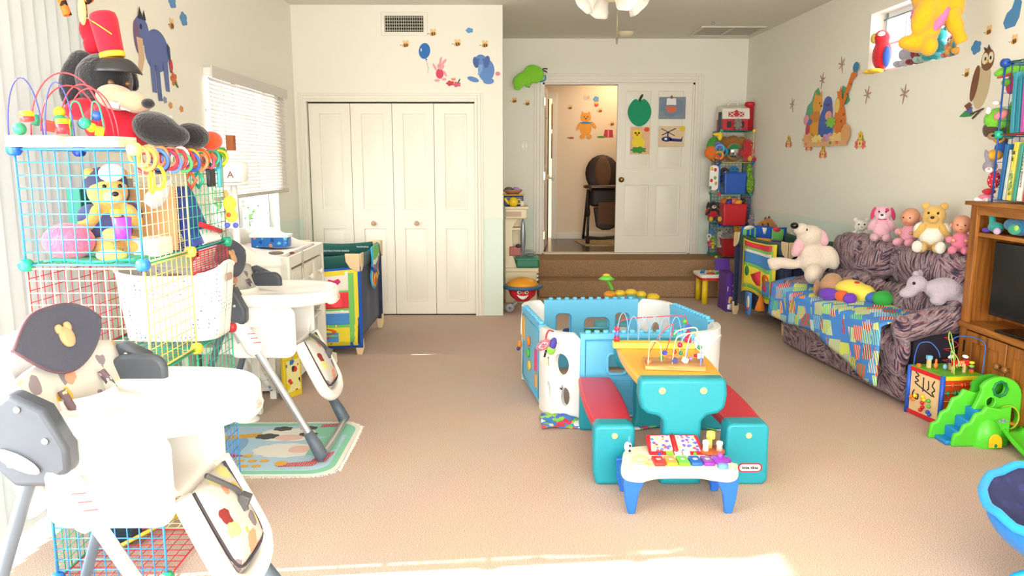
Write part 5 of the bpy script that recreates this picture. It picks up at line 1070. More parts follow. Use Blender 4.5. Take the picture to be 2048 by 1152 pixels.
for (x0, x1, s_) in ((.40, .585, -1), (1.005, 1.19, 1)):
    link('bench_seat', slab(MB(), x0+.004, x1-.004, 3.38, 4.12, .235, .280, .014), RED, t, w=True, bevel=.012, seg=3)
    for y0, y1 in ((3.31, 3.42), (4.03, 4.11)):
        if y0 > 3.5: P = [(x0+.006, .24), (x1-.006, .24), (x1-.006, 0), (x0+.006, 0)]
        elif s_ < 0: P = [(x0, .265), (x0+.012, .285), (x1-.012, .285), (x1, .265), (x1, 0), (x0+.01, 0), (x0, .06)]
        else: P = [(x0-.005, .27), (x0+.008, .288), (x1-.012, .288), (x1, .27), (x1+.004, .02), (x1-.02, 0), (x0-.06, 0), (x0-.075, .02), (x0-.06, .07), (x0-.03, .10), (x0-.01, .14)]
        l = link('bench_leg', MB().prism(P, y0, y1, lambda u, v, q: V((u, q, v))), TEAL, t, w=True, bevel=.018, seg=3)
        if y0 < 3.5:
            link('bolt', MB().lathe([(.014, -.002), (.014, .004), (.010, .008), (.002, .009)], ((x0+x1)/2, y0, .235), 16, (0, -1, 0)), mat('#e3d68c', .4), l, w=True)
            if s_ > 0:
                lg = link('emblem', MB().prism(rr(1.055, .062, 1.165, .105, .021, 8), 0, .002, lambda u, v, q: V((u, y0-q, v))), mat('#c8202c', .4), l, w=True)
                link('emblem_plate', MB().prism(rr(1.062, .068, 1.158, .099, .015, 8), .002, .003, lambda u, v, q: V((u, y0-q, v))), mat('#f6f4f0', .4), lg, w=True)
                tx = text('little tikes', .019, mat('#202024', .5), Matrix.Translation(V((1.11, y0-.0045, .0835))) @ Matrix.Rotation(PI/2, 4, 'X'), l, bold=.0004); tx.location = -V(t.location)
# bead mazes on the table
b = MB().bb((-.21, -.035, 0), (.21, .035, .03))
ypl = '#f2d84a'
W2 = [('#d83848', spline([(-.19, 0, .03), (-.185, 0, .12), (-.14, .0, .15), (0, .01, .16), (.13, 0, .17), (.17, 0, .15), (.18, 0, .03)], 6), .0028)]
for i in range(6): W2.append(('#7fb4e8', arc((-.19+i*.055, -.01, .04), (-.13+i*.055, .0, .04), .125+.02*(i == 0), 14), .0024))
B2 = [('l', '#d02c48', (-.19, 0, .045), .015), ('b', '#5a78d8', (-.19, 0, .07), .014), ('b', '#d83a5c', (-.19, 0, .098), .015), ('l', '#d02c58', (.18, 0, .045), .017), ('b', '#c82c58', (.18, 0, .078), .015), ('c', '#4a68c8', (.18, 0, .11), .013), ('b', '#58b048', (.16, 0, .14), .013), ('b', '#2fae7c', (.11, 0, .07), .012)]
bead_maze('bead_maze', 'yellow-based bead maze across the far end of the picnic table', (.775, 3.93, .493), -.05, b, mat('#f6dc58', .4), W2, B2, 1.0)
b = MB().bb((-.14, -.085, 0), (.14, .085, .022))
W3 = [('#e6e0a0', spline([(-.125, -.06, .02), (-.12, -.06, .11), (-.10, -.06, .135), (-.07, -.05, .11), (-.06, -.03, .03)], 6), .0028), ('#ece49a', spline([(-.01, -.04, .02), (0, -.04, .13), (.03, -.03, .16), (.10, -.01, .17), (.09, 0, .19), (.02, .0, .175), (0, .02, .15)], 6), .003),
      ('#8a94d8', spline([(.115, -.07, .02), (.115, -.07, .10), (.09, -.05, .14), (.06, -.04, .10), (.055, -.03, .05)], 6), .0028), ('#d84a58', spline([(-.12, .03, .02), (-.11, .03, .06), (-.05, .04, .16), (0, .05, .19), (-.03, .06, .06)], 6), .0024), ('#c8b8dc', spline([(.13, .05, .02), (.12, .05, .15), (.05, .05, .13), (.03, .05, .03)], 6), .0026), ('#f0e2b0', arc((.05, -.03, .02), (.13, .02, .02), .15, 14), .0028)]
B3 = [('l', '#e88a5a', (-.12, -.04, .03), .011), ('d', '#e8604a', (-.12, .0, .03), .012), ('b', '#3a9a5c', (-.06, -.02, .045), .011), ('c', '#4a5ac8', (-.045, -.02, .07), .010), ('d', '#e87a4a', (-.02, -.02, .05), .014), ('b', '#c82c3a', (.0, -.02, .075), .011), ('c', '#5a5aa8', (0, -.04, .04), .012), ('c', '#e8e0f0', (.05, -.03, .04), .013), ('b', '#9a7ac8', (.075, -.04, .05), .010), ('b', '#c8305c', (.03, .02, .10), .013), ('b', '#3a9a6a', (.035, .02, .06), .010), ('l', '#f2f0f4', (.12, -.03, .06), .015), ('d', '#c82c4a', (.11, .02, .05), .014), ('c', '#58b868', (.125, .04, .085), .010), ('b', '#5a6ac8', (.12, -.06, .05), .010)]
bead_maze('bead_maze', 'natural wood bead maze at the near end of the picnic table', (.80, 3.55, .493), -.10, b, wood('pine_board', '#b87a3c', '#e0ae6a', 1.6, 0), W3, B3, 1.0)
# ================================================================ activity table
t = thing('activity_table', 'white musical activity table with blue legs at the front of the picnic table', 'activity table', (.73, 3.13, 0))
TW = mat('#fbf3dc', .3); BLU = mat('#2b6fd6', .35)
oc_ = [(.50, 3.14), (.485, 3.06), (.50, 3.01), (.56, 2.99), (.605, 3.015), (.66, 3.03), (.80, 3.03), (.85, 3.01), (.92, 2.99), (.965, 3.02), (.975, 3.08), (.955, 3.15), (.93, 3.24), (.88, 3.29), (.74, 3.31), (.60, 3.30), (.53, 3.26)]
OC = [(p.x, p.y) for p in spline([(*a, 0) for a in oc_+[oc_[0]]], 4)[:-1]]
tt = link('tabletop', MB().prism(OC, .145, .195), TW, t, w=True, bevel=.016, seg=4)
for (a, b_, m_) in ((.485, .545, 1), (.915, .975, -1)):
    # broad blue leg blades, tapering down
    x = .50 if m_ > 0 else .96
    for y in (3.03, 3.25):
        P = [(x-.010 if m_ > 0 else x+.012, .155), (x+.085*m_, .155), (x+.055*m_, .09), (x+.042*m_, .0), (x+.012*m_, 0), (x-.003*m_, .06)]
        link('leg', MB().prism(P, y-.012, y+.012, lambda u, v, q: V((u, q, v))), BLU, t, w=True, bevel=.005)
    link('leg_brace', MB().bb((x-.01+.004*m_, 3.03, .10), (x+.01+.004*m_, 3.25, .15)), BLU, t, w=True, bevel=.004)
zt = .196
for i, c in enumerate(('#dd2f2c', '#f4a62a', '#7ad62e', '#2360c8', '#8a2cae')):
    k = link('piano_key', MB().bb((.625+i*.052, 3.055, zt-.004), (.672+i*.052, 3.14, zt+.014)), mat(c, .25), t, w=True, bevel=.006)
    link('key_sign', MB().lathe([(.012, 0), (.012, .0012)], (.6485+i*.052, 3.10, zt+.014), 14 if i % 2 else 5), mat('#f3efe8', .5, alpha=.6), k, w=True)
M_ = Matrix.Translation((.745, 3.235, zt+.004)) @ Matrix.Rotation(math.radians(24), 4, 'X')
bkb = link('music_book', MB().prism(rr(-.118, -.065, .118, .075, .02), 0, .018, lambda u, v, q: M_ @ V((u, v, q))), mat('#d5202c', .3), t, w=True, bevel=.004)
for sx in (-1, 1): link('book_page', MB().prism([(sx*.012, -.03), (sx*.108, -.03), (sx*.098, .064), (sx*.012, .066)][::sx], .018, .021, lambda u, v, q: M_ @ V((u, v, q))), cells('page%d' % sx, '#f2c4b8', ['#7a5ac0', '#e8525c', '#4a8ad8', '#f4d88a'], 55, .45), bkb, w=True)
link('book_spine', MB().tube([M_ @ V((0, -.04, .02)), M_ @ V((0, .07, .02))], .008, 8), mat('#c81c2a', .3), bkb, w=True)
for i, c in enumerate(('#8ec83a', '#f6f2ee', '#d8ecf8')): link('book_button', MB().prism(rr(-.045+i*.036, -.058, -.014+i*.036, -.034, .004), .018, .024, lambda u, v, q: M_ @ V((u, v, q))), mat(c, .3), bkb, w=True)
for x, c in ((-.075, '#3a5ac8'), (.08, '#6ac04a')): link('book_button', MB().lathe([(.008, .018), (.007, .025)], M_ @ V((x, -.048, 0)), 12, (0, -.4, .9)), mat(c, .3), bkb, w=True)
br = link('turntable', MB().lathe([(.056, 0), (.058, .008), (.05, .012)], (.905, 3.215, zt), 24), mat('#b5572c', .4), t, w=True)
for x, y, h, c in ((.90, 3.235, .075, '#f2d868'), (.875, 3.20, .05, '#f6ead8'), (.935, 3.20, .045, '#e8c8c0')):
    link('figure', MB().lathe([(.014, 0), (.012, h*.5), (.015, h*.65), (.014, h*.9), (.002, h)], (x, y, zt+.012), 14), mat(c, .35), br, w=True)
link('figure_shade', MB().lathe([(.02, 0), (.018, .03), (.002, .034)], (.905, 3.235, zt+.055), 14), mat('#f4dc5c', .35), br, w=True)
ds = link('disc', MB().lathe([(.048, 0), (.048, .006), (.03, .014), (.002, .016)], (.915, 3.115, zt), 26), mat('#9a3cc0', .3), t, w=True)
link('disc_knob', MB().lathe([(.012, .01), (.010, .03), (.002, .033)], (.915, 3.115, zt), 14), mat('#a64ace', .3), ds, w=True)
for i in range(3): link('disc_spot', MB().lathe([(.011, .010), (.009, .012)], (.915+.03*math.cos(i*1.2+.6), 3.115+.03*math.sin(i*1.2+.6), zt), 12), mat('#b8d8d0', .4), ds, w=True)
link('roller', MB().lathe([(.014, -.02), (.017, 0), (.014, .02)], (.905, 3.035, zt+.004), 14, (1, 0, 0)), mat('#6a9ae0', .3), t, w=True); link('roller', MB().lathe([(.012, -.022), (.015, 0), (.012, .022)], (.943, 3.04, zt+.004), 14, (1, 0, 0)), mat('#f2d89a', .3), t, w=True)
pu = link('puppy_head', MB().ell((.535, 3.20, zt+.03), (.018, .018, .024)).ell((.535, 3.185, zt+.022), (.013, .012, .01)), mat('#f4f2f0', .4), t, w=True, remesh=.003)
link('puppy_spot', MB().ell((.541, 3.184, zt+.04), .006), mat('#26262a', .4), pu, w=True); link('puppy_spot', MB().ell((.538, 3.173, zt+.022), .006), mat('#26262a', .4), pu, w=True); link('puppy_hat', MB().lathe([(.008, 0), (.002, .03)], (.54, 3.2, zt+.05), 8), mat('#5a9ae0', .4), pu, w=True)
link('slider', MB().ell((.575, 3.115, zt+.006), (.035, .022, .016)), mat('#f6d890', .4), t, w=True); link('slider', MB().ell((.57, 3.055, zt+.002), (.04, .012, .008)), mat('#a8c8e0', .4), t, w=True); link('slider', MB().ell((.595, 3.06, zt+.004), (.016, .012, .008)), mat('#f2d43c', .4), t, w=True)
# ================================================================ wire tower on the platform, back right
SX0, SX1, SY0, SY1 = 2.42, 2.785, 8.75, 9.11
SZ = [PLAT+.012, .74, 1.095, 1.45, 1.80]
tb = thing('wire_cube_shelf', 'tall narrow wire cube shelf in the back right corner on the platform', 'shelf', (SX0, SY0, PLAT))
for z in range(4):
    panel(tb, ('teal', 'teal', 'cream', 'teal')[z], (SX0, SY0+.005, SZ[z]+.005), (SX0, SY1, SZ[z]+.005), (SX0, SY0+.005, SZ[z+1]-.005))
    panel(tb, ('teal', 'navy', 'teal', 'cream')[z], (SX1, SY0+.005, SZ[z]+.005), (SX1, SY1, SZ[z]+.005), (SX1, SY0+.005, SZ[z+1]-.005))
    panel(tb, ('navy', 'teal', 'teal', 'cream')[z], (SX0+.005, SY1, SZ[z]+.005), (SX1-.005, SY1, SZ[z]+.005), (SX0+.005, SY1, SZ[z+1]-.005))
for z, c in enumerate(('green', 'navy', 'green', 'yellow', 'teal')): panel(tb, c, (SX0, SY0, SZ[z]), (SX1, SY0, SZ[z]), (SX0, SY1-.005, SZ[z]))
for (x, z, c) in ((SX0, 0, '#f0d23a'), (SX0, 1, '#2a6ad0'), (SX1, 1, '#f0d25a'), (SX0, 2, '#e0303c'), (SX1, 2, '#1f9a82'), (SX0, 3, '#1f9a82'), (SX1, 3, '#2a5ac0'), (SX0, 4, '#2fa88a'), (SX1, 4, '#f0d25a')): connector(tb, (x, SY0, SZ[z]), c, .017)
connector(tb, (SX0, SY1, SZ[0]), '#1f9a82', .017); connector(tb, (SX0, SY1, SZ[2]), '#1f9a82', .017)
sm = (SX0+SX1)/2
# barn on top
bz_ = SZ[4]+.006
t = thing('toy_barn', 'red and white toy barn with handle on top of the corner shelf', 'toy barn', (sm, 8.92, bz_))
BRD = mat('#c4202c', .4); BWH = mat('#efe9da', .4)
bw_ = link('barn_walls', MB().bb((SX0+.02, 8.80, bz_), (SX1-.055, 9.04, bz_+.13)), BRD, t, w=True, bevel=.004)
def rf(u, v, q): return V((u, q, v))
link('barn_roof', MB().prism([(8.78, bz_+.125), (8.80, bz_+.24), (8.88, bz_+.275), (8.96, bz_+.275), (9.04, bz_+.24), (9.06, bz_+.125)], SX0+.012, SX1-.045, lambda u, v, q: V((q, u, v))), BWH, t, w=True, bevel=.004)
for x in (2.515, 2.66): link('barn_window', MB().bb((x-.025, 8.797, bz_+.03), (x+.025, 8.80, bz_+.10)), mat('#3a1418', .5), bw_, w=True)
for x in (2.535, 2.635): link('roof_hatch', MB().prism([(x-.035, bz_+.15), (x+.035, bz_+.15), (x+.035, bz_+.20), (x-.035, bz_+.20)][::1], 8.772, 8.786, rf), BRD, t, w=True)
link('roof_hatch', MB().prism([(2.55, bz_+.15), (2.62, bz_+.15), (2.62, bz_+.2), (2.585, bz_+.225), (2.55, bz_+.2)], 8.774, 8.787, rf), BRD, t, w=True)
link('roof_cross', MB().box((2.535, 8.768, bz_+.175), (.07, .004, .008), (0, .6, 0)).box((2.535, 8.768, bz_+.175), (.07, .004, .008), (0, -.6, 0)), BWH, t, w=True); link('roof_cross', MB().box((2.635, 8.768, bz_+.175), (.07, .004, .008), (0, .6, 0)).box((2.635, 8.768, bz_+.175), (.07, .004, .008), (0, -.6, 0)), BWH, t, w=True)
link('silo', MB().lathe([(.045, 0), (.045, .27), (.052, .275), (.052, .31), (.04, .315)], (SX1-.03, 8.86, bz_), 20), BRD, t, w=True)
link('handle', MB().tube(spline([(2.53, 8.92, bz_+.27), (2.54, 8.92, bz_+.31), (2.59, 8.92, bz_+.315), (2.63, 8.92, bz_+.31), (2.64, 8.92, bz_+.27)], 5), .010, 8), BWH, t, w=True)
bear('plush_elephant', 'small grey plush seated against the toy barn doors', (2.60, 8.76, bz_), 0, .14, '#9b948a', cat='soft toy', earform='flop')
single('toy_stick', MB().bb((SX0-.02, 8.80, bz_-.02), (SX0+.005, 8.84, bz_+.20)), mat('#27344c', .5), 'dark blue strip standing left of the toy barn', 'toy')
# cell 4: brown toy with round mirror, red plush
t = plush('plush_mirror', 'brown plush lion with round mirror belly in the corner shelf', 'soft toy', (2.59, 8.88, SZ[3]+.006), 0, [((0, 0, .13), (.13, .06, .13)), ((-.1, 0, .24), (.05, .04, .05)), ((.1, 0, .24), (.05, .04, .05)), ((0, 0, .25), (.07, .05, .05))], fur('#a06a30'), [('mirror_rim', cloth('#b8844a'), [((0, -.05, .12), (.098, .03, .098))])], .012)
mr = link('mirror', MB().lathe([(.078, 0), (.078, .004), (.002, .006)], (0, -.08, .12), 28, (0, -1, 0)), mat('#dfe4e6', .05, .9), t); link('mirror_cloth', MB().prism([(-.06, .14), (.06, .15), (.05, .185), (-.02, .195), (-.06, .17)], .084, .087, lambda u, v, q: V((u, -q, v))), mat('#1f8a4a', .8), t)
bear('plush_monster', 'red plush with yellow feet leaning on the right of corner shelf', (2.745, 8.83, SZ[3]+.006), .3, .27, '#d4202a', nose='#f09020', cat='soft toy', earform='none', legs='#f0b428')
# hanging bag of toys on left side
t = thing('toy_bag', 'orange and green bag of toys hanging left of the corner shelf', 'bag', (2.36, 8.78, 1.45))
link('bag', MB().ell((2.35, 8.80, 1.60), (.085, .06, .14)).ell((2.38, 8.8, 1.52), (.08, .06, .08)), cloth('#4a9a3e'), t, w=True, remesh=.012)
link('pocket', MB().ell((2.31, 8.75, 1.56), (.07, .04, .075)), cloth('#e8762a'), t, w=True)
for x, z, c, k in ((2.40, 1.60, '#5aaad8', .045), (2.40, 1.53, '#e8a02a', .04), (2.44, 1.57, '#2a8ab0', .045), (2.36, 1.50, '#e05a2a', .035), (2.43, 1.50, '#c82a3c', .025), (2.38, 1.64, '#8a5ac0', .03), (2.38, 1.45, '#3a4a7c', .03)):
    link('charm', MB().torus((x, 8.73, z), k, k*.35, (.3, 1, .2), 14, 8), mat(c, .5), t, w=True)
single('toy_flower', MB().ell((2.37, 8.74, 1.76), (.05, .02, .02)).ell((2.40, 8.74, 1.74), (.03, .02, .05)), mat('#f0cc2a', .5), 'yellow plastic toy at the top left corner of the corner shelf', 'toy')
# guitar / activity strip on left
t = thing('toy_guitar', 'white play board with coloured knobs hung on the corner shelf side', 'toy', (2.36, 8.76, 1.1))
link('board', MB().prism(rrect(2.30, 1.14, 2.40, 1.42, .04), 8.72, 8.745, rf), WPL, t, w=True, bevel=.006); link('board_edge', MB().prism(rrect(2.385, 1.14, 2.42, 1.43, .015), 8.73, 8.76, rf), mat('#2a6ab8', .4), t, w=True)
for x, z, c in ((2.32, 1.38, '#f0c82a'), (2.36, 1.37, '#d83a2a'), (2.36, 1.28, '#7ac04a'), (2.32, 1.25, '#d83a2a'), (2.37, 1.22, '#e8a02a'), (2.31, 1.17, '#3a9a5a')): link('knob', MB().ell((x, 8.715, z), (.016, .01, .02)), mat(c, .4), t, w=True)
bear('plush_dog', 'small black plush in red and yellow hanging on the corner shelf side', (2.355, 8.74, .79), 0, .25, '#1d1a1c', muz='#e8c4a4', cat='soft toy', earform='flop', wear='#c8202c', legs='#e8b82a')
for i, (x, z, c, n) in enumerate(((2.35, .68, '#3a7ac8', 'blue'), (2.32, .62, '#e8e0d8', 'white'), (2.37, .60, '#8ac83a', 'lime'), (2.335, .55, '#e0507a', 'pink'), (2.37, .53, '#f0d23a', 'yellow'))):
    single('rattle_toy', MB().torus((x, 8.73, z), .022, .010, (.3, 1, .3*i), 12, 7).ell((x, 8.73, z-.035), (.016, .012, .02)), mat(c, .5), '%s rattle dangling low on the left side of the corner shelf' % n, 'rattle')
# bins
def bin_(name, label, x0, x1, y0, y1, z, h, col):
    t = thing(name, label, 'bin', ((x0+x1)/2, (y0+y1)/2, z)); m = MB(); e = .012; k = .93
    cx, cy = (x0+x1)/2, (y0+y1)/2
    def rg(s_, zz): return [(cx+(x-cx)*s_, cy+(y-cy)*s_, zz) for x, y in rrect(x0, y0, x1, y1, .02, 3)]
    R_ = [rg(k, z), rg(1, z+h), rg(1-.06, z+h), rg(k-.06, z+.01)]; n = len(R_[0]); vs = [p for r in R_ for p in r]; fs = []
    for i in range(3):
        for j in range(n): fs.append((i*n+j, i*n+(j+1) % n, (i+1)*n+(j+1) % n, (i+1)*n+j))
    fs.append(tuple(range(n))); fs.append(tuple(3*n+j for j in range(n))); m.add(vs, fs, False)
    link('bin_body', m, mat(col, .35), t, w=True); link('bin_rim', MB().tube([V(p) for p in rg(1.0, z+h)], .007, 6, True), mat(col, .35), t, w=True); return t
bin_('storage_bin', 'blue storage bin in the third cell of the corner shelf', 2.46, 2.72, 8.70, 8.98, SZ[2]+.008, .23, '#1f56b8')
bear('plush_monster', 'fluffy blue plush peeking out of the blue bin', (2.60, 8.84, SZ[2]+.08), 0, .26, '#2a7fc0', nose='#2a5a90', cat='soft toy', earform='none')
bear('plush_penguin', 'dark plush with yellow face peeking from the left of blue bin', (2.49, 8.83, SZ[2]+.08), .2, .24, '#20242c', muz='#f0c83a', cat='soft toy', earform='none')
single('fly_swatter', MB().ell((2.76, 8.72, SZ[2]+.11), (.05, .02, .11)).ell((2.74, 8.71, SZ[2]+.26), (.04, .015, .09)), cells('green_mesh', '#6f9a2c', ['#2f5a1c', '#9ac04a'], 60, .4), 'green mesh drawstring bag hanging right of the blue bin', 'bag', remesh=.01)
bin_('storage_bin', 'upper red storage bin full of toys in the corner shelf', 2.46, 2.74, 8.70, 8.98, SZ[1]+.008, .235, '#d1202a')
for i, (x, y, z, r, c, n) in enumerate(((2.49, 8.80, .27, .04, '#c86a2a', 'brown'), (2.54, 8.78, .26, .04, '#4a3a9c', 'purple'), (2.60, 8.80, .275, .045, '#e87a5a', 'coral'), (2.65, 8.79, .25, .045, '#f0b02a', 'golden'), (2.70, 8.80, .27, .035, '#3a2a2a', 'dark'), (2.62, 8.86, .29, .035, '#4ab0c8', 'cyan'), (2.56, 8.88, .29, .03, '#e8d84a', 'lemon'))):
    single('toy_ball', MB().ell((x, y, SZ[1]+z), (r, r, r)).ell((x+.02, y-.01, SZ[1]+z+.02), (r*.6,)*3), mat(c, .5), '%s toy heaped in the upper red bin' % n, 'toy', remesh=.008)
bear('plush_mouse', 'small grey and pink plush right of the upper red bin', (2.79, 8.70, SZ[1]+.006), 0, .13, '#a79bab', muz='#d8c4cc', cat='soft toy')
bin_('storage_bin', 'lower red storage bin at the bottom of the corner shelf', 2.47, 2.76, 8.70, 8.98, SZ[0]+.008, .20, '#b51c26')
bear('plush_elephant', 'grey plush elephant in the lower red bin', (2.56, 8.86, SZ[0]+.12), 0, .24, '#a5a09c', cat='soft toy', earform='flop')
bear('plush_duck', 'golden yellow plush in the lower red bin', (2.69, 8.86, SZ[0]+.12), 0, .27, '#e8a820', cat='soft toy', earform='none', nose='#e86a20')
bear('plush_lamb', 'small white plush at the left of the lower red bin', (2.47, 8.84, SZ[0]+.10), .2, .2, '#e4ddd0', cat='soft toy')
# yellow-legged activity table, purple box
t = thing('activity_table', 'white toy table with red rim and yellow legs beside the steps', 'activity table', (2.24, 8.0, 0))
link('tabletop', MB().prism(rrect(2.08, 7.80, 2.44, 8.18, .05), .275, .31), mat('#f7f1e2', .3), t, w=True, bevel=.008); link('table_rim', MB().prism(rrect(2.09, 7.81, 2.43, 8.17, .05), .25, .278), mat('#d8281f', .4), t, w=True)
for x, y in ((2.14, 7.86), (2.38, 7.86), (2.14, 8.12), (2.38, 8.12)): link('leg', MB().cyl((x, y, 0), (x, y, .26), .03, 14), mat('#f3d01f', .35), t, w=True)
for x, y, c, k in ((2.13, 7.95, '#2a6ac0', .025), (2.2, 7.88, '#b54a3a', .045), (2.28, 7.9, '#3aa04a', .03), (2.33, 7.98, '#e8862a', .035), (2.24, 8.05, '#f0b02a', .03), (2.38, 7.9, '#f0c82a', .025), (2.17, 8.08, '#3a8ac0', .025)): link('toy_button', MB().lathe([(k, 0), (k*.9, .012), (k*.4, .02), (.002, .021)], (x, y, .309), 12), mat(c, .4), t, w=True)
t.location.x -= .07
t = thing('toy_box', 'purple printed cardboard toy box between yellow legs and the navy playard', 'box', (2.21, 7.55, 0))
link('box', MB().bb((2.165, 7.42, 0), (2.255, 7.7, .38)), mat('#52298c', .5), t, w=True, bevel=.003)
link('box_print', MB().bb((2.175, 7.416, .06), (2.245, 7.42, .34)), cells('box_art', '#5a3096', ['#e8a0b0', '#ecd8c0', '#5a3096', '#f4f0f4', '#e8c060'], 18, .42), t, w=True); link('box_flap', MB().box((2.20, 7.72, .43), (.15, .01, .12), (-.3, 0, 0)), mat('#5a2f98', .5), t, w=True)
link('box_star', MB().lathe([(.035, 0), (.035, .002)], (2.21, 7.416, .05), 5, (0, -1, 0)), mat('#f4f2f0', .5), t, w=True)
# brown plush horse head behind the second playard
t = thing('plush_horse', 'brown plush horse looking over the patchwork quilt on the navy playard', 'soft toy', (2.66, 7.5, .5))
hx = 7.42
def ph(x, y, Y=hx): return PY(x, y, Y)
link('head', MB().ell(ph(1522, 452), (.10, .05, .04), (0, -.75, 0)).ell(ph(1537, 448), (.06, .05, .06)).ell(ph(1545, 470), (.07, .06, .12)).ell((2.62, hx, .6), (.10, .09, .12)), fur('#a56a35'), t, w=True, remesh=.012)
for p in ((1531, 440), (1538, 438)): link('ear', MB().ell(ph(*p), (.014, .012, .03)), fur('#5a3820'), t, w=True)
link('bridle', MB().tube(spline([ph(1524, 447, hx-.06), ph(1530, 456, hx-.07), ph(1537, 462, hx-.06), ph(1536, 446, hx-.06)], 5), .006, 6), mat('#2a1c18', .6), t, w=True); link('mane', MB().tube(spline([ph(1538, 440), ph(1546, 446), ph(1551, 458), ph(1552, 468)], 5), [.012]*16, 8), fur('#3a2618'), t, w=True)
# navy playard
c2 = playard('navy and dark green playard behind the arm of the sofa', (2.37, 6.36, 0), math.radians(9), .47, .95, .785, '#114d40', '#1c2a4c')
text('D', .03, mat('#cfe0da', .7), Matrix.Translation(V((.33, -.028, .735))) @ Matrix.Rotation(PI/2, 4, 'X'), c2)
# patchwork banner standing along the far rail, and hanging quilt on the left face
RZ2 = math.radians(9); ca, sa = math.cos(RZ2), math.sin(RZ2)
def pl(x, y, z): return V((2.37+x*ca-y*sa, 6.36+x*sa+y*ca, z))
def q3(u, v, q): return pl(.02+.60*u*.78, .93-q+.02*math.sin(8*u), .845-.30*v+.012*math.sin(5*u))
qm = quilt('x', '', q3, [(0, 0, 1, 1, 'blue'), (.02, .06, .32, .45, 'green'), (.02, .45, .32, 1, 'cyan'), (.33, .06, .62, .38, 'blue'), (.33, .38, .62, 1, 'peach'), (.63, .05, .93, .42, 'green'), (.63, .42, .93, 1, 'purple'), (oval(.74, .07, .1, .07), 'red'), (oval(.16, .05, .12, .06), 'white'), ([(.43, .05), (.52, .05), (.5, .25), (.46, .25)], 'white')])
single('play_banner', qm, QC, 'patchwork cloth banner standing along the far rail of the navy playard', 'play quilt', thick=.02)
def q4(u, v, q): return pl(-.035-q-.012*math.sin(9*u), .76-.62*u, .76-.50*v+.03*math.sin(6*u)*v-.02*math.sin(PI*u)*(1-v))
qm = quilt('x', '', q4, [(0, 0, 1, 1, 'yellow'), (.06, .02, .93, .93, 'green'), (.08, .02, .90, .12, 'red'), (.08, .17, .90, .22, 'white'), (.08, .22, .90, .43, 'skyblue'), (.06, .5, .88, .86, 'yellow'), (.62, .62, .88, .88, 'skyblue'), ([(.30, .66), (.55, .50), (.56, .78), (.45, .82), (.36, .76)], 'red'), (oval(.74, .62, .13, .10), 'orange'), (oval(.2, .6, .06, .10), 'dkgreen'), (oval(.73, .76, .08, .05), 'pink')])
single('play_quilt', qm, QC, 'patchwork play quilt with fruit hanging on the side of the navy playard', 'play quilt', thick=.008)
def q5(u, v, q): return pl(-.045-q, .66-.13*u, .28-.22*v)
single('cloth_pocket', quilt('x', '', q5, [([(0, 0), (1, 0), (.95, .9), (.5, 1), (.05, .9)], 'skyblue'), (oval(.5, .45, .22, .3), 'white'), (oval(.5, .7, .2, .06), 'red')]), QC, 'blue cloth pocket hanging below the fruit quilt', 'cloth', thick=.006)
single('quilt_carrot', MB().lathe([(.045, 0), (.04, .03), (.004, .15)], pl(-.07, .32, .16), 14), cloth('#f0862a'), 'orange cloth carrot hanging below the fruit quilt', 'cloth')
def q6(u, v, q): return pl(.50-.02*v-q*.1+.35*u*.3, .96+.02*u+q, .80-.02*u-.3*v)
t = single('cloth_strip', MB().prism([(0, 0), (.3, -.05), (.3, .22), (0, .3)], 0, .01, lambda u, v, q: V((2.50+u*.9, 7.38+q, .50+v))), cloth('#5cc06a'), 'green cloth strip along the wall behind the navy playard', 'cloth')
# ================================================================ sofa
def streak(name):
    m = bpy.data.materials.new(name); m.use_nodes = True; n = m.node_tree; b = n.nodes['Principled BSDF']; b.inputs['Roughness'].default_value = .9; b.inputs['Sheen Weight'].default_value = .1
    tc = n.nodes.new('ShaderNodeTexCoord')
    vo = n.nodes.new('ShaderNodeTexVoronoi'); vo.inputs['Scale'].default_value = 5.2; n.links.new(tc.outputs['Object'], vo.inputs['Vector'])
    sp = n.nodes.new('ShaderNodeSeparateColor'); n.links.new(vo.outputs['Color'], sp.inputs[0])
    ang = n.nodes.new('ShaderNodeMath'); ang.operation = 'MULTIPLY'; ang.inputs[1].default_value = 3.1; n.links.new(sp.outputs[0], ang.inputs[0])
    vr = n.nodes.new('ShaderNodeVectorRotate'); vr.rotation_type = 'AXIS_ANGLE'; vr.inputs['Axis'].default_value = (.7, .1, .3); n.links.new(tc.outputs['Object'], vr.inputs['Vector']); n.links.new(ang.outputs[0], vr.inputs['Angle'])
    mp = n.nodes.new('ShaderNodeMapping'); mp.inputs['Scale'].default_value = (9, 95, 12); n.links.new(vr.outputs[0], mp.inputs[0])
    nz = n.nodes.new('ShaderNodeTexNoise'); nz.inputs['Scale'].default_value = 1; nz.inputs['Detail'].default_value = 2; n.links.new(mp.outputs[0], nz.inputs['Vector'])
    cr = n.nodes.new('ShaderNodeValToRGB'); e = cr.color_ramp.elements
    for _ in range(5): e.new(.5)
    for i, (p, c) in enumerate(((.30, '#1b1a2b'), (.40, '#3c3347'), (.46, '#76555f'), (.52, '#a67f80'), (.57, '#4f6070'), (.63, '#c09893'), (.70, '#6f8791'))): e[i].position = p; e[i].color = lin(c)
    n.links.new(nz.outputs['Fac'], cr.inputs[0])
    n.links.new(cr.outputs[0], b.inputs['Base Color']); return m
SOF = streak('brushstroke_cloth')
SRZ = math.radians(6); t = thing('sofa', 'two-seat sofa in dark mauve and grey brushstroke fabric along the right wall', 'sofa', (2.565, 5.25, 0), SRZ)
so = t; SL = .80
link('base', MB().box((-.02, 0, .11), (.50, 2*SL-.02, .17)), SOF, t, bevel=.03, seg=3)
link('front_band', MB().box((-.265, 0, .27), (.07, 2*SL-.36+.30, .20)), SOF, t, bevel=.03, seg=3)
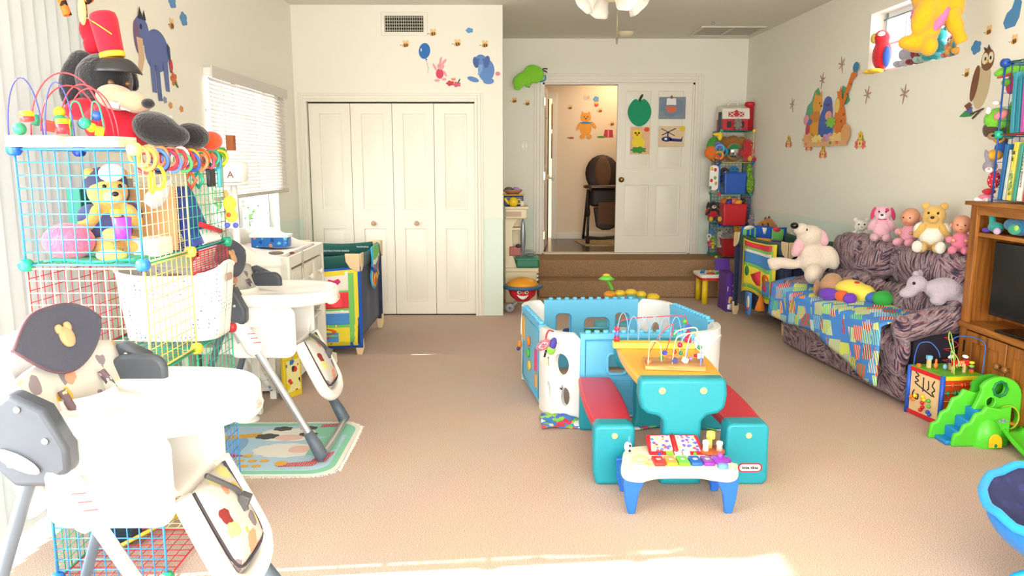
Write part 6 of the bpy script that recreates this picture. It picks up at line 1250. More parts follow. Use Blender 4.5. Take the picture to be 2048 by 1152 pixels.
for sy in (-1, 1):
    link('seat_cushion', MB().surf(lambda a, b: V((-.31+.42*a, sy*(.005+.61*b), .40+.045*math.sin(PI*min(1, a*1.1+.1))**.5*math.sin(PI*b)**.4-.09*max(0, .18-a)/.18)), 14, 14), SOF, t, thick=.08)
    # back: upper and lower pillows, pinched between
    for z0, z1, bul, x0 in ((.42, .66, .10, .10), (.62, .93, .115, .15)):
        def pil(a, b, z0=z0, z1=z1, bul=bul, x0=x0):
            th = 2*PI*a; e = math.sin(PI*b)**.35; zc = (z0+z1)/2; return V((x0-.02+bul*e*math.cos(th), sy*(.0+.76*b), zc+(z1-z0)/2*(.55+.45*e)*math.sin(th)+.008*math.sin(26*b)))
        link('back_cushion', MB().surf(pil, 20, 24), SOF, t)
    ay = sy*(SL-.07)
    link('armrest', MB().surf(lambda a, b: V((-.27+.50*b, ay+.085*math.cos(2*PI*a)*(1-.25*(abs(2*b-1))**6), .50+.085*math.sin(2*PI*a)+.02*math.sin(PI*b)-.05*(1-b)**3)), 18, 12), SOF, t)
    link('arm_gap_shade', MB().box((-.0, ay-sy*.02, .27), (.36, .05, .36)), mat('#2a2430', .9), t, bevel=.01)  # dark colour imitates the shaded gap under the arm
    link('arm_front', MB().ell((-.27, ay, .47), (.05, .085, .085)).ell((-.255, ay, .34), (.04, .07, .14)), SOF, t, remesh=.015)
link('back_board', MB().box((.225, 0, .46), (.08, 2*SL-.1, .78)), SOF, t, bevel=.03, seg=3)
# throw over the seat
def patch(n, m2, b, tc, sp): pass
def throwmat():
    m = bpy.data.materials.new('patch_print'); m.use_nodes = True; n = m.node_tree; b = n.nodes['Principled BSDF']; b.inputs['Roughness'].default_value = .9
    tc = n.nodes.new('ShaderNodeTexCoord'); vo = n.nodes.new('ShaderNodeTexVoronoi'); vo.distance = 'CHEBYCHEV'; vo.inputs['Scale'].default_value = 9.5; vo.inputs['Randomness'].default_value = .7
    mp = n.nodes.new('ShaderNodeMapping'); mp.inputs['Rotation'].default_value = (.1, .2, .5); n.links.new(tc.outputs['Object'], mp.inputs[0]); n.links.new(mp.outputs[0], vo.inputs['Vector'])
    sp = n.nodes.new('ShaderNodeSeparateColor'); n.links.new(vo.outputs['Color'], sp.inputs[0])
    def ramp(cols, src):
        cr = n.nodes.new('ShaderNodeValToRGB'); cr.color_ramp.interpolation = 'CONSTANT'; e = cr.color_ramp.elements
        while len(e) < len(cols): e.new(.5)
        for i, c in enumerate(cols): e[i].position = i/len(cols); e[i].color = lin(c)
        n.links.new(src, cr.inputs[0]); return cr
    c1 = ramp(['#d8372c', '#d8e05c', '#7fd0a0', '#e86a3c', '#8fc8e8', '#f0e05a', '#c8343c', '#a8dc7c', '#5aa8e0'], sp.outputs[0])
    c2 = ramp(['#f2c070', '#9ad8c8', '#e8f0a0', '#e8b8c0', '#5a90d8', '#d8e87a', '#f4e0c0', '#4a9a90', '#c8e0f0'], sp.outputs[1])
    wv = n.nodes.new('ShaderNodeTexWave'); wv.inputs['Scale'].default_value = 22; wv.inputs['Distortion'].default_value = 2; wv.inputs['Detail Scale'].default_value = .5; n.links.new(mp.outputs[0], wv.inputs['Vector'])
    g = n.nodes.new('ShaderNodeMath'); g.operation = 'GREATER_THAN'; g.inputs[1].default_value = .62; n.links.new(wv.outputs['Fac'], g.inputs[0])
    mx = n.nodes.new('ShaderNodeMix'); mx.data_type = 'RGBA'; n.links.new(g.outputs[0], mx.inputs[0]); n.links.new(c1.outputs[0], mx.inputs[6]); n.links.new(c2.outputs[0], mx.inputs[7])
    lt = n.nodes.new('ShaderNodeMath'); lt.operation = 'LESS_THAN'; lt.inputs[1].default_value = .44; n.links.new(vo.outputs['Distance'], lt.inputs[0])
    m2 = n.nodes.new('ShaderNodeMix'); m2.data_type = 'RGBA'; m2.inputs[6].default_value = lin('#4a8ddc'); n.links.new(lt.outputs[0], m2.inputs[0]); n.links.new(mx.outputs[2], m2.inputs[7])
    n.links.new(m2.outputs[2], b.inputs['Base Color']); return m
M_s = Matrix.Translation((2.565, 5.25, 0)) @ Matrix.Rotation(SRZ, 4, 'Z')
def thr(a, b):
    y = -.68+1.50*b; hang = .22+.035*math.sin(7*b+.9)+.13*(1-b)**2
    s_ = a*(hang+.42)   # distance from the lowest hem point
    if s_ < hang: x = -.368-.012*math.sin(20*b)*(1-s_/hang); z = .475-(hang-s_)
    else:
        q = s_-hang; x = -.368+q; z = .475+.034*math.sin(min(1, q/.2)*PI/2)+.004*math.sin(30*b+9*q)
    k = max(0, (b-.82)/.18); z += .04*k
    return M_s @ V((x, y, z))
single('throw_blanket', MB().surf(thr, 30, 46), throwmat(), 'bright blue, red and green patch-print blanket spread over the sofa seat', 'blanket', thick=.008)
# ---- soft toys on the sofa
def at(x, y, Y): return PY(x, y, Y)
def put(f, x, y, Y, h, *a, **k):
    p = at(x, y, Y); return p
# plush dog on far arm
p = PZ(1700, 555, .60)
plush('plush_dog', 'cream and pink floppy plush dog lying over the far sofa arm', 'soft toy', (2.36, 5.85, .56), math.radians(-25), [((0, 0, .17), (.11, .10, .16), (0, -.25, 0)), ((-.03, -.03, .34), (.10, .09, .085)), ((-.09, -.08, .39), (.06, .06, .05)), ((-.20, -.03, .12), (.14, .045, .045), (0, .1, 0)), ((.02, -.12, .06), (.07, .10, .08)), ((.13, -.02, .18), (.06, .06, .10), (0, -.4, 0)), ((-.27, -.03, .10), (.05, .045, .045))], fur('#e0d0bd'),
      [('ear', fur('#e8b4bc'), [((-.10, -.06, .26), (.045, .04, .09), (0, .4, 0))]), ('ear', fur('#e8b4bc'), [((.06, -.02, .33), (.04, .035, .07), (0, -.5, 0))]), ('nose', EYE, [((-.135, -.13, .42), (.03, .025, .025))]), ('eye', EYE, [((-.05, -.11, .39), (.01, .01, .012))])], .013)
bear('plush_bear', 'white plush bear sitting behind the far end of the sofa back', (2.72, 5.86, .80), math.radians(-20), .24, '#efe9df', cat='soft toy', nose='#c8a890')
bear('plush_bear', 'brown plush bear peeking from behind the cream plush dog', (2.60, 5.92, .66), math.radians(-30), .20, '#8a5a38', cat='soft toy')
bear('plush_dog', 'pink and white plush dog with magenta ears on the sofa back', (2.665, 5.42, .90), math.radians(-30), .27, '#f4b8c8', muz='#f6eef0', ear='#d8306a', cat='soft toy', earform='flop', parts=(('eye_patch', fur('#d8306a'), [((.08, -.12, .70), (.05, .04, .05))]), ('ribbon', cloth('#d8203c'), [((0, -.02, .50), (.15, .14, .025))])))
SKIN = mat('#d99878', .5)
def doll(label, loc, rz, h, suit, hat=None):
    ps = [('outfit', cloth(suit), [((0, 0, .26), (.19, .16, .22)), ((-.2, -.1, .3), (.08, .12, .08), (0, 0, .4)), ((.2, -.1, .3), (.08, .12, .08), (0, 0, -.4)), ((-.12, -.26, .1), (.09, .18, .09)), ((.12, -.26, .1), (.09, .18, .09))]),
          ('eye', EYE, [((-.07, -.21, .62), (.018, .012, .016))]), ('eye', EYE, [((.07, -.21, .62), (.018, .012, .016))]), ('mouth', mat('#c05a58', .5), [((0, -.225, .53), (.03, .014, .012))]), ('nose', SKIN, [((0, -.235, .585), (.02, .02, .018))]), ('hair', cloth('#d0a070'), [((0, .03, .78), (.08, .08, .035))])]
    for g in (-1, 1): ps.append(('ear', SKIN, [((g*.205, .0, .60), (.025, .03, .045))])); ps.append(('hand', SKIN, [((g*.12, -.22, .30), (.045, .045, .04))]))
    return plush('baby_doll', label, 'doll', loc, rz, [((0, 0, .62), (.20, .20, .20)), ((0, -.05, .56), (.16, .16, .12)), ((0, 0, .38), (.1, .1, .1))], SKIN, ps, .02, None, h/.84)
doll('baby doll in pink leaning beside the pajama bear on the sofa back', (2.69, 5.09, .90), math.radians(-50), .26, '#e8a0b4')
doll('baby doll with pink and aqua clothes at the near end of the sofa back', (2.745, 4.60, .905), math.radians(-35), .24, '#e87f9c')
bear('plush_bear', 'yellow plush bear in white printed pajamas on the sofa back', (2.70, 4.83, .89), math.radians(-35), .32, '#e0b45c', cat='soft toy', wear='#e8e2d4', legs='#e8e2d4')
# rag doll lying on the seat
plush('plush_elephant', 'tan plush elephant in yellow and rainbow suit lying on the blanket', 'soft toy', (2.44, 5.25, .49), math.radians(-62), [((-.21, 0, .08), (.09, .09, .08)), ((-.22, .02, .12), (.07, .07, .06))], fur('#b98d66'),
      [('ear', fur('#b07f5c'), [((-.27, -.08, .07), (.02, .075, .06), (0, 0, .5))]), ('ear', fur('#b07f5c'), [((-.16, .10, .10), (.06, .03, .05), (0, 0, .5))]), ('suit', cloth('#f4dd52'), [((-.04, 0, .08), (.13, .09, .075)), ((.06, 0, .07), (.08, .075, .065))]), ('heart', cloth('#d8283a'), [((.02, -.03, .145), (.018, .018, .008))]),
       ('arm', cloth('#6a3ab0'), [((-.12, -.13, .05), (.08, .045, .045), (0, 0, .2))]), ('sleeve', cloth('#e8622a'), [((-.02, -.12, .05), (.06, .04, .04))]), ('hand', cloth('#7238b8'), [((.05, -.13, .045), (.045, .045, .04))]), ('leg', cloth('#3a6ab8'), [((.13, .0, .055), (.06, .06, .04))]), ('foot', cloth('#2fa83e'), [((.21, -.01, .06), (.07, .06, .055), (0, 0, .3)), ((.19, .05, .06), (.05, .05, .05))])], .012)
plush('plush_lamb', 'grey-lilac plush animal lying on the near sofa arm', 'soft toy', (2.64, 4.60, .60), math.radians(-8), [((.04, 0, .09), (.13, .08, .075)), ((-.13, 0, .12), (.06, .055, .055)), ((-.18, -.02, .07), (.06, .045, .035), (0, -.3, 0)), ((-.02, -.05, .03), (.05, .04, .035)), ((.13, -.04, .03), (.04, .05, .05))], fur('#b6aab4'), [('ear', fur('#aa9eaa'), [((-.14, .0, .18), (.02, .02, .02))]), ('ear', fur('#aa9eaa'), [((-.10, .05, .17), (.02, .02, .03))]), ('eye', EYE, [((-.165, -.05, .13), (.009, .008, .01))])], .011)
# ================================================================ television cabinet on the right
PINE = wood('pine', '#7a4312', '#b5732f', 1.0, 2, .4); PINEH = wood('pine_h', '#80480f', '#bb7a36', 1.0, 1, .4)
cf, cb, cy0, cy1 = 2.69, 2.93, 3.15, 4.42; ct = 1.232
t = thing('tv_cabinet', 'pine television cabinet at the right edge beside the sofa', 'cabinet', ((cf+cb)/2, (cy0+cy1)/2, 0))
link('top_board', MB().bb((cf-.035, cy0-.02, ct-.022), (cb, cy1+.025, ct)), PINEH, t, w=True, bevel=.003)
link('side_panel', MB().bb((cf, cy1-.022, 0), (cb, cy1, ct-.022)), PINE, t, w=True); link('side_panel', MB().bb((cf, cy0, 0), (cb, cy0+.022, ct-.022)), PINE, t, w=True)
link('back_panel', MB().bb((cb-.01, cy0, 0), (cb, cy1, ct-.022)), PINE, t, w=True)
link('front_stile', MB().bb((cf-.008, cy1-.06, 0), (cf+.012, cy1+.003, ct-.022)), PINE, t, w=True, bevel=.002); link('front_stile', MB().bb((cf-.008, cy0, 0), (cf+.012, cy0+.06, ct-.022)), PINE, t, w=True, bevel=.002)
link('top_rail', MB().bb((cf-.008, cy0, ct-.075), (cf+.012, cy1-.06, ct-.022)), PINEH, t, w=True, bevel=.002)
link('shelf_board', MB().bb((cf+.005, cy0+.02, 1.035), (cb, cy1-.02, 1.058)), PINEH, t, w=True, bevel=.002)
link('tv_deck', MB().bb((cf-.02, cy0, .50), (cb, cy1+.0, .535)), PINEH, t, w=True, bevel=.002)
for k in range(3):
    y1_ = cy1-.062-k*.38; y0_ = y1_-.37
    d = link('door', MB().holed([(y0_, .06), (y1_, .06), (y1_, .49), (y0_, .49)], [[(y0_+.06, .12), (y1_-.06, .12), (y1_-.06, .43), (y0_+.06, .43)]], 0, .018, lambda u, v, q: V((cf-.010+q, u, v)), step=9), PINE, t, w=True, bevel=.003)
    link('door_panel', MB().bb((cf+.0, y0_+.05, .11), (cf+.006, y1_-.05, .44)), PINE, d, w=True)
    if k < 2: link('door_knob', MB().lathe([(.008, 0), (.008, .012), (.02, .022), (.018, .034), (.006, .038)], (cf-.01, y0_+.03 if k == 0 else y1_-.03, .36), 14, (-1, 0, 0)), mat('#8a5a2c', .35), d, w=True)
link('hinge', MB().bb((cf-.014, cy1-.066, .36), (cf-.006, cy1-.055, .43)), mat('#1a1714', .5), t, w=True)
# television
t = thing('television', 'black flat television inside the pine cabinet', 'television', (2.78, 3.95, .536))
TVM = mat('#0b0b0d', .18); M_ = Matrix.Translation((2.775, 3.90, .0)) @ Matrix.Rotation(math.radians(4), 4, 'Z')
link('screen_case', MB().bb((-.015, -.36, .60), (.02, .36, 1.015)).xf(M_), mat('#15151a', .25), t, w=True, bevel=.006)
link('screen', MB().bb((-.018, -.345, .618), (-.0145, .345, 1.0)).xf(M_), TVM, t, w=True)
link('stand_neck', MB().bb((-.01, -.05, .54), (.01, .05, .61)).xf(M_), mat('#b9bcc0', .3, .5), t, w=True); link('stand_base', MB().bb((-.09, -.2, .536), (.08, .2, .55)).xf(M_), TVM, t, w=True, bevel=.004)
# toys on upper cabinet shelf
plush('plush_dinosaur', 'turquoise plush dinosaur with purple feet on the cabinet shelf', 'soft toy', (2.74, 4.27, 1.058), math.radians(-85), [((0, 0, .035), (.055, .035, .03)), ((-.035, 0, .07), (.018, .018, .04), (0, -.2, 0)), ((-.048, 0, .105), (.028, .02, .018))], fur('#27a39a'), [('foot', cloth('#5a3ab0'), [((-.05, -.02, .015), (.03, .02, .014)), ((.04, -.02, .015), (.025, .02, .014))])], .006)
plush('plush_fish', 'blue-green plush fish behind the turquoise dinosaur', 'soft toy', (2.74, 4.07, 1.058), math.radians(-85), [((0, 0, .05), (.08, .04, .045)), ((-.06, 0, .06), (.05, .035, .035)), ((.09, 0, .06), (.03, .02, .045))], fur('#24709a'), [('belly', cloth('#3aa88a'), [((.0, -.03, .04), (.045, .02, .03))]), ('spot', cloth('#a8cc5a'), [((.03, -.045, .05), (.016, .008, .016))])], .007)
single('pompom', MB().ell((2.695, 4.19, 1.078), .019), fur('#c9a8c8'), 'pale pink pompom lying between the dinosaur and the blue fish', 'pompom')
bear('plush_panda', 'small white and black plush on the cabinet shelf behind the fish', (2.73, 3.93, 1.058), math.radians(-80), .10, '#e4ddd4', ear='#1c1a1a', cat='soft toy')
single('toy_ball', MB().ell((2.84, 4.28, 1.10), .035), mat('#b51c2c', .5), 'red ball at the back of the cabinet shelf', 'ball')
# wire rack standing on the cabinet
RX0, RX1, RYA, RYB = 2.70, 2.90, 3.79, 4.27
rk = thing('wire_cube_shelf', 'blue wire rack of picture books on top of the pine cabinet', 'shelf', (RX0, RYB, ct)); RZ_ = [ct+.012, 1.60, 1.98]
for z in (0, 1):
    panel(rk, 'navy', (RX0, RYB, RZ_[z]), (RX1, RYB, RZ_[z]), (RX0, RYB, RZ_[z+1]-.01), n=5)
    panel(rk, 'teal', (RX1, RYA, RZ_[z]), (RX1, RYB, RZ_[z]), (RX1, RYA, RZ_[z+1]-.01))
panel(rk, 'red', (RX0, RYA, RZ_[1]), (RX1, RYA, RZ_[1]), (RX0, RYB-.006, RZ_[1]), n=6); panel(rk, 'navy', (RX0, RYA, RZ_[2]), (RX1, RYA, RZ_[2]), (RX0, RYB-.006, RZ_[2]), n=6)
link('corner_rod', MB().cyl((RX0, RYB, ct), (RX0, RYB, 1.98), .005, 8), mat('#1f4f9c', .35), rk, w=True)
for z, c in ((2, '#1b4fa8'), (1, '#1fa88a')): connector(rk, (RX0, RYB, RZ_[z]), c, .022)
# picture books, spines toward the room
TITLES = {3: ("You In", '#3a6a3a'), 5: ("Children's\nDictionary", '#2a4a7c'), 0: ("WHA", '#222222')}
yy = 4.07; random.seed(3)
for i, (w_, h_, c, n) in enumerate(((.03, .30, '#2a6fa8', 'blue'), (.022, .27, '#d0d8c8', 'pale green'), (.035, .31, '#e8d85a', 'yellow'), (.028, .30, '#4aa08c', 'teal'), (.034, .32, '#f2ede4', 'white'), (.03, .29, '#c8402c', 'red'), (.026, .30, '#3ab0a8', 'turquoise'))):
    o = single('picture_book', MB().box((2.79, yy-w_/2+.17, RZ_[0]+.004+h_/2), (.15, w_-.003, h_), (.08, 0, 0)), [mat(c, .45)], '%s picture book on the lower level of the blue rack' % n, 'book', 'picture books on the lower rack level', bevel=.002)
    if c == '#e8d85a':
        q = text('You\nIn', .04, mat('#23422a', .6), Matrix.Translation(V((-.079, 0, .24))) @ Matrix.Rotation(-PI/2, 4, 'Z') @ Matrix.Rotation(PI/2, 4, 'X'), o, name='title'); q.scale = (1, .45, 1)
        link('cover_art', MB().bb((-.0775, -.012, .03), (-.0755, .012, .16)), cells('book_art', '#8fb45c', ['#d8542c', '#f0e8c0', '#5a8a4a', '#e8a03a'], 70, .45), o)
    if c == '#f2ede4': q = text("Children's Dictionary", .02, mat('#2a3c5c', .6), Matrix.Translation(V((-.079, 0, .16))) @ Matrix.Rotation(-PI/2, 4, 'Z') @ Matrix.Rotation(PI/2, 4, 'X') @ Matrix.Rotation(-PI/2, 4, 'Z'), o, name='title')
    yy -= w_+.012
yy = 4.04
for i, (w_, h_, c, n) in enumerate(((.03, .32, '#3f9ab0', 'sea blue'), (.03, .29, '#2a8aa0', 'dark cyan'), (.028, .31, '#c05aa8', 'magenta'), (.03, .30, '#e8a050', 'orange'), (.03, .27, '#3a8ac8', 'bright blue'), (.03, .3, '#d8d0c0', 'beige'))):
    single('picture_book', MB().box((2.79, yy-w_/2+.17, RZ_[1]+.006+h_/2), (.15, w_-.003, h_), (-.05, 0, 0)), [mat(c, .45)], '%s picture book on the upper level of the blue rack' % n, 'book', 'picture books on the upper rack level', bevel=.002); yy -= w_+.012
# plush hanging at the near edge of the rack
def pr(x, y, Y=4.12): return PY(x, y, Y)
def lump(name, label, cat, items, Y=4.14):
    c = PY(items[0][1][0], items[0][1][1], Y); t = thing(name, label, cat, c)
    for nm, (x, y), r, m_, *ro in items: link(nm, MB().ell(PY(x, y, Y)+V((0, ro[1] if len(ro) > 1 else 0, 0)), r, ro[0] if ro else None, 18), m_, t, w=True)
    return t
FG = fur('#6ab42a')
lump('plush_frog', 'bright green plush frog with open pink mouth on the blue rack', 'soft toy', [('body', (1998, 240), (.082, .05, .068), FG), ('mouth', (1992, 231), (.042, .02, .024), cloth('#e8808a'), (0, -.4, 0), -.045), ('eye', (1988, 207), (.022, .02, .014), mat('#efe9d8', .4), None, -.02), ('eye', (1972, 222), (.014, .015, .02), mat('#efe9d8', .4), None, -.02), ('arm', (2022, 235), (.025, .025, .09), FG), ('foot', (2015, 268), (.05, .03, .03), FG)], 4.33)
lump('plush_crocodile', 'green plush crocodile head on the upper rack level', 'soft toy', [('snout', (2010, 142), (.06, .035, .025), FG, (0, -.35, 0)), ('head', (2030, 138), (.05, .04, .05), FG), ('mouth', (2012, 150), (.05, .03, .010), cloth('#c83a3a'), (0, -.35, 0)), ('eye', (2020, 128), (.008, .012, .008), EYE, None, -.02), ('scarf', (2022, 170), (.022, .03, .05), cloth('#c83a6c')), ('arm', (2012, 165), (.02, .03, .02), FG)], 4.31)
BRF = fur('#4a3226'); GYF = fur('#8d8590')
lump('plush_dog', 'small dark brown plush puppy in yellow and blue on the rack edge', 'soft toy', [('head', (1985, 262), (.045, .04, .04), BRF), ('ear', (1996, 268), (.014, .02, .04), BRF, (0, .2, 0), -.03), ('ear', (1971, 262), (.012, .02, .034), BRF, (0, -.2, 0)), ('muzzle', (1979, 273), (.026, .03, .02), fur('#a07850'), None, -.03), ('nose', (1974, 272), (.009, .010, .007), EYE, None, -.055), ('shirt', (1998, 276), (.03, .03, .03), cloth('#e0a828')), ('trousers', (2004, 297), (.04, .03, .04), cloth('#2a62b8')), ('foot', (1990, 310), (.045, .035, .03), cloth('#e8a42a')), ('hand', (2008, 282), (.022, .02, .022), BRF)], 4.33)
lump('plush_rabbit', 'small grey plush rabbit in red dress on the lower rack edge', 'soft toy', [('head', (1980, 333), (.038, .035, .036), GYF), ('ear', (1974, 314), (.012, .012, .042), GYF, (0, -.25, 0)), ('ear', (1987, 314), (.012, .012, .042), GYF, (0, .2, 0)), ('muzzle', (1974, 340), (.022, .022, .018), fur('#e8dcd8'), None, -.02), ('nose', (1969, 338), (.006, .006, .005), cloth('#d87a8a'), None, -.04), ('dress', (1988, 360), (.034, .03, .05), cells('red_dots2', '#d02438', ['#f4e8e4'], 80, .3)), ('shoe', (1978, 383), (.036, .03, .018), cloth('#b81c2c')), ('sleeve', (1998, 350), (.02, .02, .035), cloth('#e8b0bc'))], 4.33)
t = thing('plush_starfish', 'pink plush starfish lying on the pine cabinet top', 'soft toy', (2.73, 4.36, ct))
link('body', MB().prism([(2.72+.10*(1 if i % 2 == 0 else .45)*math.cos(i*PI/5+.3)*.62, 4.355+.085*(1 if i % 2 == 0 else .45)*math.sin(i*PI/5+.3)) for i in range(10)], ct, ct+.022), fur('#f3e6e2'), t, w=True, bevel=.009, seg=3); link('back', MB().ell((2.72, 4.355, ct+.025), (.04, .04, .018)), fur('#e8708c'), t, w=True)
# ================================================================ activity cube
t = thing('activity_cube', 'wooden activity cube with bead mazes and a red zoo sign beside sofa', 'activity cube', (2.54, 4.18, 0))
A0 = V((2.415, 4.09, 0)); A1 = V((2.365, 4.345, 0)); A3 = V((2.655, 4.115, 0)); A2 = A1+(A3-A0)
H = .285; LW = mat('#ecc894', .5); ORG = mat('#d8501c', .4); GRN = mat('#6ab82c', .4); REDP = mat('#d8202a', .4); BLP = mat('#1f5ac8', .4)
zc_ = V((0, 0, 1))
def face(m, P, Q, u0, u1, v0, v1, o0, o1):
    d = (Q-P).normalized(); n = V((d.y, -d.x, 0)); L = (Q-P).length
    vs = [P+d*(u*L)+zc_*v+n*o for v in (v0, v1) for (u, o) in ((u0, o0), (u1, o0), (u1, o1), (u0, o1))]
    m.add(vs, [(3,2,1,0),(4,5,6,7),(0,1,5,4),(1,2,6,5),(2,3,7,6),(3,0,4,7)], False); return m
nrm = lambda P, Q: V(((Q-P).normalized().y, -(Q-P).normalized().x, 0))
link('front_panel', face(MB(), A1, A0, .06, .94, .025, .265, -.012, .0), LW, t, w=True)
link('side_panel', face(MB(), A0, A3, .06, .94, .025, .265, -.012, -.002), ORG, t, w=True)
link('back_panel', face(face(MB(), A3, A2, .03, .97, .025, .265, -.012, 0), A2, A1, .03, .97, .025, .265, -.012, 0), LW, t, w=True)
for P in (A0, A1, A2, A3): link('corner_post', MB().cyl(P, P+zc_*.285, .013, 12), BLP, t, w=True)
for z in (.015, .27): link('rail', face(MB(), A1, A0, .04, .96, z-.012, z+.012, -.01, .006), REDP, t, w=True, bevel=.002)
for z in (.015, .272): link('rail', face(MB(), A0, A3, .04, .96, z-.012, z+.01, -.01, .006), mat('#f0d42a', .4), t, w=True, bevel=.002)
top_ = [A0, A3, A2, A1]; link('top_board', MB().add([p+zc_*.275 for p in top_]+[p+zc_*.287 for p in top_], [(3,2,1,0),(4,5,6,7),(0,1,5,4),(1,2,6,5),(2,3,7,6),(3,0,4,7)], False), GRN, t, w=True)
dF = (A0-A1).normalized(); nF = nrm(A1, A0); LFc = (A0-A1).length
def fp(u, v, o=.003): return A1+dF*(u*LFc)+zc_*v+nF*o
for P in ([(.2, .255), (.3, .24), (.2, .225), (.3, .21), (.2, .195), (.35, .18), (.75, .15)], [(.45, .24), (.46, .17), (.45, .16)], [(.6, .23), (.62, .19), (.58, .175)], [(.78, .24), (.72, .21), (.8, .19), (.73, .17), (.8, .15)], [(.2, .15), (.15, .12), (.3, .10), (.32, .13), (.2, .12)]):
    link('maze_groove', MB().tube(spline([fp(a, b, .001) for a, b in P], 5), .0035, 6), mat('#1c1814', .6), t, w=True)
for a, b, c in ((.15, .105, '#f0862a'), (.22, .095, '#f0862a'), (.27, .12, '#f2d42a'), (.5, .13, '#f2d42a'), (.55, .115, '#f2d42a'), (.5, .095, '#d8202a'), (.52, .07, '#c81c2a'), (.47, .05, '#d8202a'), (.68, .12, '#5ab83a'), (.70, .09, '#6ac84a'), (.68, .055, '#1f5ac8'), (.74, .045, '#1f5ac8')): link('maze_bead', MB().ell(fp(a, b, .010), .0115), mat(c, .35), t, w=True)
dS = (A3-A0).normalized(); nS = nrm(A0, A3); LSc = (A3-A0).length
def sp_(u, v, o=.008): return A0+dS*(u*LSc)+zc_*v+nS*o
for z, c, us in ((.235, '#e8502a', (.22, .45, .52, .70, .76, .82, .88, .93)), (.19, '#1f9a5a', (.12, .3, .38, .44, .5, .7, .82, .88)), (.145, '#2a5ac8', (.22, .28, .55, .7)), (.10, '#f0d42a', (.15, .2, .3))):
    link('abacus_rod', MB().cyl(sp_(.04, z), sp_(.96, z), .002, 6), mat('#c8a06a', .4), t, w=True)
    for u in us: link('abacus_bead', MB().lathe([(.004, -.007), (.012, -.004), (.012, .004), (.004, .007)], sp_(u, z), 12, dS), mat(c, .35), t, w=True)
def tp(a, b, z=0): return A1+(A0-A1)*a+(A3-A0)*b+zc_*(.287+z)
for a, b, c, s_, h_ in ((.3, .22, '#e8c48a', .018, .05), (.75, .45, '#e8c48a', .012, .05), (.75, .72, '#e8c48a', .012, .05), (.5, .6, '#d8b07a', .016, .035), (.55, .95, '#9ac02a', .016, .035), (.2, .05, '#f0762a', .016, .018), (.8, .86, '#e8702a', .016, .02)):
    link('block', MB().bb(tp(a, b)-V((s_/2, s_/2, 0)), tp(a, b)+V((s_/2, s_/2, h_))), mat(c, .5), t, w=True)
link('block', MB().prism([(-.014, 0), (.014, 0), (.014, .02), (-.014, .02)], -.01, .01, lambda u, v, q: tp(.3, .22, .05)+V((u, q, v))), mat('#7ac4e8', .5), t, w=True)
for z, c in ((.02, '#5a2a6c'), (.03, '#8ac03a'), (.05, '#f0d42a')): link('block', MB().lathe([(.008, 0), (.014, .004), (.014, .012), (.004, .016)], tp(.8, .86, z), 12), mat(c, .4), t, w=True)
link('animal', MB().ell(tp(.42, .3, .02), (.012, .008, .018)).ell(tp(.42, .3, .045), (.007, .006, .014)), mat('#e8762a', .5), t, w=True); link('animal', MB().ell(tp(.55, .42, .02), (.012, .01, .016)), mat('#7ab0c8', .5), t, w=True)
pS = tp(.78, .585, .055); sg = link('sign_board', MB().box(pS, (.105, .008, .036), (0, 0, math.radians(8))), REDP, t, w=True, bevel=.002)
tx = text('ZOO\nHOUSE', .019, mat('#f6e6a0', .5), Matrix.Translation(pS+V((.001, -.006, -.003))) @ Matrix.Rotation(math.radians(8), 4, 'Z') @ Matrix.Rotation(PI/2, 4, 'X'), t, bold=.0005); tx.location = -V(t.location)
for dx in (-.035, .045): link('bird', MB().ell(pS+V((dx, .03, .03)), (.02, .008, .010), (0, .3 if dx > 0 else -.3, 0)), mat('#f6f6f6', .4), t, w=True)
for c, P, r in (('#2a62c0', [tp(.05, .05), tp(.05, .07, .07), tp(.1, .12, .13), tp(.2, .3, .14), tp(.3, .42, .10), tp(.35, .45, .06)], .0032), ('#a8cc5a', [tp(.9, .35), tp(.85, .34, .10), tp(.7, .32, .19), tp(.6, .42, .225), tp(.55, .55, .17), tp(.6, .6, .08), tp(.8, .5, .03)], .0032), ('#a8cc5a', [tp(.85, .4), tp(.75, .38, .08), tp(.7, .42, .12), tp(.8, .5, .08), tp(.85, .5, .04)], .003),
    ('#2a5fb8', [tp(.3, .75), tp(.3, .76, .10), tp(.3, .82, .17), tp(.55, .98, .19), tp(.85, 1.08, .17), tp(.9, 1.06, .08), tp(.95, 1.0)], .0035)): link('wire', MB().tube(spline(P, 6), r, 7), mat(c, .35), t, w=True)
hel = [tp(.35, .7)+V((.035*math.cos(a*.9), .035*math.sin(a*.9), .01+.0095*a)) for a in range(0, 19)]
link('wire', MB().tube(spline(hel, 3), .0026, 6), mat('#c8202c', .35), t, w=True)
# ================================================================ green climber toy
t = thing('toy_slide', 'bright green plastic play ramp with blue steps and round openings', 'toy slide', (2.45, 3.8, 0))
GP = mat('#5bd233', .32); BP = mat('#1f8ad8', .35); DG = mat('#1a7a4c', .4)
def gp(x, y, Y): return PY(x, y, Y)
# stepped side walls
def stair(y): 
    return [(2.235, 0), (2.245, .075), (2.275, .085), (2.29, .13), (2.325, .145), (2.345, .20), (2.38, .21), (2.40, .245), (2.47, .225), (2.53, .245), (2.53, 0)]
link('side_wall', MB().prism(stair(0), 3.90, 3.925, lambda u, v, q: V((u-.02, q, v))), GP, t, w=True, bevel=.008, seg=3)
link('side_wall', MB().prism([(a+.015, b*.80) for a, b in stair(0)], 3.775, 3.80, lambda u, v, q: V((u+.015, q, v))), GP, t, w=True, bevel=.008, seg=3)
t.location.y -= 0
for i, (x, z) in enumerate(((2.25, .02), (2.30, .07), (2.35, .12), (2.40, .165))): link('step', MB().bb((x-.005, 3.795, 0), (x+.055, 3.905, z)), BP, t, w=True, bevel=.006)
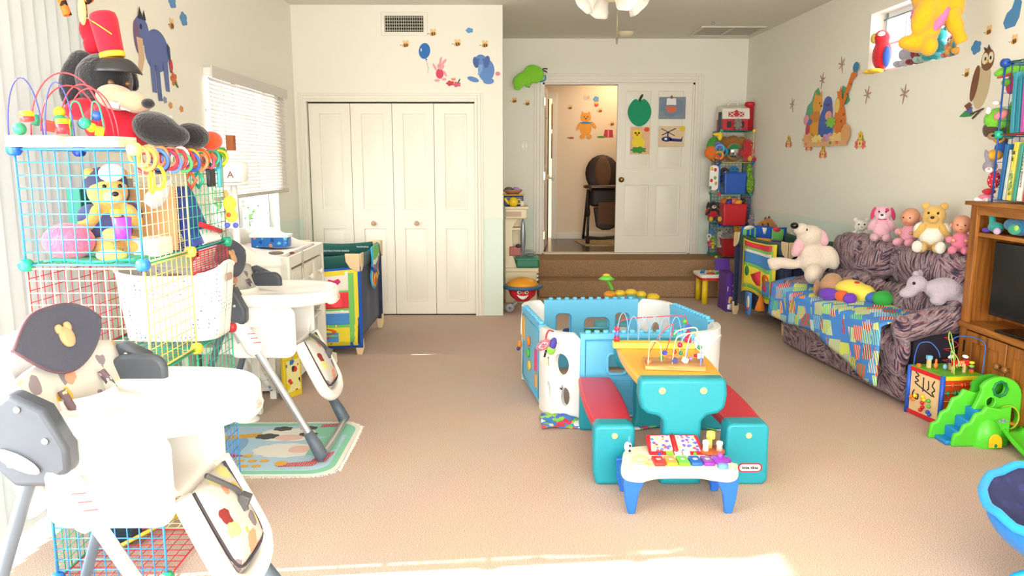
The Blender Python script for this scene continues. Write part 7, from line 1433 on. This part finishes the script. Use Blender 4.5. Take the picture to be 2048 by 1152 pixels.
# domed middle and big disc wall with openings
def hol(y): return lambda u, v, q: V((u, y+q, v))
outer = [(2.40, 0), (2.40, .16), (2.42, .20), (2.44, .25)]+[(2.535+.115*math.cos(a), .225+.095*math.sin(a)) for a in [math.radians(d) for d in range(150, -10, -16)]]+[(2.65, .20), (2.65, 0)]
link('disc_wall', MB().holed(outer, [oval(2.53, .262, .033, .033, 16), oval(2.485, .20, .024, .024, 16), oval(2.582, .12, .055, .062, 20)], 0, .03, hol(3.84), step=.05), GP, t, w=True, bevel=.006)
link('back_wall', MB().prism([(a, b*.97) for a, b in outer], 3.93, 3.945, lambda u, v, q: V((u, q, v))), mat('#3fae2c', .4), t, w=True)
link('opening_rim', MB().torus((2.53, 3.838, .262), .036, .007, (0, 1, 0), 8, 8), DG, t, w=True); link('opening_rim', MB().torus((2.485, 3.838, .20), .026, .004, (0, 1, 0), 20, 8), mat('#6ae03c', .35), t, w=True); link('opening_rim', MB().torus((2.582, 3.838, .12), .060, .005, (0, 1, 0), 24, 8), mat('#b8dc3a', .35), t, w=True)
link('orange_ramp', MB().box((2.59, 3.87, .095), (.08, .06, .012), (0, .2, 0)), mat('#f0862a', .4), t, w=True)
link('dome', MB().ell((2.45, 3.79, .02), (.075, .055, .12), None, 24), GP, t, w=True)
dm = link('dome_door', MB().prism([(-.034, 0), (.034, 0), (.034, .03)]+[(.034*math.cos(a), .03+.035*math.sin(a)) for a in [PI*i/10 for i in range(1, 10)]]+[(-.034, .03)], 0, .008, lambda u, v, q: V((2.462+u, 3.733-q+.30*v*.35, .01+v*.98))), mat('#f2c41c', .4), t, w=True, bevel=.003)
link('door_hole', MB().ell((2.462, 3.727, .02), (.009, .004, .009)), DG, dm, w=True)
for dx, dz in ((0, 0), (.018, .006), (-.018, .006), (0, .014)): link('dome_spot', MB().ell((2.50+dx, 3.745, .128+dz), (.007, .004, .005)), mat('#a08ad0', .5), t, w=True)
link('ramp', MB().surf(lambda a, b: V((2.53+.11*b-.06*a, 3.80-.40*a, .055*(1-a)**2+.012+.025*abs(2*b-1)**4)), 12, 10), GP, t, w=True, thick=.02)
link('ramp_foot', MB().ell((2.47, 3.42, .025), (.13, .09, .028), (0, 0, .4), 20), GP, t, w=True)
link('foot_spot', MB().ell((2.52, 3.44, .05), (.03, .015, .006)), EYE, t, w=True)
t.scale = (1.0, 1, 1.1); t.location.x += .04
# ================================================================ bouncer seat at the lower right
BO = V((0, -.06, 0))
t = thing('baby_bouncer', 'navy baby bouncer seat with turquoise rim and blue tube legs', 'baby bouncer', (1.98, 2.5, 0))
t.location = V(t.location)+V((0, 0, 0)); CR = V((2.01, 2.50, .29))
def bs(a, b):   # a round the rim, b 0 rim .. 1 middle
    th = 2*PI*a; r = (1-b); dz = -.16*(1-(1-b)**2.2)
    return CR+V((.36*r*math.cos(th)-.0*b, .27*r*math.sin(th), dz+.05*r*math.sin(th)+.006*math.sin(th*14)*r))
link('seat_cloth', MB().surf(bs, 56, 14), cells('navy_print', '#1b2152', ['#2a2a66', '#1b2152'], 18, .3, rough=.6), t, w=True, thick=.014)
link('rim_piping', MB().tube([bs(i/56, 0) for i in range(56)], .016, 10, True), cloth('#1f9ad8'), t, w=True)
link('under_skirt', MB().surf(lambda a, b: CR+V(((.35-.14*b*b)*math.cos(2*PI*a), (.26-.10*b*b)*math.sin(2*PI*a), -.02-.16*b+.05*math.sin(2*PI*a)*(1-b))), 48, 8), cloth('#1678c8'), t, w=True, thick=.006)
link('seat_frill', MB().tube([bs(i/56, .18)+V((0, 0, .01+.006*math.sin(i*1.9))) for i in range(30, 50)], .012, 8), cloth('#8fd0d8'), t, w=True)
link('care_label', MB().surf(lambda a, b: bs(.40+.03*a, .45+.2*b)+V((0, 0, .014)), 4, 4), mat('#e8ecf4', .6), t, w=True)
link('waist_strap', MB().tube([bs(.5+.02*i, .52+.03*i)+V((0, -.004, .02)) for i in range(8)], .010, 6), mat('#8a8c2a', .6), t, w=True)
link('tube_leg', MB().tube(spline([(1.90, 2.42, .17), (1.80, 2.44, .10), (1.715, 2.46, .05), (1.72, 2.36, .02), (1.85, 2.26, .016), (2.1, 2.22, .016), (2.3, 2.3, .016)], 7), .0165, 12), mat('#1b9ae0', .35), t, w=True)
link('tube_leg', MB().tube(spline([(2.1, 2.55, .14), (2.2, 2.6, .08), (2.3, 2.5, .02), (2.3, 2.3, .016)], 7), .0165, 12), mat('#1b9ae0', .35), t, w=True)
bb0 = t; t.location = V(t.location)+BO
# ================================================================ ceiling fixtures
FX, FY = .58, 4.35
t = thing('ceiling_fan', 'white ceiling fan with tulip glass lamps and pull chain', 'ceiling fan', (FX, FY, CEIL))
WF = mat('#efe9da', .4); 
link('canopy', MB().lathe([(.07, 0), (.06, -.04), (.02, -.05)], (FX, FY, CEIL), 20), WF, t, w=True); link('down_rod', MB().cyl((FX, FY, CEIL-.05), (FX, FY, 2.48), .012), WF, t, w=True)
link('motor', MB().lathe([(.03, 2.50), (.11, 2.48), (.13, 2.42), (.11, 2.36), (.05, 2.34)], (FX, FY, 0), 28), WF, t, w=True)
for k in range(5):
    a = 2*PI*k/5+math.radians(45); c, s_ = math.cos(a), math.sin(a)
    bl = link('blade', MB().prism([(p, q) for p, q in ((.16, -.05), (.55, -.075), (.62, -.05), (.64, 0), (.62, .05), (.55, .075), (.16, .05))], -.004, .004, lambda u, v, q: V((FX+u*c-v*s_, FY+u*s_+v*c, 2.38+q+v*.12))), mat('#f3eee4', .45), t, w=True)
    link('blade_arm', MB().box((FX+.14*c, FY+.14*s_, 2.385), (.10, .03, .008), (0, 0, a)), mat('#cbbf98', .4), bl, w=True)
link('light_fitter', MB().lathe([(.05, 2.35), (.075, 2.32), (.06, 2.27), (.03, 2.25), (.004, 2.245)], (FX, FY, 0), 24), mat('#d9d4b0', .35), t, w=True)
SHD = mat('#f6f1e6', .25, 0, 0, 60, 0, .35)
for k in range(4):
    a = 2*PI*k/4+.35; c, s_ = math.cos(a), math.sin(a); o = V((FX+.09*c, FY+.09*s_, 2.30)); ax = V((c*.75, s_*.75, -.66))
    link('lamp_arm', MB().cyl((FX+.05*c, FY+.05*s_, 2.315), o, .01), mat('#cfc9a4', .4), t, w=True)
    g = link('lamp_shade', MB().surf(lambda u, v: o+ax.to_track_quat('Z', 'Y').to_matrix() @ V(((.02+.035*v**.7+.012*v**4)*(1+.05*v*math.cos(12*PI*u))*math.cos(2*PI*u), (.02+.035*v**.7+.012*v**4)*(1+.05*v*math.cos(12*PI*u))*math.sin(2*PI*u), .11*v)), 30, 8), SHD, t, w=True, thick=.003)
link('pull_chain', MB().cyl((FX+.03, FY, 2.25), (FX+.03, FY, 2.06), .0018, 6), mat('#a89a78', .4, .5), t, w=True); link('chain_pull', MB().lathe([(.002, 0), (.006, -.01), (.005, -.035), (.002, -.04)], (FX+.03, FY, 2.065), 10), mat('#6a5a44', .4), t, w=True)
t.location.z += .06
t = thing('smoke_detector', 'round cream smoke detector on the ceiling near the doorway', 'smoke detector', (1.32, 8.72, CEIL)); link('housing', MB().lathe([(.085, 0), (.085, -.012), (.06, -.04), (.05, -.045), (.002, -.046)], (1.32, 8.72, CEIL), 26), mat('#eee2bc', .4), t, w=True); link('mount_plate', MB().lathe([(.095, 0), (.095, -.006)], (1.32, 8.72, CEIL), 26), mat('#f0e8cc', .4), t, w=True)
t = thing('return_vent', 'large rectangular return grille in the ceiling', 'vent', (2.38, 8.6, CEIL)); link('frame', MB().holed([(2.05, 8.33), (2.73, 8.33), (2.73, 8.90), (2.05, 8.90)], [[(2.08, 8.36), (2.38, 8.36), (2.38, 8.87), (2.08, 8.87)], [(2.40, 8.36), (2.70, 8.36), (2.70, 8.87), (2.40, 8.87)]], -.012, -.0, lambda u, v, q: V((u, v, CEIL+q)), step=9), mat('#d8d2c0', .5), t, w=True)
link('grille', MB().bb((2.08, 8.36, CEIL-.006), (2.70, 8.87, CEIL-.002)), mat('#b4b1a6', .6), t, w=True)
single('ceiling_hook', MB().torus((2.09, 8.03, CEIL-.022), .014, .002, (0, 1, 0), 14, 6), mat('#8a8678', .4, .5), 'small metal hook in the ceiling near the return grille', 'hook')
t = thing('wall_vent', 'white air register with dark louvres high on the closet wall', 'vent', (-.9, YC-.01, 2.59))
link('frame', MB().holed([(-1.115, 2.585), (-.70, 2.585), (-.70, 2.785), (-1.115, 2.785)], [[(-1.085, 2.615), (-.735, 2.615), (-.735, 2.755), (-1.085, 2.755)]], 0, .014, fl(YC-.0), step=9), WTRIM, t, w=True, bevel=.004)
link('duct_shade_plate', MB().bb((-1.085, YC-.003, 2.615), (-.735, YC-.001, 2.755)), mat('#14110f', .9), t, w=True)  # flat near-black plate, shade behind the louvres put into its colour
for i in range(5): link('louvre', MB().bb((-1.085, YC-.010, 2.623+i*.028), (-.735, YC-.006, 2.635+i*.028)), mat('#8f8878', .5), t, w=True)
for i in range(17): link('vane', MB().bb((-1.08+i*.0205, YC-.013, 2.615), (-1.076+i*.0205, YC-.010, 2.755)), mat('#c9c2b0', .5), t, w=True)
# ================================================================ flat wall stickers (each a thin real sticker on its wall)
def mapC(cx, cz): return lambda u, v, q: V((cx+u, YC-.0015-q, cz+v))
def mapB(cx, cz): return lambda u, v, q: V((cx+u, YB-.0015-q, cz+v))
def mapH(cx, cz): return lambda u, v, q: V((cx+u, HB-.0015-q, cz+v))
def mapL(cy, cz): return lambda u, v, q: V((XL+.0015+q, cy+u, cz+v))
def mapR(cy, cz): return lambda u, v, q: V((XR(cy-u)-.0015-q, cy-u, cz+v))
DC = {}
def sticker(name, label, mp, shapes, cat='wall sticker', group=None, s=1, sx=1):
    """shapes: (outline, colour) stacked front to back"""
    cols = []; m = MB(); q = 0
    for P, c in shapes:
        if c not in cols: cols.append(c)
        m.prism([(a*s*sx, b*s) for a, b in P], q, q+.0012, mp, mi=cols.index(c)); q += .0006
    return single(name, m, [mat(c, .6) for c in cols], label, cat, group)
def bee(mp, label, s=1, fl_=1, grp='bee stickers on the walls'):
    return sticker('bee_sticker', label, mp, [(oval(-.012, .026, .014, .02, 12, .4), '#e8c890'), (oval(.014, .026, .013, .02, 12, -.4), '#e8c890'), (oval(0, 0, .03, .018, 14, .2), '#d89a3a'), (oval(-.006, -.002, .006, .017, 8, .2), '#3a2410'), (oval(.012, 0, .006, .015, 8, .2), '#3a2410'), ([(-.03, 0), (-.05, .004), (-.05, -.002)], '#3a2410')], 'wall sticker', grp, s, fl_)
def flowerset(mp, label, s=1, grp=None):
    sh = [([(-.08, -.04), (.08, -.04), (.02, .05), (-.02, .05)], '#7aa850')]
    for a, b, c in ((-.045, -.02, '#e87a6a'), (.045, -.02, '#e87a6a'), (0, -.015, '#f0d888'), (0, .035, '#f0c03a')): sh += [(blobp(a, b, .03, .03, 6, .2, 18), c), (oval(a, b, .010, .010, 8), '#c85a3a')]
    return sticker('flower_sticker', label, mp, sh, 'wall sticker', grp, s)
def dragonfly(mp, label, s=1, r=0):
    c, s_ = math.cos(r), math.sin(r); R_ = lambda P: [(a*c-b*s_, a*s_+b*c) for a, b in P]
    return sticker('dragonfly_sticker', label, mp, [(R_(oval(0, 0, .008, .075, 12)), '#a8806c'), (R_(oval(-.03, .02, .033, .007, 10, -.5)), '#b89484'), (R_(oval(.03, .02, .033, .007, 10, .5)), '#b89484'), (R_(oval(-.027, -.008, .028, .006, 10, .3)), '#b89484'), (R_(oval(.027, -.008, .028, .006, 10, -.3)), '#b89484')], 'wall sticker', 'dragonfly stickers on the right wall', s)
# closet wall
for i, (x, z, l) in enumerate(((-.90, 2.50, 'tan bee sticker left of the blue balloon, below the air register'), (-.65, 2.60, 'tan bee sticker at the lower right corner of the air register'), (-.43, 2.51, 'tan bee sticker right of the blue balloon below the little cloud'), (-.18, 2.50, 'tan bee sticker nearest the closet wall corner'))): bee(mapC(x, z), l)
sticker('balloon_sticker', 'blue balloon sticker with string above the closet', mapC(-.73, 2.45), [(oval(0, 0, .052, .07, 24, -.15), '#1f6cb8'), ([(.005, -.068), (.025, -.068), (.015, -.09)], '#1f6cb8'), (oval(-.03, .01, .006, .016, 10), '#dfeaf4'), ([(.014, -.09), (.018, -.09), (.036, -.15), (.026, -.20), (.022, -.20), (.031, -.15)], '#a8b89c')])
PK = '#eda0ac'
sticker('rabbit_sticker', 'small pink animal sticker reaching toward the balloon string', mapC(-.585, 2.28), [(oval(-.01, -.03, .035, .045), '#d8405c'), (oval(0, .035, .032, .03), PK), (oval(-.0, .085, .011, .034, 12, -.2), PK), (oval(.032, .075, .011, .032, 12, -.7), PK), (oval(-.055, .03, .010, .035, 12, .5), PK), (oval(.04, -.03, .010, .03, 12, .5), PK), (oval(-.035, -.09, .025, .012), PK), (oval(.03, -.08, .022, .012), PK), (oval(-.008, .04, .003, .004, 8), '#3a2020')])
sticker('fruit_sticker', 'red berries and leaves sticker above the closet casing', mapC(-.47, 2.165), [(blobp(-.03, 0, .035, .022, 5, .2), '#c83a3c'), (blobp(.03, -.01, .035, .022, 5, .2), '#d8607a'), (blobp(0, .035, .022, .012, 4, .2), '#e8906a'), (oval(.05, .02, .006, .025, 8, -.5), '#3a5a3a')])
sticker('cloud_sticker', 'tiny blue cloud sticker high on the closet wall', mapC(-.32, 2.63), [(blobp(0, 0, .032, .022, 5, .15), '#5a9ad0')])
BL_, BD = '#5b86c4', '#41619c'
sticker('elephant_sticker', 'seated blue animal sticker at the right end of the closet wall', mapC(-.21, 2.30), [(oval(.04, -.02, .075, .10), BL_), (oval(-.01, .06, .055, .06), BL_), (oval(-.055, .05, .025, .05, 16, .2), BD), (oval(.045, .055, .028, .055, 16, -.2), BD), ([(-.03, .03), (.01, .03), (.005, -.02), (-.02, -.06), (-.04, -.06), (-.025, -.02)], '#7aa0d4'), (oval(-.08, -.10, .055, .022, 14, -.3), BL_), (oval(.06, -.115, .05, .028), BL_), (oval(-.028, .075, .005, .008, 8), '#1c2440'), (oval(.012, .075, .005, .008, 8), '#1c2440'), (oval(.145, -.05, .022, .018), '#e08090')])
# back wall
bee(mapB(.11, 2.15), 'tan bee sticker left of a pair below the green butterfly'); bee(mapB(.26, 2.12), 'tan bee sticker right of a pair, beside the doorway casing')
# left wall
sticker('elephant_sticker', 'large blue animal cut-out on the left wall above the blind', mapL(4.40, 2.04), [(oval(.04, .02, .15, .115, 24, .15), '#5d6ea6'), (oval(-.13, .10, .085, .075), '#5d6ea6'), (oval(-.19, .06, .035, .085, 16, .1), '#7a5a80'), ([(-.20, .06), (-.13, .06), (-.12, -.04), (-.17, -.13), (-.21, -.13), (-.18, -.05)], '#d8b490'), ([(-.06, -.04), (-.01, -.06), (-.0, -.21), (-.05, -.21)], '#5d6ea6'), ([(.0, -.06), (.05, -.06), (.06, -.25), (.015, -.25)], '#546499'), ([(.10, -.04), (.16, -.02), (.165, -.19), (.12, -.19)], '#5d6ea6'), (oval(-.14, .12, .010, .014, 10), '#1c2036'), ([(.17, .08), (.20, .06), (.21, -.08), (.19, -.08)], '#3c466c'), (oval(.205, -.04, .02, .035), '#c8303c'), ([(-.17, .16), (-.15, .22), (-.12, .17), (-.10, .21), (-.08, .16)], '#2c3040')])
sticker('cloud_sticker', 'blue cloud sticker at the top of the left wall', mapL(4.69, 2.37), [(blobp(0, 0, .05, .035, 5, .15), '#5b93c8')]); sticker('cloud_sticker', 'blue cloud sticker lower right of the other one on the left wall', mapL(4.84, 2.30), [(blobp(0, 0, .05, .038, 5, .15), '#5b93c8')])
bee(mapL(4.66, 2.23), 'amber bee sticker right of the large blue cut-out on left wall'); bee(mapL(4.30, 2.40), 'amber bee sticker at the very top of the left wall')
sticker('flower_sticker', 'small red and green flower sticker near the foot of the large blue cut-out', mapL(4.64, 1.93), [(blobp(0, 0, .04, .035, 5, .25), '#c8703a'), (oval(.03, -.03, .03, .010, 10, -.5), '#4a7a3c'), (oval(-.01, .015, .012, .012), '#d84a4a')])
for y, z, c, l in ((4.50, 1.80, '#8a94b8', 'tiny grey-blue'), (4.57, 1.775, '#d89a5a', 'tiny tan, middle of three'), (4.72, 1.765, '#d8924a', 'tiny amber, nearest the blind')): sticker('leaf_sticker', '%s sticker above the black plush shoes on left wall' % l, mapL(y, z), [(blobp(0, 0, .025, .018, 5, .2), c)])
# hall wall
OY = '#eda23a'
sticker('kitten_sticker', 'orange-yellow standing animal sticker on the hall wall', mapH(1.13, 1.97), [(oval(0, -.05, .085, .10), OY), (oval(0, .10, .075, .065), OY), ([(-.07, .13), (-.05, .19), (-.02, .155)], OY), ([(.02, .155), (.05, .19), (.07, .13)], OY), (oval(-.10, -.02, .022, .06, 12, -.4), OY), (oval(.11, .0, .022, .06, 12, .7), OY), (oval(-.045, -.16, .04, .03), OY), (oval(.05, -.16, .04, .03), OY), (oval(0, .03, .085, .012), '#3a8ac0'), (oval(-.02, .11, .007, .009, 8), '#2a1a10'), (oval(.025, .11, .007, .009, 8), '#2a1a10'), (oval(.003, .085, .012, .008, 8), '#2a1a10')])
sticker('present_sticker', 'red parcel sticker on the hall wall', mapH(1.45, 1.85), [([(-.07, -.05), (.07, -.05), (.06, .05), (-.05, .055)], '#c23a44'), (oval(-.10, -.045, .06, .014), '#5a9a4a'), ([(-.01, -.05), (.01, -.05), (.01, .055), (-.01, .055)], '#e88a9a')])
sticker('bug_sticker', 'small red bug sticker low on the hall wall', mapH(.93, 1.79), [(oval(0, 0, .04, .014), '#c24a3a'), (oval(-.04, .005, .025, .005), '#6a8a4a')])
sticker('balloon_sticker', 'small blue and red balloon sticker in the hall', mapH(1.27, 2.28), [(blobp(0, .04, .04, .04, 5, .1), '#6a9ac8'), (oval(.005, -.03, .03, .035), '#d8503a'), (oval(.005, -.01, .025, .018), '#f0c04a')])
bee(mapH(.91, 2.2), 'bee sticker on the hall wall left of the balloon'); bee(mapH(1.33, 2.16), 'bee sticker on the hall wall right of the balloon'); bee(mapH(1.5, 1.98), 'bee sticker in the hall above the red parcel')
sticker('butterfly_sticker', 'pale butterfly sticker at the top of the hall wall', mapH(1.14, 2.33), [(oval(-.02, .01, .025, .035, 12, .4), '#dccab8'), (oval(.02, .01, .022, .03, 12, -.5), '#cdb4a4')])
# right wall
for y, z, r, l in ((6.75, 2.27, .25, 'brown dragonfly sticker topmost over the forest friends mural'), (7.12, 2.18, -.25, 'brown dragonfly sticker upper left over the mural'), (7.77, 2.01, .3, 'brown dragonfly sticker left of the mural'), (6.27, 1.98, -.3, 'brown dragonfly sticker right of the mural'), (5.72, 1.94, -.2, 'brown dragonfly sticker beneath the high window')):
    dragonfly(mapR(y, z), l, 1, r)
G1, YLW, BLU2, ORN = '#5fae84', '#e9a63c', '#4a66b4', '#e07a2c'
sh = [([(-.52, -.02), (-.46, .16), (-.36, .22), (-.30, .34), (-.22, .38), (-.16, .30), (-.15, .0), (-.5, -.1)], G1), ([(.25, .10), (.33, .34), (.42, .30), (.50, .14), (.44, .10)], G1),
      (oval(-.26, -.12, .13, .20), YLW), (oval(-.21, .16, .115, .12), YLW), ([(-.30, .25), (-.27, .33), (-.22, .26)], YLW), ([(-.17, .26), (-.12, .33), (-.10, .24)], YLW), (blobp(-.25, .0, .12, .07, 3, .1), '#d8893a'), (oval(-.15, .17, .010, .015, 8), '#2a1a10'), (oval(-.11, .13, .016, .012, 8), '#2a1a10'),
      (oval(-.46, -.03, .07, .07), '#e8a0b4'), (oval(-.41, -.18, .05, .12), '#c84a6a'), (oval(-.36, -.06, .05, .04), '#4a7ab8'),
      (oval(.0, -.10, .14, .24, 24, -.2), BLU2), (oval(.04, .12, .10, .12), BLU2), (oval(.12, .04, .04, .11, 14, .15), '#6a5aa0'), (oval(.08, -.01, .075, .06), '#e8a48c'), (oval(.02, .13, .009, .015, 8), '#1c2040'), (oval(.07, .13, .009, .015, 8), '#1c2040'),
      (oval(.34, -.10, .12, .22, 22, .1), ORN), (oval(.30, .10, .085, .12), ORN), (oval(.27, .10, .05, .09), '#f0d070'), ([(.35, .05), (.43, .12), (.56, .38), (.63, .42), (.60, .50), (.52, .46), (.40, .22)], ORN), (oval(.60, .52, .055, .06), '#3a86b0'), ([(.27, .20), (.25, .28), (.30, .27), (.33, .34), (.36, .2)], ORN),
      (oval(.42, -.02, .018, .018, 8), '#8a5a2a'), (oval(.38, -.10, .018, .018, 8), '#8a5a2a'), (oval(.42, -.18, .018, .018, 8), '#8a5a2a'), (oval(.47, .22, .014, .014, 8, .6), '#8a5a2a'), (oval(.53, .33, .014, .014, 8, .6), '#8a5a2a'),
      (blobp(.16, -.10, .10, .06, 7, .25), '#8ac84a'), (blobp(.12, -.22, .09, .06, 6, .25), '#2f6ab8'), (blobp(-.35, -.30, .13, .08, 7, .2), '#e8b078'), (blobp(-.12, -.32, .13, .07, 8, .2), '#f0dc8a'), (blobp(.14, -.32, .15, .08, 7, .2), '#c89ac0'), (blobp(.32, -.32, .16, .08, 8, .2), '#f0cc80'), (oval(.5, -.26, .09, .12), '#e0a868'), ([(-.45, -.40), (.55, -.40), (.50, -.34), (-.40, -.34)], '#e4b27a')]
sh += [(oval(a, b, .028, .02, 10), c) for a, b, c in ((-.38, -.36, '#e87a6a'), (-.30, -.28, '#e8b03a'), (-.08, -.33, '#f0c03a'), (.05, -.30, '#e87a6a'), (.26, -.30, '#f4d8a0'), (.34, -.36, '#e86a6a'), (.2, -.36, '#6aa04a'))]
sticker('mural_sticker', 'large colourful sticker of animals among green bushes on the right wall', mapR(7.0, 1.865), sh, s=.68, sx=1.3)
for y, z, l in ((7.81, 1.65, 'yellow and red flower sticker left of the animal mural'), (7.32, 1.61, 'yellow and red flower sticker under the left of the mural'), (7.01, 1.54, 'lowest flower sticker below the animal mural'), (6.33, 1.62, 'larger flower sticker right of the animal mural')): flowerset(mapR(y, z), l, 1.05 if y > 6.5 else 1.2, 'flower stickers round the mural')
sticker('cloud_sticker', 'large blue cloud sticker at the top right corner of the picture', mapR(4.62, 2.30), [([(-.05, -.08), (.03, -.075), (.06, -.03), (.07, .05), (.04, .09), (.01, .08), (-.01, .03), (-.05, .01), (-.075, -.04)], '#4a86b8')], sx=1.0)
sticker('cloud_sticker', 'small blue cloud sticker just right of the high window', mapR(4.93, 2.155), [(blobp(0, 0, .045, .04, 5, .15), '#4a8ac0')])
for y, z, l in ((4.82, 2.23, 'bee sticker between the two blue clouds right of the window'), (4.58, 2.14, 'bee sticker above the owl on its right'), (5.00, 2.00, 'bee sticker left of the owl')): bee(mapR(y, z), l, .85)
sticker('owl_sticker', 'tall brown and cream owl sticker on the right wall', mapR(4.86, 1.945), [(oval(.02, -.03, .075, .14, 24, -.18), '#cbb894'), (oval(.055, .12, .06, .065), '#7a5236'), (oval(.03, .13, .028, .034), '#e4d8b8'), (oval(.085, .13, .024, .032), '#e4d8b8'), (oval(.035, .128, .008, .011, 8), '#1c1410'), (oval(.085, .128, .008, .011, 8), '#1c1410'), ([(.05, .12), (.07, .12), (.06, .095)], '#d8a03a'), (oval(-.045, -.01, .032, .11, 18, -.2), '#7d4f38'), ([(-.08, -.12), (-.13, -.14), (-.09, -.17), (-.05, -.14)], '#7d4f38'), ([(.03, .17), (.015, .20), (.05, .185), (.06, .21), (.08, .18)], '#5a4438'), ([(-.06, -.19), (.07, -.165), (.07, -.175), (-.06, -.20)], '#5a4030'), ([(-.04, -.22), (.04, -.17), (.05, -.18), (-.03, -.23)], '#5a4030')])
sticker('leaf_sticker', 'green leaf sticker with blue berries below the owl', mapR(4.96, 1.755), [([(-.08, -.015), (-.02, .02), (.04, .015), (.08, -.005), (.04, -.02), (-.03, -.02)], '#3f9a5a'), (blobp(.02, .022, .03, .022, 6, .2), '#5a6ab0')])
# ================================================================ toys on the high window sill, and the big hanging dinosaur
def rs(y, d, z): return V((XR(y)+d, y, z))
SL2 = WZ0
t = thing('plush_parrot', 'red plush parrot with yellow beak at the left end of the high window', 'soft toy', (0, 0, 0)); t.location = rs(a1-.12, .045, SL2)
pp = t.location
link('body', MB().ell(pp+V((0, 0, .14)), (.07, .08, .12)).ell(pp+V((-.01, 0, .27)), (.06, .06, .06)), fur('#cf1626'), t, w=True, remesh=.01); link('beak', MB().ell(pp+V((-.05, .03, .27)), (.03, .04, .04)), cloth('#e8c85a'), t, w=True); link('face', MB().ell(pp+V((-.03, -.03, .29)), (.03, .03, .022)), cloth('#f0ece4'), t, w=True); link('foot', MB().ell(pp+V((-.06, .05, .018)), (.06, .035, .018)), cloth('#e8b82c'), t, w=True); link('foot', MB().ell(pp+V((-.06, -.05, .018)), (.06, .035, .018)), cloth('#e8b82c'), t, w=True); link('wing', MB().ell(pp+V((.0, -.08, .12)), (.03, .02, .08)), fur('#2a50b0'), t, w=True)
rzR = math.radians(-75)
for y, h, c, mu, ef, n, wear, nm in ((5.80, .23, '#b8b0bc', '#e8d8c8', 'point', 'grey and lilac plush leaning against the red parrot', None, 'plush_cat'), (5.66, .20, '#8a1226', '#8a1226', 'none', 'dark red shaggy plush on the high window sill', None, 'plush_monster'), (5.55, .22, '#9cc4b8', '#cfe0d4', 'round', 'pale green plush between dark red and turquoise plush', None, 'plush_bear'), (5.42, .23, '#17949c', '#17949c', 'round', 'turquoise plush on the high window sill', None, 'plush_bear'), (5.27, .16, '#e88a8a', '#f0e8e0', 'flop', 'pink plush on the sill beneath the hanging yellow foot', '#f0c02c', 'plush_bunny'), (5.14, .22, '#e2a63a', '#d88a3a', 'point', 'yellow flower-maned plush on the high window sill', None, 'plush_lion'), (5.03, .19, '#3a9aa8', '#d8c85a', 'none', 'teal and yellow plush at the right of the window sill', None, 'plush_fish')):
    bear(nm, n, tuple(rs(max(y, a0+.03), .055, SL2+.001)), rzR, h, c, muz=mu, cat='soft toy', earform=ef, wear=wear)
t = thing('plush_duck', 'pale yellow plush bird head at the right end of the high window', 'soft toy', tuple(rs(a0+.04, .06, SL2+.2))); pp = V(t.location)
link('head', MB().ell(pp+V((0, .01, .08)), (.06, .06, .08)).ell(pp+V((0, 0, -.06)), (.05, .05, .1)), fur('#e6df56'), t, w=True, remesh=.01); link('beak', MB().ell(pp+V((-.04, .07, .05)), (.03, .03, .015)), cloth('#e87a3a'), t, w=True); link('eye', MB().ell(pp+V((-.05, .03, .10)), .010), EYE, t, w=True)
# large yellow dinosaur hanging in front of the window
DY = 4.60; YF = fur('#e8ac12'); PKC = cloth('#d878b0')
def pd(x, y, Y=DY): return PY(x, y, Y)
t = thing('plush_dinosaur', 'big golden yellow plush dinosaur hanging before the high window', 'soft toy', pd(1860, 40))
m = MB()
m.ell(pd(1872, -30), (.15, .12, .17)); m.ell(pd(1862, 20), (.10, .10, .12)); m.ell(pd(1855, 62), (.065, .08, .10), (0, .25, 0)); m.ell(pd(1835, 88), (.095, .07, .05), (0, .1, 0)); m.ell(pd(1812, 85), (.045, .05, .04))
m.ell(pd(1900, 10), (.08, .08, .12)); m.ell(pd(1858, 92, DY-.08), (.045, .06, .06)); m.ell(pd(1848, 30, DY-.06), (.06, .06, .12), (0, .35, 0))
link('body', m, YF, t, w=True, remesh=.012)
link('arm', MB().tube(spline([pd(1898, 20, DY-.04), pd(1910, 50, DY-.04), pd(1924, 84, DY-.04)], 6), [.05]*4+[.045]*4+[.035]*5, 12), YF, t, w=True)
link('belly', MB().ell(pd(1878, 38, DY-.05), (.035, .05, .09), (0, .5, 0)), PKC, t, w=True)
for x, y in ((1830, 25), (1829, 42), (1833, 8), (1828, 34)): link('spine_frill', MB().ell(pd(x, y, DY+.02), (.022, .02, .022)), PKC, t, w=True)
link('head', MB().ell(pd(1880, -85), (.11, .12, .10)).ell(pd(1850, -80, DY-.06), (.08, .09, .06)), YF, t, w=True, remesh=.012)
link('hanging_cord', MB().cyl(pd(1880, -85)+V((0, 0, .08)), V((pd(1880, -85).x, DY, CEIL)), .003, 6), mat('#d9d4c8', .6), t, w=True)
